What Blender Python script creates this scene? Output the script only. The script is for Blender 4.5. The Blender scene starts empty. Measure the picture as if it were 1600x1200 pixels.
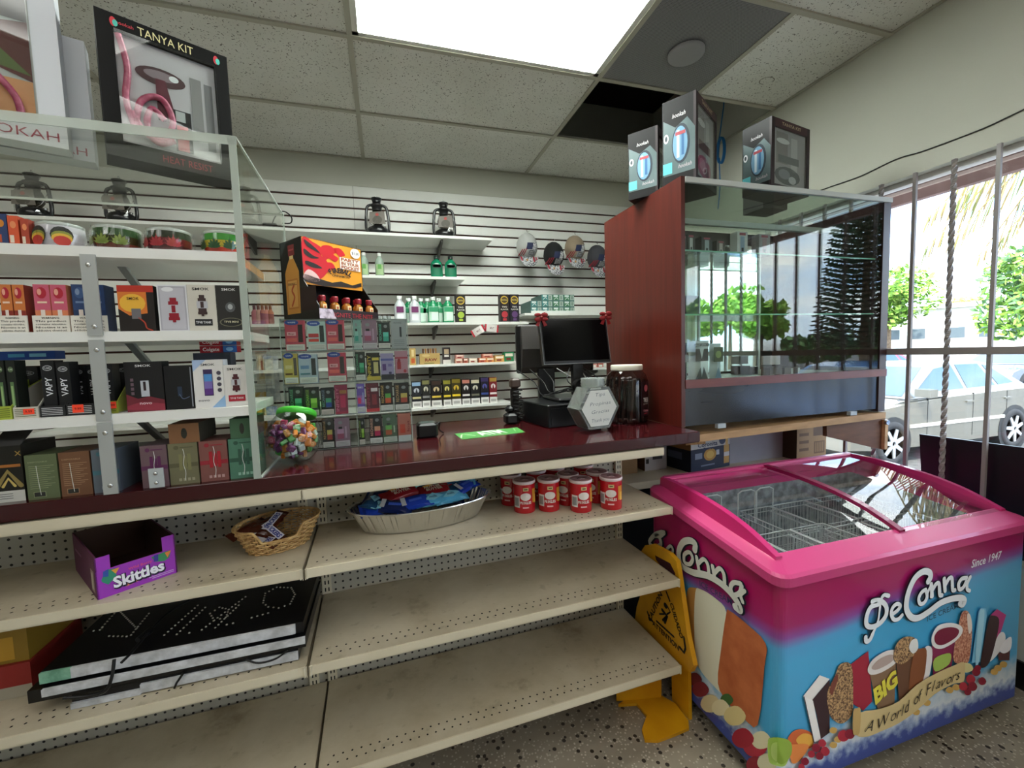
import bpy, math, random
from mathutils import Vector, Matrix
random.seed(7)
SC = bpy.context.scene
COL = SC.collection
# ---------------------------------------------------------------- camera
FPX = 663.08
YAW, PITCH, ROLL = -0.2878, 0.0716, -0.0311
CAM = Vector((0, 0, 1.32))
def _rot():
    a, b, c = YAW, PITCH, ROLL
    R0 = Matrix(((1, 0, 0), (0, 0, -1), (0, 1, 0)))
    Yw = Matrix(((math.cos(a), math.sin(a), 0), (-math.sin(a), math.cos(a), 0), (0, 0, 1)))
    P = Matrix(((1, 0, 0), (0, math.cos(b), -math.sin(b)), (0, math.sin(b), math.cos(b))))
    Rl = Matrix(((math.cos(c), -math.sin(c), 0), (math.sin(c), math.cos(c), 0), (0, 0, 1)))
    return Rl @ P @ R0 @ Yw
RC = _rot()
cd = bpy.data.cameras.new('camera'); cam = bpy.data.objects.new('camera', cd); COL.objects.link(cam)
cd.sensor_fit = 'HORIZONTAL'; cd.sensor_width = 36; cd.lens = FPX / 1600 * 36; cd.clip_start = 0.02; cd.clip_end = 500
r_, d_, f_ = RC[0], RC[1], RC[2]
cam.matrix_world = Matrix(((r_[0], -d_[0], -f_[0], CAM.x), (r_[1], -d_[1], -f_[1], CAM.y), (r_[2], -d_[2], -f_[2], CAM.z), (0, 0, 0, 1)))
SC.camera = cam
# ---------------------------------------------------------------- sky, sun, exposure
SC.view_settings.view_transform = 'Standard'; SC.view_settings.look = 'None'
SC.view_settings.gamma = 1; SC.view_settings.exposure = 1.45; SC.view_settings.use_curve_mapping = False
SKY = 3.4; LAMP = 15.0; BACKFILL = 2.4
wd = bpy.data.worlds.new('sky'); SC.world = wd; wd.use_nodes = True
nt = wd.node_tree; nt.nodes.clear()
out = nt.nodes.new('ShaderNodeOutputWorld'); bg = nt.nodes.new('ShaderNodeBackground'); bg.inputs['Strength'].default_value = SKY
tc = nt.nodes.new('ShaderNodeTexCoord'); mp = nt.nodes.new('ShaderNodeMapping'); mp.inputs['Scale'].default_value = (1.2, 1.2, 3.2)
nz = nt.nodes.new('ShaderNodeTexNoise'); nz.inputs['Scale'].default_value = 2.2; nz.inputs['Detail'].default_value = 8; nz.inputs['Roughness'].default_value = .55
rp = nt.nodes.new('ShaderNodeValToRGB'); rp.color_ramp.elements[0].position = .40; rp.color_ramp.elements[0].color = (.33, .52, .86, 1)
rp.color_ramp.elements[1].position = .60; rp.color_ramp.elements[1].color = (1.0, 1.0, 1.0, 1)
e = rp.color_ramp.elements.new(.5); e.color = (.66, .78, .95, 1)
sx = nt.nodes.new('ShaderNodeSeparateXYZ'); rz = nt.nodes.new('ShaderNodeValToRGB')
rz.color_ramp.elements[0].position = .49; rz.color_ramp.elements[0].color = (.25, .24, .22, 1)
rz.color_ramp.elements[1].position = .51; rz.color_ramp.elements[1].color = (1, 1, 1, 1)
ma = nt.nodes.new('ShaderNodeMath'); ma.operation = 'MULTIPLY_ADD'; ma.inputs[1].default_value = .5; ma.inputs[2].default_value = .5
mx = nt.nodes.new('ShaderNodeMix'); mx.data_type = 'RGBA'; mx.blend_type = 'MULTIPLY'; mx.inputs[0].default_value = 1
nt.links.new(tc.outputs['Generated'], mp.inputs[0]); nt.links.new(mp.outputs[0], nz.inputs['Vector']); nt.links.new(nz.outputs['Fac'], rp.inputs[0])
nt.links.new(tc.outputs['Generated'], sx.inputs[0]); nt.links.new(sx.outputs['Z'], ma.inputs[0]); nt.links.new(ma.outputs[0], rz.inputs[0])
nt.links.new(rp.outputs[0], mx.inputs[6]); nt.links.new(rz.outputs[0], mx.inputs[7]); nt.links.new(mx.outputs[2], bg.inputs['Color'])
nt.links.new(bg.outputs[0], out.inputs[0])
sd = bpy.data.lights.new('sun', 'SUN'); sd.energy = 3.2; sd.angle = .01; sd.color = (1, .95, .86)
so = bpy.data.objects.new('sun', sd); COL.objects.link(so)
so.rotation_euler = Vector((.50, .42, -.9)).to_track_quat('-Z', 'Y').to_euler()
# ---------------------------------------------------------------- helpers
def ray(x, y):
    return RC.transposed() @ Vector((x - 800, y - 600, FPX))
def on_z(x, y, z):
    r = ray(x, y); return CAM + r * ((z - CAM.z) / r.z)
def on_y(x, y, v):
    r = ray(x, y); return CAM + r * (v / r.y)
def on_x(x, y, v):
    r = ray(x, y); return CAM + r * (v / r.x)
def on_plane(x, y, p, n):
    r = ray(x, y); return CAM + r * ((Vector(p) - CAM).dot(n) / r.dot(n))
def lin(c):
    return c / 12.92 if c <= .04045 else ((c + .055) / 1.055) ** 2.4
def hexc(h):
    h = h.lstrip('#'); return tuple(lin(int(h[i:i + 2], 16) / 255) for i in (0, 2, 4)) + (1,)
MATS = {}
def mat(color='#888888', rough=.55, metal=0, trans=0, emit=0, alpha=1, ior=1.45, spec=.5, coat=0, name=None):
    key = (color, rough, metal, trans, emit, alpha, ior, spec, coat)
    if key in MATS: return MATS[key]
    m = bpy.data.materials.new(name or 'paint_' + color.lstrip('#')); m.use_nodes = True
    b = m.node_tree.nodes['Principled BSDF']; c = hexc(color) if isinstance(color, str) else tuple(color) + (1,)
    b.inputs['Base Color'].default_value = c; b.inputs['Roughness'].default_value = rough; b.inputs['Metallic'].default_value = metal
    b.inputs['Transmission Weight'].default_value = trans; b.inputs['IOR'].default_value = ior; b.inputs['Alpha'].default_value = alpha
    b.inputs['Specular IOR Level'].default_value = spec; b.inputs['Coat Weight'].default_value = coat
    if emit: b.inputs['Emission Color'].default_value = c; b.inputs['Emission Strength'].default_value = emit
    MATS[key] = m; return m
def nodes(name, rough=.5, metal=0, **kw):
    m = bpy.data.materials.new(name); m.use_nodes = True; t = m.node_tree; b = t.nodes['Principled BSDF']
    b.inputs['Roughness'].default_value = rough; b.inputs['Metallic'].default_value = metal
    return m, t, b
def N(t, typ, **kw):
    n = t.nodes.new('ShaderNode' + typ)
    for k, v in kw.items():
        if k.startswith('i_'): n.inputs[k[2:].replace('_', ' ')].default_value = v
        else: setattr(n, k, v)
    return n
def ramp(t, src, stops):
    r = t.nodes.new('ShaderNodeValToRGB'); el = r.color_ramp.elements
    while len(el) > 1: el.remove(el[-1])
    el[0].position = stops[0][0]; el[0].color = hexc(stops[0][1])
    for p, c in stops[1:]:
        q = el.new(p); q.color = hexc(c)
    t.links.new(src, r.inputs[0]); return r.outputs[0]
def coords(t, scale=(1, 1, 1), kind='Object', rot=(0, 0, 0)):
    a = t.nodes.new('ShaderNodeTexCoord'); m = t.nodes.new('ShaderNodeMapping'); m.inputs['Scale'].default_value = scale; m.inputs['Rotation'].default_value = rot
    t.links.new(a.outputs[kind], m.inputs[0]); return m.outputs[0]
def bump(t, b, h, s=.3, d=.01):
    n = t.nodes.new('ShaderNodeBump'); n.inputs['Strength'].default_value = s; n.inputs['Distance'].default_value = d
    t.links.new(h, n.inputs['Height']); t.links.new(n.outputs[0], b.inputs['Normal'])
def noisy(name, c1, c2, scale=8, rough=.5, lo=.35, hi=.65, stretch=(1, 1, 1), detail=6, b_=0, coat=0, metal=0):
    m, t, b = nodes(name, rough, metal)
    v = coords(t, stretch); n = N(t, 'TexNoise', i_Scale=scale, i_Detail=detail); t.links.new(v, n.inputs['Vector'])
    t.links.new(ramp(t, n.outputs['Fac'], [(lo, c1), (hi, c2)]), b.inputs['Base Color'])
    if b_: bump(t, b, n.outputs['Fac'], b_, .004)
    b.inputs['Coat Weight'].default_value = coat
    return m
TXT = {}
def glyphs(s, bold=0.0, shear=0.0, res=2):
    k = (s, bold, shear, res)
    if k in TXT: return TXT[k]
    cu = bpy.data.curves.new('t', 'FONT'); cu.body = s; cu.size = 1; cu.resolution_u = res; cu.offset = bold; cu.shear = shear
    o = bpy.data.objects.new('t', cu); me = o.to_mesh()
    vs = [(v.co.x, v.co.y) for v in me.vertices]; fs = [tuple(p.vertices) for p in me.polygons]
    o.to_mesh_clear(); bpy.data.objects.remove(o); bpy.data.curves.remove(cu)
    TXT[k] = (vs, fs); return TXT[k]
def smooth_line(pts, n=6, closed=False):
    out = []; P = [Vector(p) for p in pts]; L = len(P)
    rng = range(L if closed else L - 1)
    for i in rng:
        g = (lambda k: P[k % L]) if closed else (lambda k: P[max(0, min(L - 1, k))])
        p0, p1, p2, p3 = g(i - 1), g(i), g(i + 1), g(i + 2)
        for j in range(n):
            t = j / n
            out.append(.5 * ((2 * p1) + (p2 - p0) * t + (2 * p0 - 5 * p1 + 4 * p2 - p3) * t * t + (3 * p1 - p0 - 3 * p2 + p3) * t ** 3))
    if not closed: out.append(P[-1])
    return out
class MB:
    def __init__(s): s.v = []; s.f = []; s.m = []; s.mi = []; s.sm = []
    def _mi(s, m):
        if m not in s.m: s.m.append(m)
        return s.m.index(m)
    def add(s, vs, fs, m, smooth=False):
        if isinstance(m, str): m = mat(m)
        b = len(s.v); s.v += [Vector(v) for v in vs]; k = s._mi(m)
        for f in fs: s.f.append(tuple(i + b for i in f)); s.mi.append(k); s.sm.append(smooth)
    def poly(s, pts, m): s.add(pts, [tuple(range(len(pts)))], m)
    def hexa(s, c8, m): # bottom 4 ccw, top 4 ccw
        s.add(c8, [(3, 2, 1, 0), (4, 5, 6, 7), (0, 1, 5, 4), (1, 2, 6, 5), (2, 3, 7, 6), (3, 0, 4, 7)], m)
    def box(s, x0, x1, y0, y1, z0, z1, m, fr=None, ch=0):
        w = fr.w if fr else (lambda a, b, c: Vector((a, b, c)))
        if ch:
            # chamfered vertical and top edges
            lo = [(x0 + ch, y0), (x1 - ch, y0), (x1, y0 + ch), (x1, y1 - ch), (x1 - ch, y1), (x0 + ch, y1), (x0, y1 - ch), (x0, y0 + ch)]
            cx, cy = (x0 + x1) / 2, (y0 + y1) / 2
            def ins(p): return (p[0] + (ch if p[0] < cx else -ch), p[1] + (ch if p[1] < cy else -ch))
            li = [ins(p) for p in lo]
            rings = [[w(a, b, z0) for a, b in li], [w(a, b, z0 + ch) for a, b in lo], [w(a, b, z1 - ch) for a, b in lo], [w(a, b, z1) for a, b in li]]
            vs = sum(rings, []); fs = [tuple(range(7, -1, -1)), tuple(range(24, 32))]
            for k in range(3):
                for i in range(8): j = (i + 1) % 8; fs.append((k * 8 + i, k * 8 + j, k * 8 + 8 + j, k * 8 + 8 + i))
            s.add(vs, fs, m); return
        s.hexa([w(x0, y0, z0), w(x1, y0, z0), w(x1, y1, z0), w(x0, y1, z0), w(x0, y0, z1), w(x1, y0, z1), w(x1, y1, z1), w(x0, y1, z1)], m)
    def prism(s, pts, ext, m):  # pts: 3d polygon, ext: vector
        n = len(pts); pts = [Vector(p) for p in pts]; ext = Vector(ext)
        nrm = Vector((0, 0, 0))
        for i in range(n): nrm += pts[i].cross(pts[(i + 1) % n])
        if nrm.dot(ext) > 0: pts = pts[::-1]
        vs = pts + [p + ext for p in pts]
        s.add(vs, [tuple(range(n)), tuple(range(2 * n - 1, n - 1, -1))] + [(i, i + n, (i + 1) % n + n, (i + 1) % n) for i in range(n)], m)
    def ring(s, c, ax, r, seg, start=0):
        ax = Vector(ax).normalized(); a = ax.orthogonal().normalized() if abs(ax.z) < .999 else Vector((1, 0, 0)); b = ax.cross(a)
        return [Vector(c) + (a * math.cos(start + 2 * math.pi * i / seg) + b * math.sin(start + 2 * math.pi * i / seg)) * r for i in range(seg)]
    def cyl(s, p0, p1, r, m, r1=None, seg=16, caps=True, smooth=True):
        p0, p1 = Vector(p0), Vector(p1); ax = p1 - p0; r1 = r if r1 is None else r1
        A = s.ring(p0, ax, r, seg); B = s.ring(p1, ax, r1, seg)
        s.add(A + B, [(i, (i + 1) % seg, (i + 1) % seg + seg, i + seg) for i in range(seg)], m, smooth)
        if caps: s.poly(A[::-1], m); s.poly(B, m)
    def lathe(s, prof, c, m, seg=24, ax=(0, 0, 1), smooth=True, sx=1, sy=1, caps=True):
        c = Vector(c); ax = Vector(ax).normalized(); rings = []
        for r, z in prof:
            rg = s.ring((0, 0, 0), ax, max(r, 1e-5), seg)
            rings.append([c + ax * z + Vector((p.x * sx, p.y * sy, p.z)) for p in rg])
        vs = sum(rings, []); fs = []
        for k in range(len(prof) - 1):
            for i in range(seg): j = (i + 1) % seg; fs.append((k * seg + i, k * seg + j, k * seg + seg + j, k * seg + seg + i))
        s.add(vs, fs, m, smooth)
        if caps:
            if prof[0][0] > 1e-4: s.poly(rings[0][::-1], m)
            if prof[-1][0] > 1e-4: s.poly(rings[-1], m)
    def tube(s, path, r, m, seg=8, closed=False, smooth=True):
        P = [Vector(p) for p in path]; n = len(P); rings = []; prev = None
        for i in range(n):
            if closed: t = P[(i + 1) % n] - P[i - 1]
            else: t = P[min(n - 1, i + 1)] - P[max(0, i - 1)]
            if t.length < 1e-9: t = Vector((0, 0, 1))
            t.normalize()
            if prev is None: a = t.orthogonal().normalized()
            else: a = (prev - t * prev.dot(t)); a = a.normalized() if a.length > 1e-6 else t.orthogonal().normalized()
            prev = a; b = t.cross(a); rr = r[i] if isinstance(r, (list, tuple)) else r
            rings += [P[i] + (a * math.cos(2 * math.pi * k / seg) + b * math.sin(2 * math.pi * k / seg)) * rr for k in range(seg)]
        fs = []
        for i in range(n if closed else n - 1):
            for k in range(seg):
                j = (k + 1) % seg; q = ((i + 1) % n) * seg; fs.append((i * seg + k, i * seg + j, q + j, q + k))
        s.add(rings, fs, m, smooth)
        if not closed: s.poly(rings[:seg][::-1], m); s.poly(rings[-seg:], m)
    def ball(s, c, r, m, seg=12, sc=(1, 1, 1)):
        vs = []; fs = []; rows = seg // 2
        for i in range(rows + 1):
            th = math.pi * i / rows
            for j in range(seg):
                ph = 2 * math.pi * j / seg
                vs.append(Vector(c) + Vector((r * math.sin(th) * math.cos(ph) * sc[0], r * math.sin(th) * math.sin(ph) * sc[1], -r * math.cos(th) * sc[2])))
        for i in range(rows):
            for j in range(seg): k = (j + 1) % seg; fs.append((i * seg + j, i * seg + k, (i + 1) * seg + k, (i + 1) * seg + j))
        s.add(vs, fs, m, True)
    def build(s, name, parent=None, loc=None, label=None, cat=None, group=None, kind=None):
        me = bpy.data.meshes.new(name); L = Vector(loc) if loc is not None else Vector((0, 0, 0))
        if parent is not None and loc is None: L = parent.location.copy() if parent.parent is None else (parent.parent.location + parent.location if parent.type != 'EMPTY' or parent.parent else parent.location).copy()
        me.from_pydata([v - L for v in s.v], [], s.f)
        for m in s.m: me.materials.append(m)
        me.polygons.foreach_set('material_index', s.mi); me.polygons.foreach_set('use_smooth', s.sm); me.update()
        o = bpy.data.objects.new(name, me); COL.objects.link(o)
        if parent is not None: o.parent = parent; o.location = L - wloc(parent)
        else: o.location = L
        return tag(o, label, cat, group, kind)
def wloc(o):
    p = o.location.copy()
    while o.parent: o = o.parent; p += o.location
    return p
def tag(o, label=None, cat=None, group=None, kind=None):
    if label: o['label'] = label
    if cat: o['category'] = cat
    if group: o['group'] = group
    if kind: o['kind'] = kind
    return o
def thing(name, loc, label, cat, group=None, kind=None):
    o = bpy.data.objects.new(name, None); COL.objects.link(o); o.location = Vector(loc); o.empty_display_size = .05
    return tag(o, label, cat, group, kind)
def copy_tree(o, parent=None, loc=None):
    c = o.copy(); COL.objects.link(c); c.parent = parent
    if loc is not None: c.location = loc
    for ch in [x for x in list(bpy.data.objects) if x.parent is o]: copy_tree(ch, c)
    return c
class Fr:
    def __init__(s, ang, o=(0, 0, 0)): s.a = ang; s.U = Vector((math.cos(ang), math.sin(ang), 0)); s.V = Vector((-math.sin(ang), math.cos(ang), 0)); s.o = Vector(o)
    def w(s, u, v, z): return s.o + s.U * u + s.V * v + Vector((0, 0, z))
    def uv(s, P): P = P - s.o; return P.dot(s.U), P.dot(s.V)
    def hit(s, px, py, v):
        P = on_plane(px, py, s.w(0, v, 0), s.V); return (P - s.o).dot(s.U), P.z
    def span(s, xl, xr, yt, yb, v):
        ym = (yt + yb) / 2; xm = (xl + xr) / 2
        return s.hit(xl, ym, v)[0], s.hit(xr, ym, v)[0], s.hit(xm, yb, v)[1], s.hit(xm, yt, v)[1]
G = Fr(.0287); A0 = Fr(0)
class D:
    """printed marks on one flat face: origin, right, up in metres; marks sit a hair above it"""
    def __init__(s, mb, o, u, v, w=1, h=1, eps=.0004): s.mb = mb; s.o = Vector(o); s.u = Vector(u).normalized(); s.v = Vector(v).normalized(); s.n = s.u.cross(s.v); s.w = w; s.h = h; s.e = eps
    def P(s, x, y, l=1): return s.o + s.u * (x * s.w) + s.v * (y * s.h) + s.n * (s.e * l)
    def rect(s, x0, y0, x1, y1, c, l=1): s.mb.poly([s.P(x0, y0, l), s.P(x1, y0, l), s.P(x1, y1, l), s.P(x0, y1, l)], c)
    def poly(s, pts, c, l=1): 
        ar = sum(pts[i][0] * pts[(i + 1) % len(pts)][1] - pts[(i + 1) % len(pts)][0] * pts[i][1] for i in range(len(pts)))
        if ar < 0: pts = pts[::-1]
        s.mb.poly([s.P(x, y, l) for x, y in pts], c)
    def ell(s, cx, cy, rx, ry, c, l=1, seg=14): s.poly([(cx + rx * math.cos(2 * math.pi * i / seg), cy + ry * math.sin(2 * math.pi * i / seg)) for i in range(seg)], c, l)
    def text(s, t, x, y, h, c, l=2, w=None, bold=.012, align='C', vert=False, shear=0, rot=0, res=2):
        """h = height of capitals and w = total width, as shares of the face; x, y = middle of the line"""
        vs, fs = glyphs(t, bold, shear, res)
        if not vs: return
        x0 = min(a for a, b in vs); x1 = max(a for a, b in vs)
        ky = h * s.h / .70; kx = (w * s.w / (x1 - x0)) if w else ky
        if vert: ky = h * s.w / .70; kx = (w * s.h / (x1 - x0)) if w else ky
        off = {'C': (x0 + x1) / 2, 'L': x0, 'R': x1}[align]; out = []
        cr, sr = math.cos(rot), math.sin(rot)
        for a, b in vs:
            p, q = (a - off) * kx, (b - .35) * ky
            if vert: p, q = -q, p
            p, q = p * cr - q * sr, p * sr + q * cr
            out.append(s.o + s.u * (x * s.w + p) + s.v * (y * s.h + q) + s.n * (s.e * l))
        s.mb.add(out, fs, c)
    def stroke(s, pts, wd, c, l=2, n=5, closed=False, smooth=True):
        """ribbon of width wd (metres) through pts given as face shares"""
        P = [Vector((a * s.w, b * s.h, 0)) for a, b in pts]
        P = smooth_line(P, n, closed) if smooth else P
        L, R = [], []; m = len(P)
        for i in range(m):
            t = (P[(i + 1) % m] - P[i - 1]) if closed else (P[min(m - 1, i + 1)] - P[max(0, i - 1)])
            t = t.normalized() if t.length > 1e-9 else Vector((1, 0, 0)); q = Vector((-t.y, t.x, 0)); k = wd[min(len(wd) - 1, int(i / max(1, m - 1) * (len(wd) - 1) + .5))] if isinstance(wd, (list, tuple)) else wd
            L.append(P[i] + q * k / 2); R.append(P[i] - q * k / 2)
        vs = [s.o + s.u * p.x + s.v * p.y + s.n * (s.e * l) for p in L + R]
        s.mb.add(vs, [(i, i + m, (i + 1) % m + m, (i + 1) % m) for i in range(m if closed else m - 1)], c)
        if not closed:
            for e_, d_ in ((0, .08), (m - 1, .16)):
                k = (L[e_] - R[e_]).length / 2
                cc = P[e_]; s.mb.poly([s.n * (s.e * d_) + s.o + s.u * (cc.x + k * math.cos(a * math.pi / 5)) + s.v * (cc.y + k * math.sin(a * math.pi / 5)) + s.n * (s.e * l) for a in range(10)], c)
    def px(s, x, y):
        P = on_plane(x, y, s.o, s.n) - s.o; return P.dot(s.u) / s.w, P.dot(s.v) / s.h
    def trace(s, pts, ox, oy, k): return [s.px(ox + a / k, oy + b / k) for a, b in pts]
def pbox(u0, u1, v0, v1, z0, z1, base, fr=G, front=None, top=None, right=None, left=None, side=None, topc=None, mb=None):
    """a printed carton as one mesh; front/top/right/left draw on that face"""
    b = mb or MB(); b.box(u0, u1, v0, v1, z0, z1, base, fr)
    if side:
        D(b, fr.w(u1, v0, z0), fr.V, (0, 0, 1), v1 - v0, z1 - z0).rect(0, 0, 1, 1, side, .5)
        D(b, fr.w(u0, v1, z0), -fr.V, (0, 0, 1), v1 - v0, z1 - z0).rect(0, 0, 1, 1, side, .5)
    if topc: D(b, fr.w(u0, v0, z1), fr.U, fr.V, u1 - u0, v1 - v0).rect(0, 0, 1, 1, topc, .5)
    if front: front(D(b, fr.w(u0, v0, z0), fr.U, (0, 0, 1), u1 - u0, z1 - z0))
    if right: right(D(b, fr.w(u1, v0, z0), fr.V, (0, 0, 1), v1 - v0, z1 - z0))
    if left: left(D(b, fr.w(u0, v1, z0), -fr.V, (0, 0, 1), v1 - v0, z1 - z0))
    if top: top(D(b, fr.w(u0, v0, z1), fr.U, fr.V, u1 - u0, v1 - v0))
    return b
def base_of(u0, u1, v0, v1, z0, fr=G): return fr.w((u0 + u1) / 2, (v0 + v1) / 2, z0)
ORD = ['first', 'second', 'third', 'fourth', 'fifth', 'sixth', 'seventh', 'eighth', 'ninth', 'tenth', 'eleventh', 'twelfth']
# ---------------------------------------------------------------- shared materials
BEIGE = noisy('beige_shelf_enamel', '#c3b79c', '#d3c9b2', 3.5, .38, .3, .7, b_=.02)
CREAM = mat('#cfc6b0', .4, name='cream_shelf_enamel'); HOLE = mat('#15120f', .9, name='dark_hole')
WHITE = mat('#e6e6e2', .45, name='white_laminate'); SLATC = noisy('slatwall_board', '#dcdcd5', '#e4e4de', 2.0, .42, .3, .7)
MAHOG = noisy('mahogany_laminate', '#3e1213', '#5a1d1a', 5, .16, .3, .7, (1, 1, 14), coat=.3)
MAHOGH = noisy('mahogany_counter', '#2a0a0c', '#431316', 5, .13, .3, .7, (1, 12, 1), coat=.12)
MAHOGH.node_tree.nodes['Principled BSDF'].inputs['Specular IOR Level'].default_value = .38
PANELW = noisy('red_brown_panel', '#43140d', '#571d13', 5, .35, .3, .7, (10, 10, .6))
CLEAR = mat('#ffffff', .02, trans=1, ior=1.49, name='clear_acrylic'); 
EDGE = mat('#c9d2c9', .25, alpha=.55, name='acrylic_edge')
CHROME = mat('#c8c8c8', .2, metal=1, name='chrome'); BLACKP = mat('#0d0d0e', .38, name='black_plastic'); BLACKG = mat('#0a0a0b', .12, name='gloss_black')
CARD = noisy('brown_cardboard', '#8a6a48', '#9c7b57', 6, .8)
def thin_glass(name, tint='#ffffff', refl=1.0):
    m = bpy.data.materials.new(name); m.use_nodes = True; t = m.node_tree; t.nodes.clear()
    o = N(t, 'OutputMaterial'); tr = N(t, 'BsdfTransparent'); gl = N(t, 'BsdfGlossy'); fr = N(t, 'Fresnel'); mx = N(t, 'MixShader')
    tr.inputs[0].default_value = hexc(tint); gl.inputs['Roughness'].default_value = .01; fr.inputs['IOR'].default_value = 1.5
    ge = N(t, 'NewGeometry'); mi = N(t, 'MapRange'); mi.inputs['To Min'].default_value = 1.5; mi.inputs['To Max'].default_value = 1 / 1.5
    t.links.new(ge.outputs['Backfacing'], mi.inputs[0]); t.links.new(mi.outputs[0], fr.inputs['IOR'])
    mu = N(t, 'Math', operation='MULTIPLY'); mu.inputs[1].default_value = refl; t.links.new(fr.outputs[0], mu.inputs[0])
    t.links.new(mu.outputs[0], mx.inputs[0]); t.links.new(tr.outputs[0], mx.inputs[1]); t.links.new(gl.outputs[0], mx.inputs[2]); t.links.new(mx.outputs[0], o.inputs[0])
    return m
GLASS = thin_glass('sheet_glass', '#f4faf6', 1.0); ACRYL = thin_glass('acrylic_sheet', '#f4f6f2', .7); PLASTIC = thin_glass('clear_plastic', '#f4f7f6', .8)
WINGLASS = thin_glass('window_glass', '#fbfdfc', 1.0)
# ================================================================ room shell
FZ, CZ = -0.05, 2.738; XW, YW = 2.324, 3.298; XL, YF = -3.2, -3.5
m, t, b = nodes('terrazzo', .28)
v = coords(t, (1, 1, 1)); vo = N(t, 'TexVoronoi', i_Scale=42); t.links.new(v, vo.inputs['Vector'])
v2 = N(t, 'TexVoronoi', i_Scale=95); t.links.new(v, v2.inputs['Vector'])
nz2 = N(t, 'TexNoise', i_Scale=5, i_Detail=5); t.links.new(v, nz2.inputs['Vector'])
c1 = ramp(t, nz2.outputs['Fac'], [(.3, '#857b6c'), (.7, '#9c9282')])
def chip(src, base, lo, col, dist, thr):
    a = N(t, 'Math', operation='LESS_THAN'); a.inputs[1].default_value = thr; t.links.new(dist, a.inputs[0])
    s_ = N(t, 'SeparateColor'); t.links.new(src, s_.inputs[0]); q = N(t, 'Math', operation='GREATER_THAN'); q.inputs[1].default_value = lo; t.links.new(s_.outputs[0], q.inputs[0])
    k = N(t, 'Math', operation='MULTIPLY'); t.links.new(a.outputs[0], k.inputs[0]); t.links.new(q.outputs[0], k.inputs[1])
    x_ = N(t, 'Mix', data_type='RGBA'); t.links.new(k.outputs[0], x_.inputs[0]); t.links.new(base, x_.inputs[6]); x_.inputs[7].default_value = hexc(col); return x_.outputs[2]
c2 = chip(v2.outputs['Color'], c1, .45, '#b8ae9e', v2.outputs['Distance'], .33)
c3 = chip(vo.outputs['Color'], c2, .55, '#38302a', vo.outputs['Distance'], .30)
t.links.new(c3, b.inputs['Base Color']); TERR = m
m, t, b = nodes('ceiling_tile', .95)
v = coords(t); a = N(t, 'TexNoise', i_Scale=130, i_Detail=2); t.links.new(v, a.inputs['Vector'])
big = N(t, 'TexNoise', i_Scale=2.5, i_Detail=3); t.links.new(v, big.inputs['Vector'])
base = ramp(t, big.outputs['Fac'], [(.35, '#d3d2ca'), (.65, '#dfded8')])
th = N(t, 'MapRange'); th.inputs['From Min'].default_value = .64; th.inputs['From Max'].default_value = .67; t.links.new(a.outputs['Fac'], th.inputs[0])
mxx = N(t, 'Mix', data_type='RGBA'); t.links.new(th.outputs[0], mxx.inputs[0]); t.links.new(base, mxx.inputs[6]); mxx.inputs[7].default_value = hexc('#57534a')
t.links.new(mxx.outputs[2], b.inputs['Base Color']); bump(t, b, a.outputs['Fac'], .25, .003); TILE = m
WALLP = noisy('wall_paint', '#b9b9ac', '#c1c1b5', 1.2, .7, .3, .7, b_=.0)
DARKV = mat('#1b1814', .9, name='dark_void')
o = MB(); o.box(XL - .1, XW + .15, YF - .1, YW + .15, FZ - .1, FZ, TERR); o.build('floor', kind='structure')
# ceiling: tiles, tees, dark plenum above
T = .6096; GX, GY = -.0792, 2.086
o = MB()
xs = [XL] + [GX + 2 * T * k for k in range(-2, 2)] + [XW]
ys = [YF] + [GY + T * k for k in range(-9, 2)] + [YW]
for i in range(len(xs) - 1):
    for j in range(len(ys) - 1):
        x0, x1, y0, y1 = xs[i], xs[i + 1], ys[j], ys[j + 1]
        if abs(x0 - GX) < .01 and abs(y0 - (GY - T)) < .01: continue        # light
        if abs(x0 - (GX + 2 * T)) < .01 and abs(y0 - GY) < .01: continue   # open bay
        if abs(x0 - (GX + 2 * T)) < .01 and abs(y0 - (GY - T)) < .01: x0 = GX + 3 * T
        o.box(x0 + .004, x1 - .004, y0 + .004, y1 - .004, CZ + .004, CZ + .018, TILE)
cl = o.build('ceiling', kind='structure')
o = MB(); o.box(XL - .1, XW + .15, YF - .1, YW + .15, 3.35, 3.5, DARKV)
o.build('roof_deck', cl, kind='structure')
TEE = mat('#aaa697', .5, name='grid_tee')
o = MB()
for x in xs[1:-1]: o.box(x - .012, x + .012, YF, YW, CZ - .004, CZ + .004, TEE)
for y in ys[1:-1]: o.box(XL, XW, y - .012, y + .012, CZ - .0045, CZ + .0035, TEE)
o.box(GX + 3 * T - .012, GX + 3 * T + .012, GY - T, GY, CZ - .003, CZ + .003, TEE)
for a_ in ((XL, XW, YW - .02, YW), (XL, XW, YF, YF + .02), (XL, XL + .02, YF, YW), (XW - .02, XW, YF, YW)): o.box(*a_, CZ - .003, CZ + .001, TEE)
o.build('trim_1', kind='structure')
o = MB(); o.ell = None
d = D(o, (0, 0, CZ + .003), (1, 0, 0), (0, -1, 0)); p = on_z(1198, 127, CZ)
d.stroke([(p.x + .04 * math.cos(k), -p.y + .03 * math.sin(k)) for k in [i * .7 for i in range(8)]], .004, mat('#6f6a60', .9)); o.build('ceiling_mark', cl, kind='structure')
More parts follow.
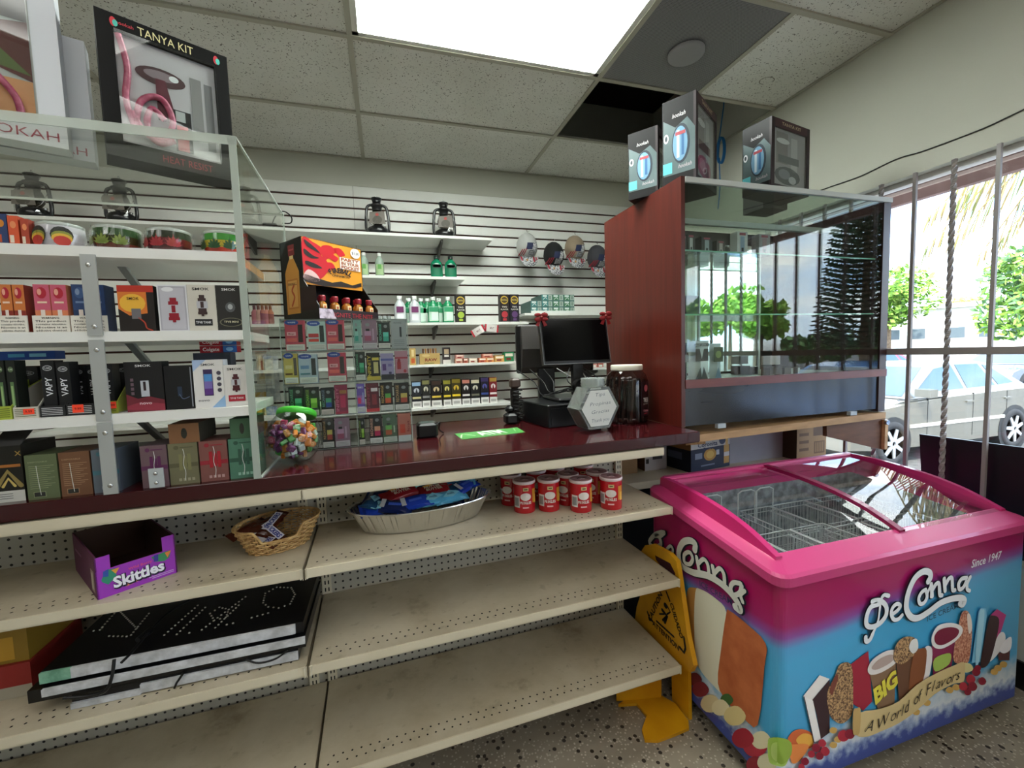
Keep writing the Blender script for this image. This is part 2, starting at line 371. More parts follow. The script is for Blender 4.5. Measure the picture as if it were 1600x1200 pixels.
# back wall with slat boards
o = MB(); ZT = 2.389; SP = .0757; ztop = 2.545
GROOVE = mat('#3a1d16', .8, name='slat_groove')
o.box(XL, XW, YW + .010, YW + .1, FZ, ztop, GROOVE)
o.box(XL, XW + .15, YW + .0, YW + .12, ztop, 3.4, WALLP)
seams = [XL, XL + .6, -.161 - 2.44, -.161, -.161 + 2.44, XW]
z = ztop - .002; edges = [ztop - .001] + [ZT - SP * k for k in range(0, 33)]
zb = ztop - .001
for k in range(0, 32):
    zg = ZT - SP * k + SP if k == 0 else 0
zs = [ZT - SP * k for k in range(-1, 33)]
for k in range(len(zs)):
    top = (zs[k - 1] - .0068) if k > 0 else ztop - .001
    bot = zs[k] + .0068
    if bot >= top: continue
    for a_, b_ in ((XL, -2.601), (-2.601, -.161), (-.161, 2.279), (2.279, XW)):
        o.box(a_ + .0012, b_ - .0012, YW, YW + .012, bot, top, SLATC)
o.box(XL, XW, YW, YW + .012, FZ, zs[-1] - .005, SLATC)
o.build('wall_back', kind='structure')
o = MB(); o.box(XL - .12, XL, YF, YW + .1, FZ, 3.4, WALLP); o.build('wall_left', kind='structure')
o = MB(); o.box(XL - .1, XW + .15, YF - .12, YF, FZ, 3.4, WALLP); o.build('wall_front', kind='structure')
# right wall with two barred window openings
WZ0, WZ1 = .44, 2.07; OP = [(-2.9, .12), (.40, 2.15)]
o = MB(); X2 = XW + .12
o.box(XW, X2, YF, YW + .12, WZ1, 3.4, WALLP); o.box(XW, X2, YF, YW + .12, FZ, WZ0, WALLP)
for a_, b_ in ((YF, -2.9), (.12, .40), (2.15, YW + .12)): o.box(XW, X2, a_, b_, WZ0, WZ1, WALLP)
o.build('wall_right', kind='structure')
FRAMEW = mat('#d9d7d2', .4, name='white_window_frame')
for n_, (a_, b_) in enumerate(OP):
    w_ = MB(); w_.box(XW + .07, XW + .076, a_ + .03, b_ - .03, WZ0 + .03, WZ1 - .03, WINGLASS)
    w_ = w_.build('window_%d' % (n_ + 1), kind='structure')
    f_ = MB()
    f_.box(XW + .05, XW + .10, a_, b_, WZ1 - .022, WZ1, FRAMEW); f_.box(XW + .05, XW + .10, a_, b_, WZ0, WZ0 + .03, FRAMEW)
    f_.box(XW + .05, XW + .10, a_, a_ + .03, WZ0, WZ1, FRAMEW); f_.box(XW + .05, XW + .10, b_ - .03, b_, WZ0, WZ1, FRAMEW)
    f_.build('window_frame', w_, kind='structure')
o = MB(); o.box(XW - .012, XW, YF, YW, FZ, FZ + .11, BLACKP); o.build('baseboard_right', kind='structure')
# security grilles (one welded unit per opening)
BAR = mat('#8f8886', .45, metal=.0, name='painted_iron')
def grille(y0, y1, ph, label):
    r = thing('window_grille', (XW - .02, (y0 + y1) / 2, WZ0), label, 'security bars')
    h = MB(); h.box(XW - .026, XW - .018, y0 - .02, y1 + .0, 1.258, 1.288, BAR); h.build('cross_rail', r)
    k = math.ceil((y0 + .03 - ph) / .1365)
    while ph + .1365 * k < y1 - .02:
        y = ph + .1365 * k; q = MB(); X = XW - .010
        if k % 2:
            zz = WZ0; rings = []; n = int((WZ1 - WZ0) / .009)
            vs = []; fs = []
            for i in range(n + 1):
                z = WZ0 + (WZ1 - WZ0) * i / n; an = z * 42
                for c in range(4): vs.append(Vector((X + .0105 * math.cos(an + c * math.pi / 2), y + .0105 * math.sin(an + c * math.pi / 2), z)))
            for i in range(n):
                for c in range(4): d_ = (c + 1) % 4; fs.append((i * 4 + c, i * 4 + d_, i * 4 + 4 + d_, i * 4 + 4 + c))
            q.add(vs, fs, BAR)
        else: q.box(X - .0065, X + .0065, y - .0065, y + .0065, WZ0, WZ1, BAR)
        q.build('twisted_bar' if k % 2 else 'bar', r); k += 1
grille(.40, 2.15, 1.083, 'grey iron security grille of plain and twisted bars over the shop window beside the freezer')
grille(-2.9, .12, 1.083 - .1365 * 10, 'grey iron security grille over the unseen window added for side light')
# cable along the wall above the window
o = MB(); pts = [on_x(*q, XW - .004) for q in ((1275, 300), (1300, 291), (1345, 275), (1400, 249), (1440, 237), (1500, 215), (1545, 197), (1600, 171))]
pts.append(pts[-1] + (pts[-1] - pts[-2]) * 6); o.tube(smooth_line(pts, 5), .0028, mat('#2c2a28', .6))
o.build('cable', loc=pts[0], label='thin dark cable running along the wall above the barred window', cat='cable')
# black board standing in the window
o = MB(); pts = [on_x(1440, 681, XW + .03), on_x(1600, 703, XW + .03)]
o.prism([(XW + .025, 1.295, .45), (XW + .025, 1.325, .89), (XW + .025, .42, .905), (XW + .025, .42, .45)], (.012, 0, 0), mat('#17151a', .35))
o.build('black_board', loc=(XW + .03, .9, .45), label='black board standing on the window sill behind the bars beside the freezer', cat='board')
# ---- ceiling light, speaker, loops of blue cable
def diffuser(name, POW):
  m, t, b = nodes(name, .3); v = coords(t, (1, 1, 1)); s_ = N(t, 'SeparateXYZ'); t.links.new(v, s_.inputs[0])
  sn = N(t, 'Math', operation='MULTIPLY'); sn.inputs[1].default_value = 2 * math.pi / .28; t.links.new(s_.outputs['Y'], sn.inputs[0])
  si = N(t, 'Math', operation='COSINE'); t.links.new(sn.outputs[0], si.inputs[0])
  mr = N(t, 'MapRange'); mr.inputs['From Min'].default_value = -1; mr.inputs['To Min'].default_value = .34; mr.inputs['To Max'].default_value = 1.25; t.links.new(si.outputs[0], mr.inputs[0])
  mu = N(t, 'Math', operation='MULTIPLY'); mu.inputs[1].default_value = POW; t.links.new(mr.outputs[0], mu.inputs[0])
  b.inputs['Base Color'].default_value = hexc('#e4e8e4'); b.inputs['Emission Color'].default_value = hexc('#f3fbf4' if POW == LAMP else '#fbfaf4'); t.links.new(mu.outputs[0], b.inputs['Emission Strength']); return m
DIFF = diffuser('light_diffuser', LAMP); FILLDIFF = diffuser('fill_diffuser', BACKFILL)
def troffer(x, y, label, dm=None):
    r = thing('ceiling_light', (x, y, CZ), label, 'ceiling light', 'fluorescent ceiling lights')
    w_, h_ = T - .012, T / 2 - .012
    q = MB(); q.box(x - w_ + .025, x + w_ - .025, y - h_ + .022, y + h_ - .022, CZ + .003, CZ + .006, dm or DIFF); q.build('diffuser', r)
    q = MB()
    for a_ in ((-w_, w_, -h_, -h_ + .022), (-w_, w_, h_ - .022, h_), (-w_, -w_ + .025, -h_, h_), (w_ - .025, w_, -h_, h_)):
        q.box(x + a_[0], x + a_[1], y + a_[2], y + a_[3], CZ - .001, CZ + .010, mat('#d8d9d0', .4))
    q.box(x - w_, x + w_, y - h_, y + h_, CZ + .012, CZ + .09, mat('#9a9a95', .5)); q.build('frame', r)
troffer(GX + T, GY - T / 2, 'lit fluorescent light panel in the ceiling above the counter')
for x_, y_ in ((GX + T, GY - 3.5 * T), (GX + T, GY - 7.5 * T), (GX - T, GY - 2.5 * T), (GX - 3 * T, GY - 4.5 * T), (GX - 3 * T, GY - T / 2), (GX + 3 * T, GY - 5.5 * T), (GX - T, GY - 6.5 * T)):  # extra unseen panels, added to brighten the room
    troffer(x_, y_, 'fluorescent fill light panel added to the ceiling out of view', FILLDIFF)
r = thing('ceiling_speaker', (GX + 2.5 * T, GY - T / 2, CZ), 'square grey perforated ceiling panel with a round disc beside the light', 'ceiling panel')
m, t, b = nodes('perforated_metal', .5, .3); v = coords(t, (160, 160, 160)); fx = N(t, 'VectorMath', operation='FRACTION'); t.links.new(v, fx.inputs[0])
ds = N(t, 'VectorMath', operation='DISTANCE'); ds.inputs[1].default_value = (.5, .5, 0); sp_ = N(t, 'SeparateXYZ'); t.links.new(fx.outputs[0], sp_.inputs[0])
cb = N(t, 'CombineXYZ'); t.links.new(sp_.outputs[0], cb.inputs[0]); t.links.new(sp_.outputs[1], cb.inputs[1]); t.links.new(cb.outputs[0], ds.inputs[0])
lt = N(t, 'Math', operation='LESS_THAN'); lt.inputs[1].default_value = .3; t.links.new(ds.outputs['Value'], lt.inputs[0])
mm = N(t, 'Mix', data_type='RGBA'); t.links.new(lt.outputs[0], mm.inputs[0]); mm.inputs[6].default_value = hexc('#8b8a8c'); mm.inputs[7].default_value = hexc('#2e2d30'); t.links.new(mm.outputs[2], b.inputs['Base Color'])
x0, x1, y0, y1 = GX + 2 * T + .014, GX + 3 * T - .004, GY - T + .014, GY - .014; cx, cy = (x0 + x1) / 2, (y0 + y1) / 2
q = MB(); q.box(x0, x1, y0, y1, CZ + .0, CZ + .006, m); q.build('panel', r)
p = on_z(1072, 82, CZ); q = MB(); q.lathe([(.085, CZ - .002), (.085, CZ - .012), (.078, CZ - .015), (.02, CZ - .016)], (p.x, p.y, 0), mat('#949395', .5), 32); q.build('disc', r)
o = MB(); P0 = on_y(1113, 270, 2.45)
pts = []
for k in range(5):
    for i in range(14): an = i / 14 * 2 * math.pi; pts.append((2.05 + .004 * k, 2.45 + .03 * math.cos(an), 2.52 + .085 * math.sin(an)))
pts = [(2.06, 2.42, 3.1), (2.06, 2.43, 2.8)] + pts + [(2.06, 2.46, 2.3), (2.08, 2.5, 2.15)]
pp = on_y(1127, 235, 2.45); dv = Vector((pp.x - 2.06, 0, pp.z - 2.52))
o.tube(smooth_line([Vector(q) + dv for q in pts], 2), .004, mat('#1f6fb0', .5), 6)
o.build('network_cable', loc=pp, label='coil of blue cable hanging from the open ceiling bay', cat='cable')
# ================================================================ outdoors
GZ = -.39
ASPH = noisy('asphalt', '#4d4b49', '#615f5c', 14, .9); CONC = noisy('concrete', '#b9b3a8', '#cdc7bb', 6, .9)
o = MB(); o.box(X2, 70, -60, 60, GZ - .1, GZ, ASPH); o.build('parking_lot', kind='structure')
o = MB(); o.box(X2, 4.2, -14, 12, GZ, GZ + .15, CONC); o.build('pavement', kind='structure')
PINKB = noisy('soffit_paint', '#8c6f6a', '#9c7f79', 3, .7)
o = MB(); o.box(X2, 3.96, -8, 8, 2.56, 2.64, PINKB); o.box(3.9, 3.96, -8, 8, 2.384, 2.56, PINKB); o.box(3.87, 3.9, -8, 8, 2.455, 2.475, mat('#cdbab2', .6)); o.build('canopy', kind='structure')
def leafmass(b, c, rad, n, ls, cols, sq=(1, 1, 1)):
    rnd = random.Random(hash((round(c[0], 2), round(c[1], 2), n)) & 0xffff)
    ms = [mat(c_, .8) for c_ in cols]
    blobs = [(Vector(c) + Vector((rnd.uniform(-.6, .6) * rad * sq[0], rnd.uniform(-.6, .6) * rad * sq[1], rnd.uniform(-.6, .6) * rad * sq[2])), rad * rnd.uniform(.35, .6)) for _ in range(14)]
    for i in range(n):
        q, r0 = blobs[i % 14]; d = Vector((rnd.gauss(0, 1), rnd.gauss(0, 1), rnd.gauss(0, 1))).normalized() * r0 * rnd.uniform(.75, 1.05)
        p = q + Vector((d.x * sq[0], d.y * sq[1], d.z * sq[2])); a = Vector((rnd.gauss(0, 1), rnd.gauss(0, 1), rnd.gauss(0, 1))).normalized() * ls; e = a.orthogonal().normalized() * ls * .6
        b.add([p - a, p - e, p + a, p + e], [(0, 1, 2, 3)], ms[rnd.randrange(len(ms))])
BARK = noisy('bark', '#5b4a3a', '#7a6752', 9, .9)
def tree(c, rad, n, ls, cols, label, sq=(1, 1, 1), group='trees across the car park'):
    base = Vector((c[0], c[1], GZ)); r = thing('tree', base, label, 'tree', group)
    b = MB(); leafmass(b, c, rad, n, ls, cols, sq); b.build('crown', r)
    b = MB(); b.cyl(base, (c[0], c[1], c[2]), .05 * rad + .06, BARK, .03 * rad + .03); b.build('trunk', r)
def dirpt(px, py, dist, mirror=None):
    if mirror is None: r = ray(px, py); return CAM + r.normalized() * dist
    P = on_y(px, py, mirror); r = ray(px, py); r = Vector((r.x, -r.y, r.z)).normalized(); return P + r * dist
GR = ['#6f9a2e', '#8fb846', '#557f2a', '#a9c75a']; GD = ['#4a6e40', '#5d8550', '#3a5c3c', '#74985e']; YG = ['#b5ad5a', '#9db045', '#c9b46a']
p = dirpt(1390, 468, 33); tree(p, 1.9, 2600, .17, GR, 'bright green leafy tree just right of the display case, across the car park')
p = dirpt(1612, 455, 26); tree(p, 1.7, 2200, .17, GR + GD[:2], 'green leafy tree at the right edge of the window view')
p = dirpt(1528, 478, 56); tree(p, 1.3, 1000, .2, YG, 'low yellow green tree above the white building', (2.2, 2.2, .7))
# white building across the lot
p = dirpt(1500, 515, 36); bx = thing('building', (p.x, p.y, GZ), 'low white building with a row of small windows across the car park', 'building')
fb = Fr(math.atan2(-ray(1500, 515).x, ray(1500, 515).y), (p.x, p.y, 0))
q = MB(); q.box(-14, 12, 0, 8, GZ, p.z + 1.3, mat('#e9e6df', .8), fb); q.build('wall', bx)
q = MB(); q.box(-14.3, 12.3, -.3, 8.3, p.z + 1.3, p.z + 1.55, mat('#f2f0ea', .8), fb); q.build('roof', bx)
for k in range(9):
    q = MB(); u = -5.5 + k * 1.15 + (.5 if k > 3 else 0); q.box(u, u + .6, -.05, .02, p.z - .45, p.z + .15, mat('#5f6a70', .3), fb); q.build('window', bx)
# palm hanging in from the right
pr = thing('palm_tree', (8.6, 1.7, GZ), 'palm tree whose drooping fronds hang into the top right of the window view', 'tree')
q = MB(); pts = [(8.6, 1.7, GZ), (8.65, 1.75, 1.5), (8.6, 1.8, 3.2), (8.5, 1.9, 4.75)]; q.tube(smooth_line(pts, 6), .13, BARK, 10); q.build('trunk', pr)
crown = Vector((8.5, 1.9, 4.75))
fr_targets = [((1480, 330), (1550, 240)), ((1445, 345), (1530, 240)), ((1525, 405), (1570, 330)), ((1480, 380), (1550, 330)), ((1440, 395), (1520, 330)), ((1600, 420), (1610, 340)), ((1560, 380), (1600, 320))]
FC = [mat('#7a7a40', .7), mat('#5f6a38', .7), mat('#96824f', .7), mat('#8a7a5a', .7)]
rnd = random.Random(3)
for k in range(15):
    q = MB(); s0 = crown
    if k < len(fr_targets):
        e_ = on_x(*fr_targets[k][0], 7.2 + .15 * (k % 3)); m_ = (s0 + e_) / 2 + Vector((0, 0, .35 + .1 * (k % 3)))
    else:
        an = math.radians(185 + 22 * (k - 7)); e_ = s0 + Vector((1.8 * math.cos(an), 1.8 * math.sin(an), -.9)); m_ = (s0 + e_) / 2 + Vector((0, 0, .7))
    path = smooth_line([s0, m_, e_], 12); q.tube(path, [.022 - .018 * i / len(path) for i in range(len(path))], FC[2], 5)
    for i in range(2, len(path) - 1):
        tdir = (path[i + 1] - path[i - 1]).normalized(); sdv = tdir.cross(Vector((0, 0, 1))).normalized()
        for sgn in (-1, 1):
            for jj in range(2):
                L = .62 * math.sin(math.pi * (i / len(path)) ** .8) + .1; p0 = path[i] + tdir * jj * .03
                dv = (sdv * sgn * rnd.uniform(.35, .6) + tdir * .55 + Vector((0, 0, -rnd.uniform(.5, .95)))).normalized() * L * rnd.uniform(.7, 1.1)
                wv = tdir * .011; q.add([p0 - wv, p0 + wv, p0 + dv * .6 + wv * .8 + Vector((0, 0, -.02)), p0 + dv + Vector((0, 0, -.09))], [(0, 1, 2, 3)], FC[rnd.randrange(4)])
    q.build('frond', pr)
# norfolk pine and hedge, seen only as reflections in the display case glass
p = dirpt(1350, 575, 26, 1.43); tp = dirpt(1350, 300, 26, 1.43); r = thing('pine_tree', (p.x, p.y, GZ), 'tall tiered pine outside, reflected in the right half of the case glass', 'tree')
H = 15.0; q = MB(); q.cyl((p.x, p.y, GZ), (p.x, p.y, GZ + H), .22, BARK, .04); q.build('trunk', r)
q = MB(); rnd = random.Random(5); PC = [mat(c_, .8) for c_ in ('#3a5c46', '#4a6e55', '#2f4d3b')]
for tier in range(52):
    z = GZ + 1.5 + (H - 1.6) * tier / 52; L = 2.1 * (1 - tier / 55) + .25
    for k in range(9):
        an = k * 2 * math.pi / 9 + tier * .37; dr = Vector((math.cos(an), math.sin(an), 0)); sd_ = Vector((-math.sin(an), math.cos(an), 0))
        for i in range(10):
            f = i / 10; c0 = Vector((p.x, p.y, z)) + dr * L * f + Vector((0, 0, .25 * f * f * L - .05)); w_ = .20 * (1 - .5 * f)
            for s_ in (-1, 1):
                q.add([c0, c0 + dr * L * .14, c0 + dr * L * .16 + sd_ * s_ * w_ + Vector((0, 0, .06)), c0 + sd_ * s_ * w_ * .9 + Vector((0, 0, .1))], [(0, 1, 2, 3)], PC[rnd.randrange(3)])
q.build('crown', r)
for i, (px, py, rr, dd) in enumerate(((1262, 548, 1.1, 30), (1305, 540, 1.4, 38), (1385, 535, 1.6, 31), (1090, 500, 1.4, 26), (1148, 480, 2.0, 34), (1190, 500, 1.2, 25))):
    p = dirpt(px, py, dd, 1.43); tree(p, rr, 1500, .24, GD if i < 3 else GR, ['dark bushy tree outside reflected in the right half of the case glass', 'light green tree outside reflected in the left half of the case glass'][i > 2], (1.1, 1.1, .8), group=['dark trees reflected at right', 'light trees reflected at left'][i > 2])
# cars
def car(cx, cy, L, paint, label, ang=0, detail=True):
    f = Fr(ang, (cx, cy, GZ)); W = .86; r = thing('car', (cx, cy, GZ), label, 'car', 'cars in the car park' if not detail else None)
    pm = mat(paint, .25, metal=.35, coat=.6); gm = mat('#2f4450', .08, coat=.3); dk = mat('#222426', .6)
    k = L / 4.5
    low = [(0, .26), (.02, .52), (.12, .66), (.5, .76), (1.25, .90), (2.1, .94), (3.3, .97), (4.0, .98), (4.38, .93), (4.47, .62), (4.45, .28), (3.9, .20), (.6, .20)]
    b = MB(); sec = []
    for yy, ins in ((-W, .05), (-W + .05, 0), (W - .05, 0), (W, .05)):
        sec.append([f.w((x_ + (ins if x_ < 2 else -ins)) * k, yy, z_ - (ins if z_ > .8 else -ins * .5)) for x_, z_ in low])
    n = len(low); vs = sum(sec, []); fs = [tuple(range(n)), tuple(range(4 * n - 1, 3 * n - 1, -1))]
    for s_ in range(3):
        for i in range(n): j = (i + 1) % n; fs.append((s_ * n + i, s_ * n + n + i, s_ * n + n + j, s_ * n + j))
    b.add(vs, fs, pm)
    gh = [(1.2, .90), (1.95, 1.33), (2.35, 1.385), (3.0, 1.38), (3.35, 1.33), (4.0, .97)]
    Y0, Y1 = W - .06, W - .24
    def yy(z_): return Y0 + (Y1 - Y0) * (z_ - .9) / .48
    A = [f.w(x_ * k, -yy(z_), z_) for x_, z_ in gh]; B = [f.w(x_ * k, yy(z_), z_) for x_, z_ in gh]; n = len(gh)
    b.add(A + B, [tuple(range(n)), tuple(range(2 * n - 1, n - 1, -1))] + [(i, i + n, i + n + 1, i + 1) for i in range(n - 1)], pm)
    b.build('body', r)
    for sgn in (-1, 1):
        b = MB()
        for pane in ([(1.42, .97), (2.02, 1.29), (2.42, 1.335), (2.50, .985)], [(2.58, .985), (2.52, 1.335), (3.05, 1.33), (3.25, 1.0)], [(3.33, 1.0), (3.15, 1.315), (3.3, 1.28), (3.72, 1.02)]):
            b.poly([f.w(x_ * k, sgn * (yy(z_) + .004), z_) for x_, z_ in (pane if sgn < 0 else pane[::-1])], gm)
        b.build('side_windows', r)
    b = MB()
    e_ = .006
    b.poly([f.w(1.25 * k - e_, -Y0 + .08, .93), f.w(1.93 * k - e_, -Y1 + .06, 1.32), f.w(1.93 * k - e_, Y1 - .06, 1.32), f.w(1.25 * k - e_, Y0 - .08, .93)][::-1], gm); b.build('windscreen', r)
    b = MB(); b.poly([f.w(3.38 * k + e_, -Y1 + .06, 1.32), f.w(3.95 * k + e_, -Y0 + .1, 1.0), f.w(3.95 * k + e_, Y0 - .1, 1.0), f.w(3.38 * k + e_, Y1 - .06, 1.32)][::-1], gm); b.build('rear_window', r)
    for x_ in (.85, 3.55):
        for sgn in (-1, 1):
            b = MB(); c_ = f.w(x_ * k, sgn * (W - .17), .31); ax = f.V * sgn
            b.cyl(c_ - ax * .0, c_ + ax * .175, .37, dk, seg=28)
            b.lathe([(.31, -.02), (.315, .16), (.30, .185), (.215, .19), (.21, .175)], c_, mat('#2b2b2d', .8), 28, ax=ax)
            for s5 in range(7):
                a_ = s5 * 2 * math.pi / 7; rg = b.ring((0, 0, 0), ax, 1, 28); e1 = rg[int(s5 * 4) % 28]; e2 = ax.cross(e1)
                b.hexa([c_ + e1 * .03 - e2 * .03 + ax * .178, c_ + e1 * .205 - e2 * .022 + ax * .178, c_ + e1 * .205 + e2 * .022 + ax * .178, c_ + e1 * .03 + e2 * .03 + ax * .178,
                        c_ + e1 * .03 - e2 * .03 + ax * .195, c_ + e1 * .205 - e2 * .022 + ax * .19, c_ + e1 * .205 + e2 * .022 + ax * .19, c_ + e1 * .03 + e2 * .03 + ax * .195], mat('#c9ccd0', .3, metal=.6))
            b.build('wheel', r)
    if detail:
        for sgn in (-1,):
            b = MB(); b.box(1.2 * k, 3.3 * k, -W - .012, -W + .02, .50, .545, mat('#dcd8cc', .4), f); b.build('side_moulding', r)
            b = MB(); b.box(.95 * k, 1.9 * k, -W - .004, -W + .02, .895, .905, dk, f); b.box(1.30 * k, 1.46 * k, -W - .16, -W + .02, .93, 1.04, pm, f); b.build('mirror', r)
            for x_ in (2.38, 3.28): b = MB(); b.box(x_ * k, (x_ + .17) * k, -W - .02, -W + .02, .79, .815, pm, f); b.build('door_handle', r)
            for x_ in (1.55, 2.55, 3.35): b = MB(); b.box(x_ * k, x_ * k + .008, -W - .003, -W + .02, .3, .92, dk, f); b.build('door_gap', r)
        b = MB(); b.box(.01, .1, -W + .08, -W + .32, .56, .68, mat('#cfd8dc', .1), f); b.build('headlamp', r)
    return r
car(5.78, 4.9, 4.45, '#77746a', 'silver saloon car parked side-on right outside the barred window')
car(12.0, 9.8, 4.4, '#a92b35', 'red car parked behind the silver saloon, mostly hidden', detail=False)
car(17.5, 8.6, 4.4, '#6b7682', 'grey car parked beyond the roof of the silver saloon', detail=False)
car(23.5, 7.2, 4.4, '#8b949c', 'grey car at the right edge of the window view, far across the lot', detail=False)
p = dirpt(1165, 590, 5.5, 1.43); car(5.4, -2.3, 4.4, '#3d6fa6', 'blue car outside, seen only as a reflection in the display case', ang=0, detail=False)
p = dirpt(1290, 580, 9, 1.43); car(6.5, .2, 4.4, '#c8ccd0', 'pale car outside, seen only as a reflection in the right of the case glass', ang=-.1, detail=False)
# ================================================================ gondola shelving under the counter
m, t, b = nodes('pegboard', .6); v = coords(t, (1 / .0254, 1, 1 / .0254), rot=(0, 0, -.0287))
fx = N(t, 'VectorMath', operation='FRACTION'); t.links.new(v, fx.inputs[0]); s_ = N(t, 'SeparateXYZ'); t.links.new(fx.outputs[0], s_.inputs[0])
cb = N(t, 'CombineXYZ'); t.links.new(s_.outputs[0], cb.inputs[0]); t.links.new(s_.outputs[2], cb.inputs[1])
ds = N(t, 'VectorMath', operation='DISTANCE'); ds.inputs[1].default_value = (.5, .5, 0); t.links.new(cb.outputs[0], ds.inputs[0])
lt = N(t, 'Math', operation='LESS_THAN'); lt.inputs[1].default_value = .15; t.links.new(ds.outputs['Value'], lt.inputs[0])
mm = N(t, 'Mix', data_type='RGBA'); t.links.new(lt.outputs[0], mm.inputs[0]); mm.inputs[6].default_value = hexc('#a8a396'); mm.inputs[7].default_value = hexc('#100e0c'); t.links.new(mm.outputs[2], b.inputs['Base Color']); PEG = m
m, t, b = nodes('worn_shelf_enamel', .42); v = coords(t); n1 = N(t, 'TexNoise', i_Scale=4, i_Detail=7, i_Roughness=.62); t.links.new(v, n1.inputs['Vector'])
n2 = N(t, 'TexNoise', i_Scale=26, i_Detail=4); t.links.new(v, n2.inputs['Vector'])
ca = ramp(t, n1.outputs['Fac'], [(.3, '#8f8168'), (.42, '#b3a78e'), (.6, '#c2b79f')]); cb_ = ramp(t, n2.outputs['Fac'], [(.30, '#7b6d56'), (.38, '#ffffff')])
x_ = N(t, 'Mix', data_type='RGBA', blend_type='MULTIPLY'); x_.inputs[0].default_value = .22; t.links.new(ca, x_.inputs[6]); t.links.new(cb_, x_.inputs[7]); t.links.new(x_.outputs[2], b.inputs['Base Color']); WORN = m
LIP = noisy('shelf_lip_enamel', '#cabfa5', '#d8ceb6', 3, .35, .3, .7)
U0, U1, UL = -.2075, 1.012, -1.4265
def hole_rows(b, u0, u1, z, vs, k=0):
    n = int((u1 - u0 - .04) / .0254)
    for r, v in enumerate(vs):
        for i in range(n):
            u = u0 + .03 + i * .0254 + (.0127 if r % 2 else 0)
            c = G.w(u, v, z + .0005); b.poly([c + Vector((.0032 * math.cos(a * math.pi / 3), .0032 * math.sin(a * math.pi / 3), 0)) for a in range(6)], HOLE)
def shelf(par, u0, u1, v0, v1, z, lip=.025, name='shelf', worn=True):
    b = MB(); b.box(u0 + .002, u1 - .002, v0 + .004, v1, z - .004, z, WORN if worn else BEIGE, G)
    b.box(u0 + .002, u1 - .002, v0, v0 + .005, z - lip, z - .0005, LIP, G); b.box(u0 + .004, u1 - .004, v0, v0 + .012, z - lip - .001, z - lip + .002, LIP, G)
    b.box(u0 + .002, u0 + .004, v0, v1, z - .03, z, LIP, G); b.box(u1 - .004, u1 - .002, v0, v1, z - .03, z, LIP, G)
    hole_rows(b, u0, u1, z, (v0 + .035, v0 + .06))
    o_ = b.build(name, par)
    q = MB()  # price-channel end clips
    for u in (u0 + .006, u1 - .010): q.box(u, u + .004, v0 - .003, v0 + .002, z - lip - .002, z + .002, CREAM, G)
    q.build('end_clip', o_)
    for u in (u0 + .004, u1 - .007):
        q = MB(); a_ = G.w(u, v0 + .05, z - .005); q.prism([a_, G.w(u, v1, z - .005), G.w(u, v1, z - .09), G.w(u, v1 - .03, z - .09)], G.U * .003, LIP); q.build('bracket', o_)
    return o_
def gondola(u0, u1, label, kmax):
    r = thing('gondola_shelving', G.w((u0 + u1) / 2, 1.45, FZ), label, 'shelving')
    b = MB(); b.box(u0, u1, 1.600, 1.606, FZ + .12, .955, PEG, G); b.build('back_panel', r)
    for u in ((u0, u1) if kmax else (u1 - .03,)):
        q = MB(); uu = u if u == u0 else u - .030
        if u == u0: uu = u + .0
        q.box(uu, uu + .03, 1.586, 1.600, FZ, .955, LIP, G); dd = D(q, G.w(uu, 1.586, 0), G.U, (0, 0, 1))
        z = .12
        while z < .94: dd.rect(.008, z, .012, z + .014, HOLE); dd.rect(.019, z, .023, z + .014, HOLE); z += .0254
        q.build('upright', r)
    shelf(r, u0, u1, 1.252, 1.585, .747); shelf(r, u0, u1, 1.215, 1.585, .493)
    o_ = shelf(r, u0, u1, 1.2085, 1.585, .171, .027, 'base_deck')
    b = MB(); b.box(u0, u1, 1.303, 1.585, .951, .955, WORN, G); b.box(u0 + .002, u1 - .002, 1.3, 1.304, .928, .955, LIP, G); b.box(u0 + .002, u1 - .002, 1.3, 1.312, .9265, .930, LIP, G)
    b.build('top_shelf', r)
    b = MB(); b.box(u0, u1, 1.50, 1.505, FZ, .145, mat('#3d372e', .7), G); b.build('kick_plate', r)
    return r
gondola(U0, U1, 'beige gondola shelving with perforated shelves, right-hand bay below the counter', True)
gondola(UL, U0, 'beige gondola shelving with perforated shelves, left-hand bay below the counter', False)
# ---- counter top
r = thing('shop_counter', G.w(-.2, 1.66, .957), 'dark mahogany counter top with a glossy surface', 'counter')
b = MB(); b.box(-1.7, 1.178, 1.306, 2.03, .958, 1.0, MAHOGH, G, ch=.002); b.build('worktop', r)
b = MB(); b.box(-1.7, 1.178, 1.3045, 1.3065, .962, .998, mat('#3a1014', .25, coat=.3), G); b.build('edge_band', r)
# staff-side cabinet below the counter
r = thing('counter_cabinet', G.w(-.2, 1.8, FZ), 'brown cabinet body under the rear of the counter', 'cabinet')
b = MB(); b.box(-1.6, .96, 1.63, 1.99, FZ, .955, MAHOG, G); b.build('body', r)
# ---- ledge of the shelving behind the freezer
LZ = .70; r = thing('back_shelf', (1.65, 1.9, FZ), 'beige shelf unit behind the freezer carrying cartons', 'shelving')
b = MB(); b.box(.985, 2.30, 1.70, 2.05, LZ - .028, LZ, BEIGE); b.box(.985, 2.30, 1.692, 1.70, LZ - .03, LZ + .004, LIP); b.build('shelf', r)
b = MB(); b.box(.985, 2.30, 2.05, 2.056, FZ, .95, PEG); b.build('back_panel', r)
b = MB(); b.box(.985, 2.30, 1.75, 1.76, FZ, LZ - .03, mat('#171312', .8)); b.build('front_panel', r)
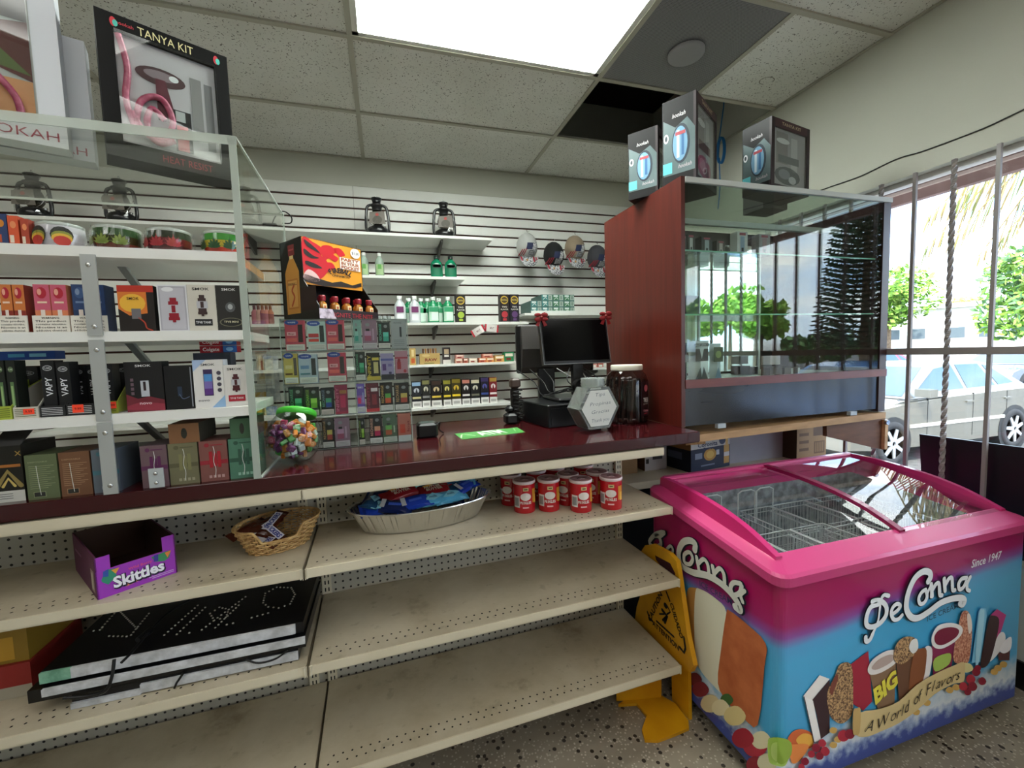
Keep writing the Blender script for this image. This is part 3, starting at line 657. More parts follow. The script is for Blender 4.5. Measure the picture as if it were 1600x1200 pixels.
# plank carrying the glass case, and its end support
WOOD = noisy('pale_plywood', '#a57f56', '#c29a6c', 4, .6, .3, .7, (2, 10, 10)); WOODD = noisy('brown_plywood', '#5a3826', '#744a31', 4, .6, .3, .7, (2, 10, 10))
o = MB(); o.hexa([Vector(p) for p in ((1.165, 1.425, .935), (2.285, 1.425, .955), (2.285, 2.03, .955), (1.165, 2.03, .935), (1.165, 1.425, .965), (2.285, 1.425, .985), (2.285, 2.03, .985), (1.165, 2.03, .965))], WOOD)
o.build('plank', loc=(1.7, 1.7, .95), label='pale wooden plank carrying the glass display case', cat='plank')
r = thing('wooden_bracket', (2.15, 1.6, .80), 'brown wooden end support below the right end of the plank', 'support')
o = MB(); a_ = [on_y(x, y, 1.45) for x, y in ((1292, 664), (1383, 652), (1381, 703), (1292, 682))]; o.prism(a_, (0, .02, 0), WOODD); o.build('board', r)
o = MB(); a_ = on_y(1383, 675, 1.44); o.box(a_.x - .008, a_.x + .012, 1.435, 1.475, a_.z - .085, a_.z + .06, WOOD); o.build('end_strip', r)
o = MB(); a_ = on_y(1386, 660, 1.43); o.cyl((a_.x, 1.436, a_.z), (a_.x, 1.425, a_.z), .012, CHROME); o.build('bolt', r)
# ================================================================ clear acrylic case at the left
AU = -.305; AV0, AV1, AZ = 1.306, 1.936, 1.904
r = thing('acrylic_display_case', G.w(-1.0, 1.6, 1.0), 'clear acrylic display case with white shelves on the left of the counter', 'display case')
def pane(par, name, *a, m=None): b = MB(); b.box(*a, m or ACRYL, G); return b.build(name, par)
pane(r, 'side_panel', AU - .005, AU, AV0, AV1, 1.0, AZ)
tp = pane(r, 'top_panel', -1.65, AU, AV0, AV1, AZ - .005, AZ)
pane(r, 'front_rim', -1.65, AU, AV0 - .001, AV0 + .003, AZ - .022, AZ + .0005, m=EDGE)
pane(r, 'edge_strip', AU - .005, AU + .0005, AV0, AV1, AZ - .005, AZ + .0006, m=EDGE)
pane(r, 'back_rim', -1.65, AU, AV1 - .002, AV1 + .003, AZ - .006, AZ + .001, m=mat('#eef2ea', .3))
pane(r, 'rear_edge', AU - .005, AU + .001, AV1 - .003, AV1 + .001, 1.0, AZ, m=EDGE)
pane(r, 'corner_post', AU - .018, AU - .001, AV0 - .001, AV0 + .004, 1.0, AZ - .004, m=mat('#b4bdb3', .25, alpha=.8))
pane(r, 'foot_strip', AU - .004, AU + .0015, AV0, AV1, 1.0, 1.005, m=EDGE)
SV1 = 1.62
CHIP = noisy('chipboard_edge', '#b08a68', '#c9a07c', 12, .8)
for k, z in enumerate((1.610, 1.405, 1.200)):
    b = MB(); b.box(-1.65, AU - .02, AV0 + .004, SV1, z - .025, z, WHITE, G); sh = b.build('shelf', r)
    b = MB(); b.box(AU - .0202, AU - .0185, AV0 + .03, SV1 - .02, z - .024, z - .001, CHIP if k == 0 else WHITE, G); b.build('end_edge', sh)
for z0, z1, u in ((1.395, 1.590, -.652), (1.185, 1.385, -.652), (1.0, 1.180, -.652)):
    b = MB(); b.box(u, u + .030, AV0 - .001, AV0 + .003, z0, z1, mat('#b9bcbb', .4, metal=.4), G); b_ = b.build('bracket_strip', r)
    for z in (z0 + .022, z1 - .025):
        q = MB(); c = G.w(u + .015, AV0 - .001, z); q.ball(c, .006, CHROME, 10, (1, .6, 1)); q.build('screw', b_)
for z0, z1 in ((1.43, 1.585), (1.225, 1.38), (1.02, 1.175)):
    b = MB(); a_ = G.w(-.635, AV0 + .12, z1); e_ = G.w(-.62, SV1 - .02, z0 + .02); b.hexa([e_, e_ + G.U * .018, e_ + G.U * .018 + Vector((0, 0, .012)), e_ + Vector((0, 0, .012)), a_, a_ + G.U * .018, a_ + G.U * .018 + Vector((0, 0, .012)), a_ + Vector((0, 0, .012))], mat('#aeb1b0', .4, metal=.4)); b.build('diagonal_brace', r)
b = MB(); u_, z_ = G.hit(245, 750, AV0); b.box(u_ - .016, u_ + .016, AV0 - .002, AV0 + .001, 1.005, 1.055, mat('#c8cfd0', .2, alpha=.65), G); q_ = b.build('clear_clip', r)
for z in (1.018, 1.042): q = MB(); q.ball(G.w(u_, AV0 - .003, z), .005, CHROME, 10); q.build('screw', q_)
# ================================================================ glass display case at the right
CX0, CX1, CY0, CY1, CT = 1.13, 2.285, 1.43, 2.03, 1.985
r = thing('glass_display_case', (1.7, 1.73, 1.0), 'glass-fronted display case with red-brown side panel standing on the right of the counter', 'display case')
def bx(par, name, *a, m=None, **k): b = MB(); b.box(*a, m, **k); return b.build(name, par)
bx(r, 'side_panel', CX0, CX0 + .018, CY0, CY1, 1.001, CT, m=PANELW)
q_ = bx(r, 'end_panel', CX1 - .045, CX1, CY0, CY1, .99, CT - .02, m=noisy('dark_brown_panel', '#2b1411', '#3b1c16', 5, .35, .3, .7, (10, 10, .6)))
bx(r, 'bottom_rail', CX0 + .018, CX1, CY0 - .004, CY0 + .018, 1.158, 1.192, m=noisy('rose_brown_rail', '#6b3330', '#7d4038', 5, .35, .3, .7, (.6, 10, 10)))
bx(r, 'deck', CX0 + .018, CX1, CY0 + .018, CY1, 1.165, 1.18, m=WHITE)
m, t, b = nodes('smoked_kick_panel', .22); v = coords(t, (1, 1, 6)); n1 = N(t, 'TexNoise', i_Scale=2.2, i_Detail=3); t.links.new(v, n1.inputs['Vector']); t.links.new(ramp(t, n1.outputs['Fac'], [(.35, '#1f2023'), (.65, '#2a2b2f')]), b.inputs['Base Color']); b.inputs['Coat Weight'].default_value = .25; b.inputs['Coat Roughness'].default_value = .12
bx(r, 'kick_panel', CX0 + .018, CX1 - .045, CY0 + .006, CY0 + .014, 1.003, 1.158, m=m)
bx(r, 'top_rail', CX0 + .018, CX1, CY0 - .006, CY0 + .008, CT - .022, CT - .002, m=mat('#c9ccc8', .35))
bx(r, 'glass_top', CX0 + .018, CX1, CY0, CY1, CT - .008, CT - .002, m=GLASS)
bx(r, 'front_glass', CX0 + .018, CX1 - .045, CY0 + .004, CY0 + .009, 1.192, CT - .022, m=GLASS)
bx(r, 'rear_rail', CX0 + .018, CX1 - .045, 1.625, 1.645, 1.872, 1.896, m=mat('#b9bdba', .35))
bx(r, 'back_frame', CX0 + .018, CX1 - .045, CY1 - .015, CY1, 1.18, CT - .02, m=mat('#1c1513', .6))
bx(r, 'mirror_door', CX0 + .03, 1.735, 1.635, 1.641, 1.182, 1.79, m=mat('#cfd6d4', .015, metal=1))
bx(r, 'mirror_edge', 1.735, 1.742, 1.633, 1.643, 1.182, 1.79, m=mat('#d5dad6', .3))
gs = bx(r, 'glass_shelf', CX0 + .02, CX1 - .05, CY0 + .03, 1.632, 1.708, 1.714, m=GLASS)
bx(gs, 'shelf_edge', CX0 + .02, CX1 - .05, CY0 + .028, CY0 + .030, 1.708, 1.714, m=mat('#8fc9b4', .2, alpha=.7))
gs = bx(r, 'glass_shelf', CX0 + .02, CX1 - .05, CY0 + .03, 1.632, 1.452, 1.458, m=GLASS)
bx(gs, 'shelf_edge', CX0 + .02, CX1 - .05, CY0 + .028, CY0 + .030, 1.452, 1.458, m=mat('#8fc9b4', .2, alpha=.7))
for x, z in ((1.26, 1.70), (1.26, 1.45)): pass
for px in (1126, 1331): a_ = on_y(px, 660, 1.43); bx(r, 'glass_clip', a_.x - .02, a_.x + .02, 1.422, 1.44, .985, 1.003, m=mat('#b8c0c4', .3))
# ================================================================ ice cream freezer
FX0, FX1, FY0, FY1 = 1.03, 2.165, .890, 1.50
m, t, b = nodes('printed_freezer_wrap', .35); a = N(t, 'NewGeometry'); s_ = N(t, 'SeparateXYZ'); t.links.new(a.outputs['Position'], s_.inputs[0])
nn = N(t, 'TexNoise', i_Scale=34, i_Detail=8); t.links.new(a.outputs['Position'], nn.inputs['Vector'])
n3 = N(t, 'TexNoise', i_Scale=3, i_Detail=2); t.links.new(a.outputs['Position'], n3.inputs['Vector'])
k1 = N(t, 'Math', operation='MULTIPLY_ADD'); k1.inputs[1].default_value = -.075; t.links.new(s_.outputs['X'], k1.inputs[0]); t.links.new(s_.outputs['Z'], k1.inputs[2])   # z - .075x
k2 = N(t, 'Math', operation='MULTIPLY_ADD'); k2.inputs[1].default_value = .03; t.links.new(n3.outputs['Fac'], k2.inputs[0]); t.links.new(k1.outputs[0], k2.inputs[2])
hi = ramp(t, k2.outputs[0], [(.0, '#3a9fd4'), (.34, '#46a8d8'), (.385, '#4f9fd2'), (.418, '#8a4a9a'), (.452, '#a31463'), (.52, '#a80f58')])
k3 = N(t, 'Math', operation='MULTIPLY_ADD'); k3.inputs[1].default_value = .10; t.links.new(nn.outputs['Fac'], k3.inputs[0]); t.links.new(s_.outputs['Z'], k3.inputs[2])
lo = ramp(t, k3.outputs[0], [(.0, '#2b3f86'), (.10, '#31489a'), (.125, '#9fb2d4'), (.15, '#dfe6ee'), (.185, '#c4d4e4'), (.21, '#8fc0e0'), (.24, '#46a8d8')])
gt = N(t, 'MapRange'); gt.inputs['From Min'].default_value = .15; gt.inputs['From Max'].default_value = .19; t.links.new(s_.outputs['Z'], gt.inputs[0])
x_ = N(t, 'Mix', data_type='RGBA'); t.links.new(gt.outputs[0], x_.inputs[0]); t.links.new(lo, x_.inputs[6]); t.links.new(hi, x_.inputs[7]); t.links.new(x_.outputs[2], b.inputs['Base Color']); b.inputs['Coat Weight'].default_value = .25; WRAP = m
PINK = mat('#c2276b', .3, coat=.3, name='pink_freezer_plastic'); PINKD = mat('#8c1246', .3, coat=.3, name='dark_pink_plastic'); PINKL = mat('#c63f78', .33, coat=.2, name='pink_freezer_rim')
def rrect(x0, x1, y0, y1, r, n=6):
    pts = []
    for cx, cy, a0 in ((x1 - r, y0 + r, -90), (x1 - r, y1 - r, 0), (x0 + r, y1 - r, 90), (x0 + r, y0 + r, 180)):
        for i in range(n + 1): a = math.radians(a0 + 90 * i / n); pts.append((cx + r * math.cos(a), cy + r * math.sin(a)))
    return pts
fz = thing('chest_freezer', ((FX0 + FX1) / 2, 1.2, FZ), 'pink and blue ice cream chest freezer with curved sliding glass lids', 'freezer')
def ztop_(y): return .0 if y < 0 else .655 + .06 * max(0, min(1, (y - .95) / .5))
b = MB(); P = rrect(FX0, FX1, FY0, FY1, .03); n = len(P)
zb, zt = .015, (lambda y: .655 + .075 * max(0, (y - FY0) / (FY1 - FY0)))
b.add([(x, y, zb) for x, y in P] + [(x, y, zt(y)) for x, y in P], [(i, (i + 1) % n, (i + 1) % n + n, i + n) for i in range(n)], WRAP)
b.poly([(x, y, zb) for x, y in P][::-1], BLACKP); body = b.build('body', fz)
# rim: loops from outer skirt to inner opening
P0 = rrect(FX0 - .014, FX1 + .014, FY0 - .014, FY1 + .012, .045); P1 = rrect(FX0 - .008, FX1 + .008, FY0 - .006, FY1 + .006, .04); P2 = rrect(FX0 + .045, FX1 - .045, FY0 + .062, FY1 - .04, .02); P3 = rrect(FX0 + .05, FX1 - .05, FY0 + .066, FY1 - .044, .02)
def zl(y, o_): return zt(y) + o_
loops = [[(x, y, zl(y, -.012)) for x, y in P0], [(x, y, zl(y, .014)) for x, y in P0], [(x, y, zl(y, .022)) for x, y in P1], [(x, y, zl(y, .040)) for x, y in P2], [(x, y, zl(y, -.02)) for x, y in P3]]
b = MB(); vs = sum(loops, []); fs = []
for k in range(4):
    for i in range(n): j = (i + 1) % n; fs.append((k * n + i, k * n + j, k * n + n + j, k * n + n + i))
b.add(vs, fs, PINKL); b.build('rim', fz)
# curved side cheeks
prof = [(.935, .700), (1.0, .727), (1.06, .748), (1.15, .768), (1.25, .781), (1.35, .788), (1.45, .790), (1.478, .786)]
prof = [(p.x, p.y) for p in smooth_line([(y, z, 0) for y, z in prof], 3)]
def zg(y):
    for (a0, z0), (a1, z1) in zip(prof, prof[1:]):
        if a0 <= y <= a1: return z0 + (z1 - z0) * (y - a0) / (a1 - a0)
    return prof[0][1] if y < prof[0][0] else prof[-1][1]
for x0, x1 in ((FX0 + .034, FX0 + .058), (FX1 - .058, FX1 - .034)):
    b = MB(); n_ = len(prof); lowz = [zl(y, .02) for y, z in prof]
    vs = [(x0, y, z + .004) for y, z in prof] + [(x1, y, z + .002) for y, z in prof] + [(x0 - .004, y, l) for (y, z), l in zip(prof, lowz)] + [(x1, y, l) for (y, z), l in zip(prof, lowz)]
    fs = []
    for i in range(n_ - 1): fs += [(i, i + 1, n_ + i + 1, n_ + i), (2 * n_ + i, 2 * n_ + i + 1, i + 1, i), (n_ + i, n_ + i + 1, 3 * n_ + i + 1, 3 * n_ + i)]
    fs += [(0, n_, 3 * n_, 2 * n_), (n_ - 1, 2 * n_ - 1, 4 * n_ - 1, 3 * n_ - 1)]
    b.add(vs, fs, PINK); b.build('side_cheek', fz)
XD = 1.595
def lid(x0, x1, dz, label):
    b = MB(); n_ = len(prof)
    up = [(y, (.702 + .25 * (y - .935) if y < 1.15 else .7558 + (.032) * math.sin(min(1, (y - 1.15) / .3) * math.pi / 2)) - .004 + dz) for y, z in prof]
    vs = [(x0, y, z) for y, z in up] + [(x1, y, z) for y, z in up]
    b.add(vs, [(i, i + 1, n_ + i + 1, n_ + i) for i in range(n_ - 1)], GLASS, True)
    o_ = b.build('glass_lid', fz); return o_
l1 = lid(FX0 + .058, XD + .02, -.012, ''); l2 = lid(XD - .01, FX1 - .058, 0, '')
def arcbar(par, name, x0, x1, dz, h, m_):
    b = MB(); n_ = len(prof); vs = []
    for x, dd in ((x0, 0), (x1, 0), (x0, -h), (x1, -h)): vs += [(x, y, z + dz + dd) for y, z in prof]
    fs = []
    for i in range(n_ - 1): fs += [(i, n_ + i, n_ + i + 1, i + 1), (2 * n_ + i, i, i + 1, 2 * n_ + i + 1), (n_ + i, 3 * n_ + i, 3 * n_ + i + 1, n_ + i + 1)]
    b.add(vs, fs, m_); b.build(name, par)
arcbar(fz, 'centre_bar', XD - .012, XD + .012, .004, .014, PINKD)
b = MB(); b.box(FX0 + .04, FX1 - .04, FY1 - .045, FY1 - .012, .735, .795, PINKL, ch=.006); b.build('rear_rail', fz)
b = MB(); b.box(FX0 + .06, XD, FY1 - .06, FY1 - .045, .765, .785, PINK); b.build('lid_rail', fz)
# liner and wire baskets
FROST = noisy('frosted_liner', '#6d727a', '#a4a9b0', 30, .8, .35, .65, b_=.4)
b = MB(); P4 = rrect(FX0 + .05, FX1 - .05, FY0 + .066, FY1 - .044, .02); n = len(P4)
b.add([(x, y, zl(y, -.02)) for x, y in P4] + [(x, y, .30) for x, y in P4], [(i, i + n, (i + 1) % n + n, (i + 1) % n) for i in range(n)], FROST); b.poly([(x, y, .30) for x, y in P4], FROST)
b.build('liner', fz)
WIRE = mat('#d5d7da', .35, metal=.2, name='white_wire')
def basket(x0, x1, y0, y1, z0, z1):
    b = MB()
    for z in (z1, z1 - .02, z0): b.tube([(x0, y0, z), (x1, y0, z), (x1, y1, z), (x0, y1, z)], .0028 if z == z1 else .0018, WIRE, 5, closed=True)
    k = int((x1 - x0) / .016)
    for i in range(k + 1):
        x = x0 + (x1 - x0) * i / k; b.tube([(x, y0, z1), (x, y0, z0), (x, y1, z0), (x, y1, z1)], .0012, WIRE, 4, smooth=False)
    k = int((y1 - y0) / .016)
    for i in range(1, k):
        y = y0 + (y1 - y0) * i / k; b.tube([(x0, y, z1), (x0, y, z0), (x1, y, z0), (x1, y, z1)], .0012, WIRE, 4, smooth=False)
    return b.build('wire_basket', fz)
xs_ = [FX0 + .065, 1.26, 1.43, 1.60, 1.80, FX1 - .065]
for i in range(5):
    basket(xs_[i] + .004, xs_[i + 1] - .004, .965, 1.20, .42, .625 if i < 3 else .60)
for i in range(5):
    if i < 2: continue
    basket(xs_[i] + .004, xs_[i + 1] - .004, 1.21, 1.44, .42, .61)
b = MB()
for x in (1.13, 1.24, 1.42, 1.52): b.tube([(x, 1.435, .55), (x, 1.435, .69), (x + .02, 1.435, .70), (x + .07, 1.435, .70), (x + .09, 1.435, .69), (x + .09, 1.435, .55)], .003, WIRE, 6)
b.build('basket_hooks', fz)
for x in (FX0 + .09, FX1 - .09):
    for y in (FY0 + .07, FY1 - .1):
        b = MB(); b.cyl((x - .012, y, FZ + .032), (x + .012, y, FZ + .032), .032, BLACKP, seg=20); b.box(x - .02, x + .02, y - .018, y + .018, FZ + .035, .016, mat('#55565a', .4, metal=.6)); b.build('caster', fz)
# ---- printed artwork on the front and the left side
INKW = mat('#e9ebf0', .4); INKK = mat('#1a2233', .5)
b = MB(); d = D(b, (FX0, FY0, 0), (1, 0, 0), (0, 0, 1)); d.e = .0009
def TR(pts): return d.trace(pts, 1200, 860, 3.53)
LB = [0]
def blob(pts, c, l=1, n=4):
    LB[0] = (LB[0] + 1) % 12; l = l + LB[0] * .07
    d.poly([(p.x, p.y) for p in smooth_line([(a, q, 0) for a, q in TR(pts)], n, True)], c, l)
def flat(pts, c, l=1): d.poly(TR(pts), c, l)
# fruit and pieces, left to right
blob([(0, 1040), (60, 1035), (112, 1048), (115, 1120), (90, 1185), (30, 1180), (0, 1150)], '#a7c65a', 2); blob([(20, 1060), (90, 1062), (95, 1130), (50, 1160), (15, 1130)], '#c8dc86', 3)
blob([(105, 1040), (130, 1000), (180, 982), (240, 1010), (240, 1080), (160, 1100), (110, 1090)], '#d96a3a', 2); blob([(150, 1040), (190, 1005), (240, 1020), (240, 1070), (180, 1075)], '#f0b24c', 3); blob([(112, 1075), (150, 1062), (220, 1070), (170, 1150), (125, 1165)], '#ef8f4a', 4)
flat([(190, 800), (280, 685), (335, 705), (245, 815), (280, 1050), (245, 1040)], '#efe9e4', 3); flat([(238, 820), (335, 705), (333, 1000), (285, 1035), (262, 900)], '#3a2024', 4); flat([(190, 800), (240, 822), (285, 1040), (245, 1050)], '#f4efec', 5); d.stroke(TR([(190, 800), (245, 1050)]), .0025, INKK, 6, smooth=False)
NUT = noisy('nutty_chocolate', '#5a3a26', '#c8a070', 160, .6, .4, .6, b_=.2)
blob([(320, 780), (365, 680), (385, 630), (430, 612), (458, 650), (462, 800), (455, 900), (400, 950), (345, 920), (325, 860)], NUT, 4); blob([(332, 760), (360, 690), (378, 680), (372, 720), (345, 790)], '#7b4032', 5)
flat([(452, 625), (548, 552), (570, 830), (520, 880), (460, 840)], '#a5233a', 3)
flat([(548, 650), (700, 560), (690, 860), (600, 880)], '#8a6a4e', 4); blob([(540, 650), (570, 595), (640, 550), (700, 545), (720, 575), (690, 620), (620, 665), (560, 680)], '#e8e0dc', 5); blob([(560, 640), (600, 595), (660, 568), (690, 580), (660, 615), (590, 650)], '#b9a39a', 6)
d.text('BIG', *TR([(636, 745)])[0], .050, '#e6d84a', 7, bold=.05, shear=.2, rot=.42)
blob([(680, 560), (700, 500), (750, 468), (800, 480), (810, 540), (770, 590), (720, 620), (685, 600)], NUT, 7); blob([(762, 530), (775, 490), (805, 480), (812, 530), (785, 560)], '#e9e6e2', 8)
flat([(695, 590), (800, 570), (775, 770), (712, 830)], '#6b4630', 6)
blob([(790, 560), (830, 535), (862, 545), (850, 680), (815, 760), (765, 765)], '#8a4f2c', 7); blob([(850, 540), (895, 540), (880, 680), (840, 730)], '#ece4e4', 6)
blob([(888, 470), (920, 410), (990, 392), (1050, 410), (1055, 450), (1010, 500), (940, 535), (895, 520)], '#f0ecec', 8); blob([(902, 465), (930, 430), (990, 415), (1035, 430), (1020, 470), (950, 512), (910, 505)], '#7c1438', 9); flat([(892, 520), (1020, 500), (1000, 640), (900, 690)], '#8c2350', 6); blob([(905, 590), (990, 560), (985, 620), (910, 660)], '#a8c45a', 7)
PEACH = noisy('nutty_pink', '#a4583f', '#dba184', 130, .6, .4, .6, b_=.2)
blob([(1035, 420), (1050, 350), (1075, 325), (1100, 350), (1112, 440), (1095, 600), (1050, 620), (1010, 600), (1015, 520)], PEACH, 7); blob([(1082, 350), (1100, 350), (1110, 420), (1092, 450)], '#f0dcd0', 8)
flat([(1150, 330), (1165, 312), (1190, 316), (1195, 360), (1160, 610), (1112, 615)], '#7fc4e8', 6); blob([(1150, 345), (1168, 320), (1180, 350), (1150, 600), (1130, 600)], '#a8daf2', 7)
flat([(1215, 350), (1250, 318), (1300, 350), (1240, 540), (1190, 600)], '#b8347c', 7); blob([(1200, 380), (1225, 352), (1258, 375), (1245, 470), (1205, 610), (1160, 640), (1160, 590)], '#3c2226', 8)
blob([(1255, 460), (1290, 450), (1290, 510), (1230, 590), (1205, 595)], '#e8e4e8', 7); blob([(1260, 540), (1290, 490), (1325, 470), (1322, 535), (1285, 560)], '#eeeaf0', 8); flat([(1255, 560), (1322, 540), (1318, 600), (1260, 600)], '#5a3030', 7)
for (x, y, r_) in ((250, 1075, 24), (285, 1050, 22), (300, 1095, 26), (225, 1110, 20), (190, 1150, 22), (270, 1120, 22), (170, 1180, 18), (400, 1010, 32), (435, 1000, 28), (1060, 740, 24), (1100, 700, 26), (1130, 660, 24), (1110, 740, 26), (1165, 712, 22), (1085, 770, 20), (1140, 640, 18)):
    blob([(x + r_ * math.cos(a), y + r_ * math.sin(a)) for a in (0, 1, 2, 3, 4, 5)], '#8e1530' if (x + y) % 3 else '#b52a3e', 9, 3)
for (x, y) in ((345, 980), (370, 1030), (345, 1060), (985, 760), (1020, 745), (1250, 640), (1280, 620), (1230, 660), (800, 880), (860, 830)):
    blob([(x - 22, y), (x - 5, y - 18), (x + 20, y - 8), (x + 14, y + 14), (x - 8, y + 16)], '#d0a65a', 9, 3)
# ribbon
blob([(470, 1005), (465, 940), (490, 880), (600, 860), (700, 820), (800, 730), (900, 670), (1000, 625), (1060, 605), (1065, 650), (1058, 712), (1000, 725), (900, 780), (800, 870), (700, 940), (600, 985), (530, 1012)], '#d9c08a', 11, 3)
blob([(450, 870), (470, 855), (490, 862), (485, 985), (462, 1002), (448, 985)], '#c9a668', 12); blob([(1062, 612), (1100, 618), (1110, 650), (1066, 662)], '#e0d49a', 10)
line = TR([(505, 955), (580, 938), (640, 905), (720, 862), (800, 795), (880, 735), (960, 698), (1035, 665)])
s_txt = 'A World of Flavors'; L_ = smooth_line([(p[0], p[1], 0) for p in line], 12); cum = [0]
for i in range(1, len(L_)): cum.append(cum[-1] + (L_[i] - L_[i - 1]).length)
def along(L_, cum, q):
    for i in range(1, len(L_)):
        if cum[i] >= q: f = (q - cum[i - 1]) / max(1e-9, cum[i] - cum[i - 1]); p = L_[i - 1].lerp(L_[i], f); t_ = (L_[i] - L_[i - 1]).normalized(); return p, math.atan2(t_.y, t_.x)
    return L_[-1], 0
wds = [1.25, .5, 1.5, .75, .6, .4, .8, .4, .75, .5, .4, .9, .45, .75, .75, .75, .6, .6]; tot = sum(wds); acc = 0
for ch_, w_ in zip(s_txt, wds):
    p, a_ = along(L_, cum, cum[-1] * (acc + w_ / 2) / tot); acc += w_
    if ch_ != ' ': d.text(ch_, p.x, p.y, .036, '#1c130e', 14, shear=.45, rot=a_, bold=-.006)
# script logo: drawn strokes
def SW(w, k, a): return [x * k + a for x in w] if isinstance(w, (list, tuple)) else w * k + a
def logo(dd, Tr, sc=1.0, ink=INKW):
    S = [([(560, 275), (600, 270), (634, 300), (634, 350), (600, 395), (555, 415), (527, 400), (530, 350), (552, 305), (590, 290)], .017), ([(648, 244), (622, 240), (606, 270), (598, 330), (588, 390), (566, 440), (546, 484), (526, 492), (522, 470)], [.014, .012, .009, .008, .010, .014, .016, .015]),
         ([(668, 345), (695, 325), (712, 300), (695, 288), (672, 305), (662, 340), (675, 372), (700, 372), (722, 350)], .0135),
         ([(865, 165), (878, 140), (870, 115), (835, 112), (790, 150), (755, 230), (745, 310), (770, 358), (810, 365), (870, 330), (930, 285), (990, 262), (1045, 255), (1065, 270), (1055, 292), (1040, 285)], .022),
         ([(850, 210), (828, 225), (812, 260), (822, 288), (845, 278), (858, 245), (850, 210)], .014), ([(858, 232), (880, 190), (880, 250)], .011), ([(880, 180), (885, 245)], .016), ([(884, 215), (905, 180), (922, 178), (926, 235), (938, 240)], .015), ([(950, 150), (955, 215)], .016), ([(955, 185), (975, 150), (992, 148), (996, 208), (1008, 212)], .015),
         ([(1072, 145), (1045, 150), (1028, 180), (1035, 208), (1055, 195), (1070, 165)], .015), ([(1092, 140), (1076, 175), (1075, 205), (1088, 215)], .014)]
    for i, (pts, w_) in enumerate(S): dd.stroke(Tr(pts), SW(w_, sc * 1.15, .0055), INKK, 7 + .25 * i)
    for i, (pts, w_) in enumerate(S): dd.stroke(Tr([(x - 3, y - 3) for x, y in pts]), SW(w_, sc * 1.15, 0), ink, 11 + .25 * i)
logo(d, TR, .85)
pc = TR([(857, 368), (1028, 292)]); d.text('ICE CREAM', (pc[0][0] + pc[1][0]) / 2, (pc[0][1] + pc[1][1]) / 2, .018, '#27506e', 11, w=(Vector(pc[1]) - Vector(pc[0])).length, rot=math.atan2(pc[1][1] - pc[0][1], pc[1][0] - pc[0][0]))
pc = TR([(1100, 68), (1268, 15)]); d.text('Since 1947', (pc[0][0] + pc[1][0]) / 2, (pc[0][1] + pc[1][1]) / 2, .027, INKW, 11, w=(Vector(pc[1]) - Vector(pc[0])).length, rot=math.atan2(pc[1][1] - pc[0][1], pc[1][0] - pc[0][0]), shear=.25)
b.build('front_artwork', fz)
# left side
b = MB(); d = D(b, (FX0, FY1, 0), (0, -1, 0), (0, 0, 1)); d.e = .0009
def TR(pts): return d.trace(pts, 960, 820, 3.157)
blob([(360, 330), (400, 310), (470, 340), (550, 430), (540, 600), (520, 800), (430, 720), (380, 620), (362, 500)], '#c08a45', 2)
blob([(402, 335), (430, 318), (500, 360), (556, 430), (545, 600), (520, 740), (540, 830), (490, 790), (420, 700), (398, 560)], '#dcd8c2', 3)
OR = noisy('orange_ice', '#a9552c', '#c06a3c', 18, .6)
blob([(556, 440), (572, 422), (660, 490), (752, 585), (745, 700), (712, 985), (640, 950), (560, 870), (515, 780), (530, 620)], OR, 4, 3)
for (x, y, rx, c_) in ((430, 810, 42, '#7a2130'), (480, 880, 50, '#d8c69a'), (530, 900, 45, '#e6d8b0'), (600, 940, 55, '#dcc78c'), (640, 1050, 55, '#a31f33'), (700, 1090, 60, '#b52a3e'), (730, 1060, 50, '#e6dcb8'), (700, 1180, 45, '#8e1a2c'), (400, 760, 36, '#6a1c28'), (560, 860, 32, '#3f6a36'), (760, 1170, 50, '#d8d2b0')):
    blob([(x + rx * math.cos(a), y + rx * .9 * math.sin(a)) for a in (0, 1, 2, 3, 4, 5)], c_, 5, 3)
blob([(770, 1050), (870, 1060), (880, 1130), (830, 1180), (780, 1120)], '#a7c65a', 6)
Tm = lambda pts: d.trace(pts, 960, 820, 3.157)
SL = [([(248, 38), (212, 50), (185, 85), (205, 110), (240, 100), (232, 60), (205, 55)], .020), ([(240, 60), (262, 40), (250, 35)], .013), ([(272, 120), (290, 105), (302, 125), (292, 145), (272, 130)], .013),
      ([(410, 125), (412, 95), (385, 78), (350, 90), (330, 140), (345, 200), (400, 235), (470, 250), (540, 290), (600, 350), (630, 400), (632, 420), (612, 405)], .026),
      ([(375, 135), (358, 150), (360, 185), (385, 195), (400, 170), (390, 140), (375, 135)], .016), ([(420, 160), (432, 225)], .017), ([(430, 190), (455, 170), (475, 195), (482, 245)], .016), ([(500, 205), (512, 270)], .017), ([(512, 235), (535, 215), (555, 240), (560, 285)], .016), ([(640, 290), (605, 285), (590, 310), (605, 345), (635, 335), (645, 300)], .016), ([(660, 325), (640, 345), (650, 380)], .014)]
for i, (pts, w_) in enumerate(SL): d.stroke(Tm(pts), w_ * .92 + .006, INKK, 7 + .25 * i)
for i, (pts, w_) in enumerate(SL): d.stroke(Tm([(x - 2, y - 3) for x, y in pts]), w_ * .92, mat('#cfcfc6', .4), 11 + .25 * i)
pc = Tm([(430, 285), (590, 380)]); d.text('ICE CREAM', (pc[0][0] + pc[1][0]) / 2, (pc[0][1] + pc[1][1]) / 2, .020, '#3a3f63', 9, w=(Vector(pc[1]) - Vector(pc[0])).length, rot=math.atan2(pc[1][1] - pc[0][1], pc[1][0] - pc[0][0]))
b.build('side_artwork', fz)
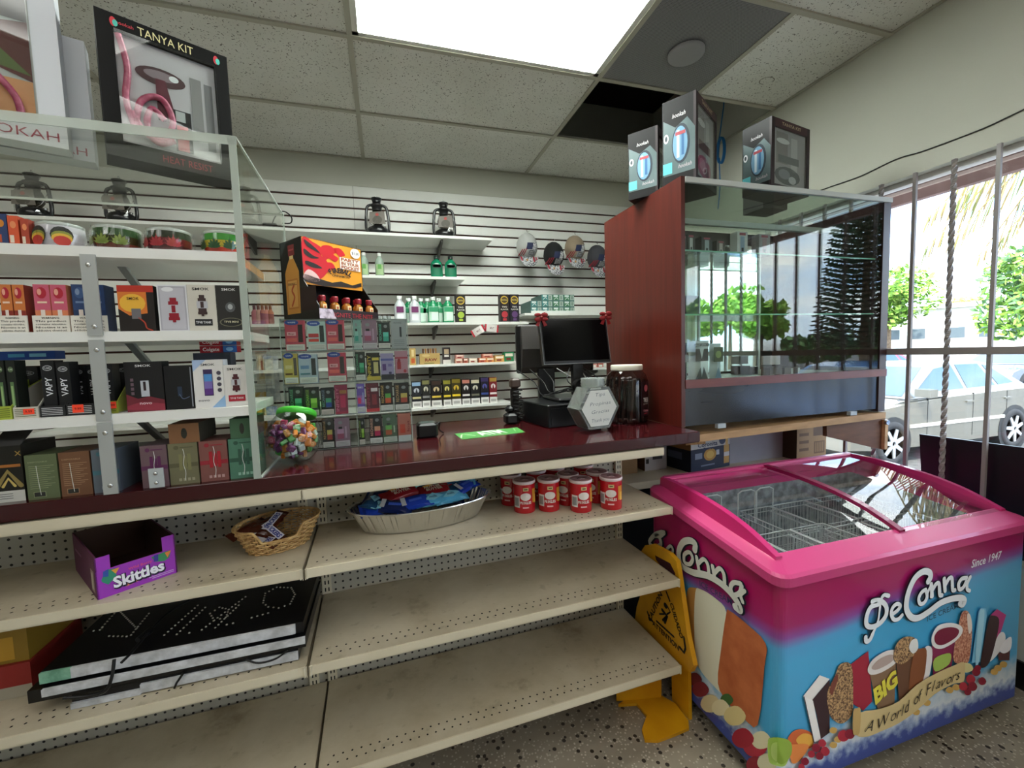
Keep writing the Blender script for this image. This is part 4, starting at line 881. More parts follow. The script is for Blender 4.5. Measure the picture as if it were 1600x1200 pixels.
# ================================================================ goods in the acrylic case
KRAFT = mat('#c9c4b4', .7)
def bxthing(name, label, cat, u0, u1, v0, v1, z0, z1, base, fr=G, group=None, **k):
    return pbox(u0, u1, v0, v1, z0, z1, base, fr, **k).build(name, loc=base_of(u0, u1, v0, v1, z0, fr), label=label, cat=cat, group=group)
def spot(xl, xr, yt, yb, v, fr=G): u0, u1, zb, zt_ = fr.span(xl, xr, yt, yb, v); return u0, u1, zt_
WARN = ['WARNING:', 'This product', 'contains nicotine.', 'Nicotine is an', 'addictive chemical.']
def f_warn(bg='#e2ddd2', ink='#2c2a28', tag_=None):
    def f(d):
        d.rect(.01, .02, .99, .98, bg, 1)
        for i, s in enumerate(WARN): d.text(s, .5, .86 - .18 * i, .11, ink, 2, w=.5 if i == 0 else .84, res=1)
        if tag_: d.rect(*tag_, '#ff4a2c', 3); d.text('9.99', (tag_[0] + tag_[2]) / 2, (tag_[1] + tag_[3]) / 2, .2, '#7a1a10', 4, res=1)
    return f
# --- middle shelf: warning trays with pairs of cartons
Zb = 1.405; V = AV0 + .03
pairs = [(-2, 43, '#c9753a', '#8c2f24', 'orange'), (51, 109, '#c95c74', '#d77f56', 'pink'), (111, 168, '#2c4470', '#22365c', 'navy blue')]
for i, (xl, xr, c, c2, nm) in enumerate(pairs):
    u0, u1, z1 = spot(xl, xr, 493, 518, V)
    r = bxthing('display_tray', 'white cardboard tray with a nicotine warning holding two %s cartons in the acrylic case' % nm, 'tray', u0, u1, V, V + .003, Zb, z1, '#ddd8cc', front=f_warn())
    q = MB(); q.box(u0, u1, V + .003, V + .12, Zb, Zb + .003, '#cfc9bb', G); q.prism([G.w(u0, V + .003, Zb), G.w(u0, V + .12, Zb), G.w(u0, V + .12, Zb + .07), G.w(u0, V + .003, z1)], G.U * .0015, mat('#cfc9bb', .6)); q.build('tray_base', r)
    for j in range(2):
        w_ = (u1 - u0 - .006) / 2; a_ = u0 + .003 + j * w_; zt_ = G.hit((xl + xr) / 2, 445, V + .01)[1]
        def f(d, c=c, c2=c2):
            d.rect(0, 0, 1, .45, c2, 1); d.ell(.5, .82, .32, .12, '#b02436' if c != '#2c4470' else '#3f5b8a', 2); d.ell(.38, .84, .14, .07, '#e3a08c' if c != '#2c4470' else '#7f93b5', 3); d.rect(.36, .3, .64, .46, '#e4d5cb', 3); d.rect(.2, .6, .8, .64, '#e8c9b0' if c != '#2c4470' else '#6f86ae', 2)
        bxthing('vape_carton', '%s carton, %s of the pair in the %s warning tray' % (nm, ['left', 'right'][j], nm), 'carton', a_ + .001, a_ + w_ - .001, V + .006, V + .05, Zb + .004, zt_, c, front=f, side=c2)
def tank(d, x, y, s, body, glass='#b9b9c0', l=4):
    for x0, y0, x1, y1, c in ((-.10, .17, .10, .24, body), (-.15, .10, .15, .17, body), (-.2, -.06, .2, .10, glass), (-.15, -.14, .15, -.06, body), (-.17, -.20, .17, -.14, body), (-.05, -.24, .05, -.2, body)):
        d.rect(x + x0 * s, y + y0 * s, x + x1 * s, y + y1 * s, c, l)
    d.rect(x - .06 * s, y - .05 * s, x + .06 * s, y + .09 * s, body, l + 1)
def f_fire(d):
    d.rect(0, .86, 1, 1, '#b3301f', 1); d.rect(0, .35, .8, .86, '#d8772e', 1); d.ell(.4, .62, .36, .2, '#e9b23c', 2); d.text('SMOK', .42, .72, .055, '#2a1610', 4); d.poly([(0, 0), (1, 0), (1, .6), (.8, .86), (.8, .4), (.3, .35), (0, .5)], '#1c1412', 3)
    d.rect(.36, .28, .62, .5, '#6d6a6c', 5); d.stroke([(.55, .3), (.7, .2), (.75, .08), (.9, .03)], .003, '#b0402a', 5)
def f_redtank(d):
    d.rect(.05, .03, .95, .97, '#a9a7b0', 1); d.rect(.1, .05, .9, .93, '#bab8c0', 2); d.ell(.36, .9, .2, .05, '#dedee2', 3); tank(d, .52, .46, 1.1, '#8e1526')
def f_white8(d): d.text('SMOK', .48, .91, .055, '#2b2b2e', 2, w=.6); tank(d, .5, .55, .95, '#3c2a2a'); d.rect(.2, .12, .82, .26, '#19191c', 2); d.text('TFV8 TANK', .51, .19, .05, '#e9e9ea', 4, w=.54)
def f_black8(d): d.text('SMOK', .48, .91, .055, '#d8d8d8', 2, w=.5); d.ell(.5, .52, .18, .11, '#55575a', 2); d.ell(.5, .53, .09, .06, '#a9abae', 3); d.ell(.5, .19, .42, .10, '#6d6a58', 2); d.ell(.5, .19, .37, .085, '#1d1c1a', 3); d.text('TFV8 MINI', .5, .20, .045, '#cfc9a8', 4, w=.52)
for nm, lb, xl, xr, yt, base, side, f in (('tank_carton', 'orange and black carton with a flame picture beside the metal bracket strip', 185, 243, 446, '#1c1412', '#100c0b', f_fire), ('tank_carton', 'white framed window carton showing a dark red vape tank', 247, 295, 445, '#d9d8dc', '#c6c5ca', f_redtank),
        ('tank_carton', 'pale carton with a dark tank picture and black name band on the middle acrylic shelf', 294, 340, 445, '#cbc6ba', '#b8b3a6', f_white8), ('tank_carton', 'black carton with an oval badge at the right end of the middle acrylic shelf', 338, 383, 446, '#262422', '#1a1918', f_black8)):
    u0, u1, z1 = spot(xl, xr, yt, 517, V); bxthing(nm, lb, 'carton', u0, u1 - .002, V, V + .05, Zb, z1, base, front=f, side=side)
# --- lower shelf (z 1.2)
Zc = 1.2
def f_vapy(d): d.ell(.5, .86, .36, .05, '#b9bcc0', 1); d.ell(.5, .86, .31, .036, '#17181b', 2); d.text('FUME', .5, .86, .035, '#c9ccd0', 3, w=.5); d.text('VAPY', .5, .52, .5, '#e3e4e8', 2, w=.34, vert=True); d.text('2500', .5, .12, .05, '#a9aab0', 2, w=.6); d.text('PUFFS', .5, .05, .04, '#a9aab0', 2, w=.6)
def f_green(d): d.rect(.0, .0, 1, .12, '#222620', 1); d.rect(.3, .15, .7, .62, '#5c7c4e', 1); d.rect(.38, .2, .6, .55, '#93b276', 2); d.ell(.5, .84, .3, .05, '#5e7350', 1); d.text('FUME', .5, .84, .03, '#c6d3b8', 2, w=.5)
trays = [(-6, 20, '#9fae3a', None), (21, 62, '#c8c3b6', (.4, .35, .85, .85)), (63, 104, '#1d1e20', None), (104, 150, '#1d1e20', (.22, .25, .62, .95)), (153, 186, '#8d9430', (.45, .4, .95, .95))]
for i, (xl, xr, c, tg) in enumerate(trays):
    u0, u1, z1 = spot(xl, xr, [635, 636, 634, 631, 627][i], 655, V)
    ink = '#c9c9cc' if c == '#1d1e20' else '#4c5320'
    r = bxthing('display_tray', '%s open carton tray on the lower acrylic shelf, %s from the left' % (['lime green', 'white empty', 'black', 'black half-empty', 'olive green'][i], ORD[i]), 'tray', u0, u1 - .002, V, V + .002, Zc, z1, c, front=lambda d, ink=ink, tg=tg: ([d.rect(.06, .78 - .15 * k, .9, .83 - .15 * k, ink, 1) for k in range(5)], tg and (d.rect(*tg, '#ff4a2c', 3), d.text('9.99', (tg[0] + tg[2]) / 2, (tg[1] + tg[3]) / 2, .2, '#8a2012', 4))))
    q = MB(); q.box(u0, u1 - .002, V + .002, V + .16, Zc, Zc + .003, '#8d8a84', G)
    for uu in (u0, u1 - .0035): q.prism([G.w(uu, V + .002, Zc), G.w(uu, V + .16, Zc), G.w(uu, V + .16, Zc + .11), G.w(uu, V + .05, Zc + .07), G.w(uu, V + .002, z1)], G.U * .0015, mat('#bdb9ae' if i == 1 else c, .6))
    q.build('tray_body', r)
for i, (xl, xr, c, f, dv) in enumerate(((-4, 10, '#141a14', f_green, .008), (12, 27, '#141a14', f_green, .008), (66, 88, '#121316', f_vapy, .008), (90, 112, '#121316', f_vapy, .008), (115, 135, '#121316', f_vapy, .06), (136, 158, '#121316', f_vapy, .07), (159, 178, '#121316', f_vapy, .012))):
    u0, u1, z1 = spot(xl, xr, 563 + [0, 0, 0, 2, 8, 8, 6][i], 640, V + dv)
    bxthing('vape_carton', ['black carton with a green device picture', 'black carton with white upright lettering'][i > 1] + ' on the lower acrylic shelf, %s from the left' % ORD[i], 'carton', u0, u1 - .001, V + dv, V + dv + .035, Zc + .004, z1, c, front=f)
for i in range(6):   # rows behind
    u0 = -.93 + i * .052
    bxthing('vape_carton', 'black carton in the second row behind the trays of the lower acrylic shelf', 'carton', u0, u0 + .044, V + .11, V + .15, Zc + .004, Zc + .125, '#15161a', front=lambda d: (d.ell(.5, .86, .36, .05, '#8b8e92', 1), d.ell(.5, .86, .31, .036, '#17181b', 2), d.text('FUME', .5, .86, .035, '#a9acb0', 3, w=.5)), group='black cartons in the second row of the lower acrylic shelf')
def f_novo(d): d.text('SMOK', .5, .92, .045, '#d8d8da', 2, w=.42); d.poly([(0, 0), (1, 0), (1, .22), (.6, .3), (.3, .26), (0, .36)], '#6e2430', 1); d.poly([(0, .05), (1, .0), (1, .14), (.4, .2), (0, .12)], '#8e3040', 2); d.rect(.4, .3, .62, .62, '#b9bcc4', 3); d.rect(.47, .42, .54, .6, '#2b1a20', 4); d.text('novo', .5, .17, .055, '#e2ccd0', 3, w=.32); [d.rect(.14, .34 + .09 * k, .22, .40 + .09 * k, '#6a5560', 2) for k in range(4)]
def f_dark(d): d.rect(.44, .3, .6, .52, '#263448', 1); d.stroke([(.5, .35), (.62, .24), (.85, .28)], .002, '#53607a', 2); d.rect(.93, .05, .97, .96, '#8a8d96', 1)
def f_novo2(d): d.poly([(0, 1), (.45, 1), (0, .76)], '#a9bede', 1); d.poly([(.55, 0), (1, 0), (1, .25)], '#8fb2d6', 1); d.text('SMOK', .5, .9, .045, '#46464a', 2, w=.46); d.rect(.33, .25, .63, .8, '#3a2a55', 2); d.rect(.35, .55, .61, .7, '#4f8ecb', 3); d.rect(.35, .4, .61, .55, '#7a6ab0', 3); d.rect(.35, .27, .61, .4, '#5b3580', 3); [d.ell(.84, .72 - .12 * k, .075, .042, '#46414f', 2) for k in range(4)]; d.text('novo', .3, .16, .05, '#5b5b60', 2, w=.36)
def f_tfv(d): d.text('SMOK', .48, .9, .055, '#3a3a3c', 2, w=.62); tank(d, .5, .56, .9, '#4a1a22'); d.rect(.16, .12, .84, .27, '#a01a2c', 2); d.text('TFV8 TANK', .5, .195, .045, '#e9d5d6', 3, w=.56)
for lb, xl, xr, yt, base, side, f in (('black carton with a red swirl and silver device picture on the lower acrylic shelf', 196, 257, 565, '#141214', '#0d0c0e', f_novo), ('plain black carton standing right of the one with the red swirl', 258, 303, 571, '#0d0d10', '#0a0a0c', f_dark), ('white carton with a blue and purple device picture', 303, 352, 562, '#dcd9d6', '#cfd2da', f_novo2), ('white carton with a red name band on the lower acrylic shelf', 350, 390, 570, '#d6d2ce', '#c9c5c2', f_tfv)):
    u0, u1, z1 = spot(xl, xr, yt, 642, V); bxthing('vape_carton', lb, 'carton', u0, u1 - .002, V, V + .04, Zc, z1, base, front=f, side=side)
for k in range(2):
    u0, u1, _ = spot(316, 374, 545, 640, V + .08); z_ = 1.348 + .021 * k - .0
    def f(d): d.rect(0, 0, .62, 1, '#b01e2c', 1); d.rect(.55, 0, 1, 1, '#2c62ae', 1); d.text('Colgate', .3, .5, .5, '#f0e6e6', 3, w=.44, bold=.02); d.ell(.8, .5, .1, .3, '#8fc3ea', 2)
    bxthing('toothpaste_box', 'red and blue toothpaste box, %s of the two lying behind the white carton' % ['lower', 'upper'][k], 'box', u0, u1, V + .08, V + .12, z_ + .001, z_ + .020, '#a81d2a', front=f)
bxthing('carton_stack', 'plain carton carrying the two toothpaste boxes in the acrylic case', 'carton', -.475, -.385, V + .075, V + .125, Zc, 1.3485, '#3a3e4c')
u0, u1, _ = spot(6, 96, 548, 562, V + .13); z_ = G.hit(50, 562, V + .13)[1]
bxthing('toothpaste_box', 'long blue toothpaste box lying across the black cartons', 'box', u0, u1, V + .105, V + .145, max(z_, Zc + .1255), max(z_, Zc + .1255) + .022, '#1f4a9c', front=lambda d: (d.rect(.2, .3, .48, .7, '#4fa0c8', 1), d.rect(.56, .3, .85, .7, '#7fc3dc', 1)))
# --- counter level (z 1.0)
def f_meds(c1, c2, ic, gold=False):
    def f(d):
        d.rect(0, .42, 1, .52, c2, 1); d.ell(.28, .9, .09, .05, c2, 2); d.rect(.4, .885, .85, .91, c2, 2)
        for k in range(3): d.rect(.34 + k * .15, .34 + .03 * (k % 2), .46 + k * .15, .74 - .05 * (k % 2), ic, 2 + k)
        for k in range(4): d.rect(.3 + .15 * k, .08, .40 + .15 * k, .15, c1, 2)
        d.stroke([(.52, .86), (.55, .7), (.5, .5), (.56, .3), (.52, .1)], .0012, '#d9dcd8', 7)
    return f
def f_back(c, l):
    def f(d):
        d.text('DISPOSABLE', .4, .84, .03, l, 1, w=.6); [d.rect(.1, .74 - .045 * k, .9 - .12 * (k % 3), .75 - .045 * k, l, 1) for k in range(12)]; d.rect(.2, .06, .55, .16, '#2a2a26', 1); d.rect(.18, .05, .57, .17, l, .6); d.stroke([(.35, .75), (.38, .4), (.42, .1)], .0012, '#d4d6cc', 3)
    return f
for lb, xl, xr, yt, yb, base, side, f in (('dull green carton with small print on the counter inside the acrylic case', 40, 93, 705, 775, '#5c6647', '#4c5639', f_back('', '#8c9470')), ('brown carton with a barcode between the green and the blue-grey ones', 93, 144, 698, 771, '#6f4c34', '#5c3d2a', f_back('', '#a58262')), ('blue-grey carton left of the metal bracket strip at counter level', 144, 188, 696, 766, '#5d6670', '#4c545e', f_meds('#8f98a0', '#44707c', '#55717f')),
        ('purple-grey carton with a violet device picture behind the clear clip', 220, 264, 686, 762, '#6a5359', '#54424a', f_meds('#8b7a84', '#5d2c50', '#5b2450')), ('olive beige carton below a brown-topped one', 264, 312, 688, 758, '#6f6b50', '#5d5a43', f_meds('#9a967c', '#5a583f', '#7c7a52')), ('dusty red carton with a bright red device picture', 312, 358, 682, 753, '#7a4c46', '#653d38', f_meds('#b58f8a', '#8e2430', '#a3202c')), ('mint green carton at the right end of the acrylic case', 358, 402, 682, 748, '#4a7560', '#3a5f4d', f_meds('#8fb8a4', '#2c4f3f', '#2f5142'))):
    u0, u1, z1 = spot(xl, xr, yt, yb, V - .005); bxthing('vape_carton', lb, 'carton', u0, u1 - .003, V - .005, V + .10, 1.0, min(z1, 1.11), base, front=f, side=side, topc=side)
for lb, xl, xr, yt, yb, base in (('orange brown carton lying on top of the olive beige one', 263, 311, 662, 686, '#7c5638'), ('green carton lying on top of the mint green one', 359, 396, 654, 681, '#3f5f45')):
    u0, u1, z1 = spot(xl, xr, yt, yb, V - .005); bxthing('vape_carton', lb, 'carton', u0, u1, V - .005, V + .12, 1.1105, 1.1105 + (z1 - 1.1105 if z1 > 1.13 else .035), base, side='#3d3a30', front=lambda d: (d.ell(.5, .5, .1, .28, '#2c2c24', 1),))
u0, u1, z1 = spot(-12, 36, 684, 792, V)
r = bxthing('display_box', 'black display box with gold chevron marks and a white base at the left edge', 'box', u0, u1, V, V + .12, 1.0, z1 - .02, '#17150f', front=lambda d: (d.rect(0, 0, 1, .2, '#c6c4bc', 1), [d.rect(.05, .14 - .04 * k, .6, .15 - .04 * k, '#4a4a46', 2) for k in range(3)], d.rect(.0, .62, .95, .67, '#a0642c', 2), d.stroke([(.1, .28), (.5, .55), (.9, .28)], .010, '#8a7844', 2, smooth=False), d.stroke([(.3, .28), (.5, .42), (.7, .28)], .006, '#c2a860', 2, smooth=False), d.text('X', .9, .86, .08, '#a88a48', 2)))
q = MB(); P = [G.w(u0, V, z1 - .02), G.w(u1, V, z1 - .02), G.w(u1 + .03, V + .03, z1 + .04), G.w(u0 + .03, V + .03, z1 + .04)]; q.prism(P, G.V * .003, mat('#121110', .4)); q.build('raised_lid', r)
for k in range(1):
    q = MB(); c = G.w(-.775, V + .02, 1.0); q.lathe([(.010, 0), (.011, .03), (.006, .036), (.006, .05)], c, mat('#1b1b1f', .3), 12); q.build('small_bottle', loc=c, label='tiny black bottle standing beside the black and gold display box', cat='bottle')
# clutter behind: long cartons under the shelves
for k, (a_, e_, c) in enumerate(((-.79, -.60, '#4a4b48'), (-.58, -.42, '#3f3a3c'))):
    bxthing('long_carton', ['grey', 'dark'][k] + ' long carton lying behind the front row at counter level', 'carton', a_, e_, V + .13, V + .24, 1.0, 1.085, c)
# --- upper shelf (z 1.61): patterned bowls in clear wrap, small boxes at the left
Za = 1.61
for i, (xl, xr, c, c2) in enumerate(((-8, 13, '#2b3c66', '#22305a'), (13, 31, '#cf5532', '#b04028'), (33, 47, '#a8432e', '#8c3526'))):
    u0, u1, z1 = spot(xl, xr, [334, 337, 342][i], 384, V); bxthing('incense_box', '%s small carton at the left end of the top acrylic shelf' % ['navy blue', 'bright orange', 'rust red'][i], 'carton', u0, u1 - .002, V, V + .08, Za, z1, c, side=c2, front=lambda d, i=i: (d.rect(.1, .1, .5, .35, '#d8cbb8' if i else '#b05030', 1), d.ell(.5, .7, .3, .12, '#c9802c' if i == 0 else '#e08a5a', 1)))
WRAPC = thin_glass('cellophane', '#ffffff', 1.0)
def bowl(xl, xr, label, bands, motif=None):
    u0, u1, z1 = spot(xl, xr, 350, 386, V + .02); R_ = (u1 - u0) / 2; c = G.w((u0 + u1) / 2, V + R_ - .01, Za); r = thing('glass_ashtray', c, label, 'ashtray')
    q = MB(); hts = [0, .016, .034, .052]
    for k in range(3):
        rr = [R_ * .88, R_ * .97, R_ * 1.0, R_ * .96]; q.lathe([(rr[k], hts[k]), (rr[k + 1], hts[k + 1])], c, mat(bands[k], .15, coat=.6), 32, caps=False)
    q.poly(q.ring(c + Vector((0, 0, .001)), (0, 0, 1), R_ * .87, 32), mat(bands[0], .2)); 
    if motif == 'oval':
        for a_ in (-115, -60):
            for j, cc in enumerate(('#2a2a26', '#8a8f3a', '#d2a63a', '#b3362c')):
                e = math.radians(a_); nrm = Vector((math.cos(e), math.sin(e), 0)); dd = D(q, c + nrm * R_ * 1.0 + Vector((0, 0, .028)), Vector((0, 0, 1)).cross(nrm), (0, 0, 1)); dd.e = .001
                (dd.ell(0, 0, .020, .021, cc, 1) if j == 0 else dd.ell(0, .004 - .006 * j, .018 - .003 * (j > 2), .012, cc, 1 + j))
    else:
        for a_ in (-100, -60, -140):
            e = math.radians(a_); nrm = Vector((math.cos(e), math.sin(e), 0)); dd = D(q, c + nrm * R_ * 1.0 + Vector((0, 0, .012)), Vector((0, 0, 1)).cross(nrm), (0, 0, 1)); dd.e = .0015
            for k in range(7):
                an = math.radians(20 + k * 23.3); L_ = .030 * (1 - abs(k - 3) * .12); dd.stroke([(0, 0), (L_ * .5 * math.cos(an), L_ * .5 * math.sin(an)), (L_ * math.cos(an), L_ * math.sin(an))], [.002, .006, .001], motif or '#2f4a24', 2)
    q.build('bowl', r)
    q = MB(); q.lathe([(R_ * .96, .052), (R_ * .99, .058), (R_ * .90, .061), (R_ * .82, .055), (R_ * .80, .012)], c, mat('#dfe5e0', .06, trans=.6, ior=1.3), 32, caps=False); q.build('glass_rim', r)
    q = MB(); rnd = random.Random(int(xl)); vs = []; n_ = 26
    for z_, f_ in ((.0, 1.06), (.03, 1.10), (.056, 1.06)):
        for k in range(n_): an = 2 * math.pi * k / n_; rr = R_ * (f_ + rnd.uniform(-.05, .06)); vs.append(c + Vector((rr * math.cos(an), rr * math.sin(an), z_ + .002 + rnd.uniform(-.002, .003) * (z_ > 0))))
    q.add(vs, [(r0 * n_ + k, r0 * n_ + (k + 1) % n_, (r0 + 1) * n_ + (k + 1) % n_, (r0 + 1) * n_ + k) for r0 in range(2) for k in range(n_)], WRAPC); q.build('cellophane', r)
bowl(52, 126, 'white glass ashtray with striped oval badges, wrapped in film on the top acrylic shelf', ['#c9c6ce', '#d2cfd8', '#c2c0c6'], 'oval')
bowl(140, 214, 'dark patterned glass ashtray, wrapped, second on the top acrylic shelf', ['#6b3326', '#3a3a22', '#2f4a28'], '#7a8a3c')
bowl(225, 294, 'red and black patterned glass ashtray, third on the top acrylic shelf', ['#4a1f22', '#6a2028', '#2c3424'], '#a8323a')
bowl(314, 378, 'green, yellow and red glass ashtray with a leaf, rightmost on the top acrylic shelf', ['#c23a26', '#c9b23a', '#3d8a34'], '#27512a')
# ================================================================ gift boxes with windows (left and right)
HOSE = noisy('pink_hose', '#a8375c', '#d26a88', 60, .35, .35, .65, b_=.3)
def window_box(name, label, A, B, back, z0, z1, frame, inner, bw, txt=None, tcol='#d8cf9a', hose=None, low_text=None, topw=None, sidecol=None, extra=None):
    """A, B: left and right foot of the front face; frame border bw; window shows moulded tray and hose"""
    A, B = Vector(A), Vector(B); A.z = B.z = z0; U = (B - A).normalized(); V_ = Vector((-U.y, U.x, 0)); W = (B - A).length; H = z1 - z0; fr = Fr(math.atan2(U.y, U.x), A); fr.o = Vector((A.x, A.y, 0))
    r = thing(name, fr.w(W / 2, back / 2, z0), label, 'gift box')
    q = MB(); sc = sidecol or frame; tw = topw or bw
    q.box(0, W, .012, back, z0, z1, sc, fr); q.box(0, bw, 0, .012, z0, z1, frame, fr); q.box(W - bw, W, 0, .012, z0, z1, frame, fr); q.box(bw, W - bw, 0, .012, z0, z0 + tw, frame, fr); q.box(bw, W - bw, 0, .012, z1 - tw, z1, frame, fr)
    d = D(q, fr.w(0, 0, z0), fr.U, (0, 0, 1), W, H)
    if txt: d.text(txt, .5, 1 - tw / H / 2, tw / H * .5, tcol, 2, w=.42, bold=.0)
    if low_text: d.text(low_text[0], low_text[1], tw / H / 2, tw / H * .45, low_text[2], 2, w=low_text[3], bold=-.005)
    if txt:
        for x_ in (.12, .9): d.ell(x_, 1 - tw / H * .5, .022, tw / H * .28, '#c8303c', 2); d.ell(x_ + .015, 1 - tw / H * .56, .018, tw / H * .2, '#4cb7a8', 3)
        d.text('hookah', .2, 1 - tw / H * .45, tw / H * .2, '#b0303c', 2); 
    q.build('carton', r)
    q = MB(); q.box(bw, W - bw, .0105, .0118, z0 + tw, z1 - tw, inner, fr)
    d = D(q, fr.w(bw, .010, z0 + tw), fr.U, (0, 0, 1), W - 2 * bw, H - 2 * tw); d.e = .0003
    if extra: extra(d)
    q.build('moulded_tray', r)
    if hose:
        q = MB(); w_, h_ = W - 2 * bw, H - 2 * tw
        for pts in hose: q.tube(smooth_line([fr.w(bw + a * w_, .010 - .009, z0 + tw + b_ * h_) for a, b_ in pts], 6), .0085, HOSE, 6)
        q.build('hose', r)
    q = MB(); q.box(bw, W - bw, -.0125 if hose else .001, -.0118 if hose else .0018, z0 + tw, z1 - tw, PLASTIC, fr); q.build('window_film', r)
    return r, fr
def ex_tanya(d):
    d.ell(.42, .72, .25, .085, '#4a2a30', 2, 20); d.ell(.42, .735, .17, .045, '#8c7a80', 3, 20); d.poly([(.36, .7), (.46, .7), (.56, .3), (.36, .3)], '#5e1a2c', 4); d.rect(.52, .04, .7, .45, '#161316', 5); d.rect(.54, .05, .66, .3, '#b3202a', 6); d.rect(.54, .34, .64, .44, '#b9bcbc', 6)
    d.rect(.72, .3, .84, .82, '#8c8888', 2); d.rect(.87, .12, .96, .80, '#7c7a7c', 2); d.ell(.55, .74, .05, .03, '#e9e9ec', 5)
window_box('gift_box', 'black windowed gift box with a pink hose standing on the acrylic case', (-.705, 1.475, 0), (-.436, 1.615, 0), .09, AZ, 2.289, mat('#040404', .5, spec=.2), '#c2bcc0', .036, 'TANYA KIT', hose=[[(.04, .98), (.1, .7), (.06, .4), (.12, .15)], [(.12, .12), (.2, .42), (.4, .5), (.5, .3), (.38, .1), (.24, .2), (.3, .38), (.42, .3)], [(.1, .3), (.2, .15), (.35, .06), (.5, .12)]], low_text=('HEAT RESIST', .6, '#b0303c', .4), topw=.045, extra=ex_tanya)
def ex_hk(d): d.rect(.1, .55, .5, .98, '#8a8c88', 2); d.rect(.62, .72, .98, .98, '#4c4747', 2); d.poly([(.64, .4), (.98, .3), (.98, .72), (.64, .66)], '#5f2a26', 3); d.poly([(.64, .4), (.98, .34), (.8, .5)], '#5c6a35', 4); d.rect(.55, .02, .98, .3, '#d89a6a', 3); d.ell(.3, .42, .2, .06, '#4f4a48', 3)
window_box('gift_box', 'white windowed gift box with a pink hose, front one at the top left corner', (-1.16, 1.335, 0), (-.787, 1.471, 0), .055, AZ, 2.36, '#cfd2d8', '#b9bcb8', .05, None, hose=[[(.1, .05), (.3, .35), (.6, .42), (.85, .2), (.9, .02)], [(.3, .04), (.5, .28), (.75, .1)]], low_text=('MINI HOOKAH', .62, '#9c3a4c', .68), topw=.052, extra=ex_hk)
window_box('gift_box', 'white windowed gift box just behind the front one at the top left corner', (-1.12, 1.42, 0), (-.77, 1.548, 0), .06, AZ, 2.235, '#c2c5cb', '#b9bcb8', .05, None, low_text=('MINI HOOKAH', .62, '#9c3a4c', .68), topw=.05)
# right-hand gift boxes on the glass case
def corner_box(label, P0, PL_, PR_, z1, logo=True, hose=False):
    P0, PL_, PR_ = Vector(P0), Vector(PL_), Vector(PR_); z0 = CT - .0015
    L = (PL_ - P0); L.z = 0; R_ = (PR_ - P0); R_.z = 0; r_len = R_.length; dirR = R_.normalized(); dirL = Vector((-dirR.y, dirR.x, 0)); l_len = max(.13, L.length)
    fr = Fr(math.atan2(dirR.y, dirR.x)); fr.o = Vector((P0.x, P0.y, 0)); H = z1 - z0
    r = thing('gift_box', fr.w(r_len / 2, l_len / 2, z0), label, 'gift box')
    q = MB(); bw = .022; F = mat('#0c090b', .5, spec=.25)
    q.box(0, r_len, .01, l_len, z0, z1, F, fr); q.box(0, bw, 0, .01, z0, z1, '#241318', fr); q.box(r_len - bw, r_len, 0, .01, z0, z1, '#241318', fr); q.box(bw, r_len - bw, 0, .01, z0, z0 + bw, '#241318', fr); q.box(bw, r_len - bw, 0, .01, z1 - .035, z1, '#3a1d22', fr)
    dd = D(q, fr.w(0, 0, z0), fr.U, (0, 0, 1), r_len, H); dd.text('TANYA KIT', .5, 1 - .017 / H, .045, '#b9a888', 2, w=.5)
    d = D(q, fr.w(0, l_len, z0), -fr.V, (0, 0, 1), l_len, H)
    TG = noisy('teal_grey_print', '#59696a', '#76878a', 3, .25)
    d.poly([(.03, .12), (.97, .12), (.97, .60), (.75, .74), (.4, .66), (.03, .78)], TG, 1)
    d.ell(.56, .46, .27, .23, '#1a2a38', 2, 20); d.ell(.54, .46, .22, .20, '#6f9fc0', 3, 20); d.rect(.44, .3, .52, .62, '#cfe0ea', 4); d.rect(.58, .32, .66, .6, '#34699c', 4); d.rect(.40, .56, .7, .6, '#a8434c', 5)
    d.ell(.12, .56, .075, .055, '#e3e6e8', 3); d.ell(.12, .56, .04, .032, '#3f4a50', 4); d.rect(.02, .14, .3, .27, '#5cc3cc', 3); d.text('hookah', .5, .80, .05, '#c8c6c8', 3, w=.4, shear=.3); d.text('hookah', .68, .2, .045, '#b9b2b8', 3, w=.4, shear=.3)
    q.build('carton', r)
    q = MB(); q.box(bw, r_len - bw, .008, .0095, z0 + bw, z1 - .035, '#a9a4a4', fr); d = D(q, fr.w(bw, .008, z0 + bw), fr.U, (0, 0, 1), r_len - 2 * bw, H - bw - .035); d.e = .0003
    d.rect(.1, .4, .45, .95, '#8f8886', 1); d.ell(.3, .8, .2, .05, '#e8e6e4', 3); d.rect(.55, .3, .75, .9, '#c9c4c4', 2); d.rect(.15, .42, .8, .55, '#5c2c34' if hose else '#6c6c6e', 3)
    d.ell(.45, .2, .4, .16, '#a8456a' if hose else '#55575a', 2); d.ell(.35, .22, .18, .09, '#d07a96' if hose else '#8a8c90', 3); d.ell(.6, .14, .12, .07, '#7a2444' if hose else '#c9c9cc', 4)
    q.build('moulded_tray', r); q = MB(); q.box(bw, r_len - bw, .001, .0018, z0 + bw, z1 - .035, PLASTIC, fr); q.build('window_film', r)
corner_box('tall dark gift box with a pink hose in its window on the glass display case', (1.205, 1.436, 0), (1.135, 1.55, 0), (1.425, 1.57, 0), 2.318, hose=True)
corner_box('dark gift box at the left end of the glass display case, behind the tall one', (1.152, 1.605, 0), (1.07, 1.70, 0), (1.36, 1.76, 0), 2.265)
corner_box('dark gift box with a grey tray window, right one on the glass display case', (1.594, 1.448, 0), (1.554, 1.558, 0), (1.868, 1.50, 0), 2.275)
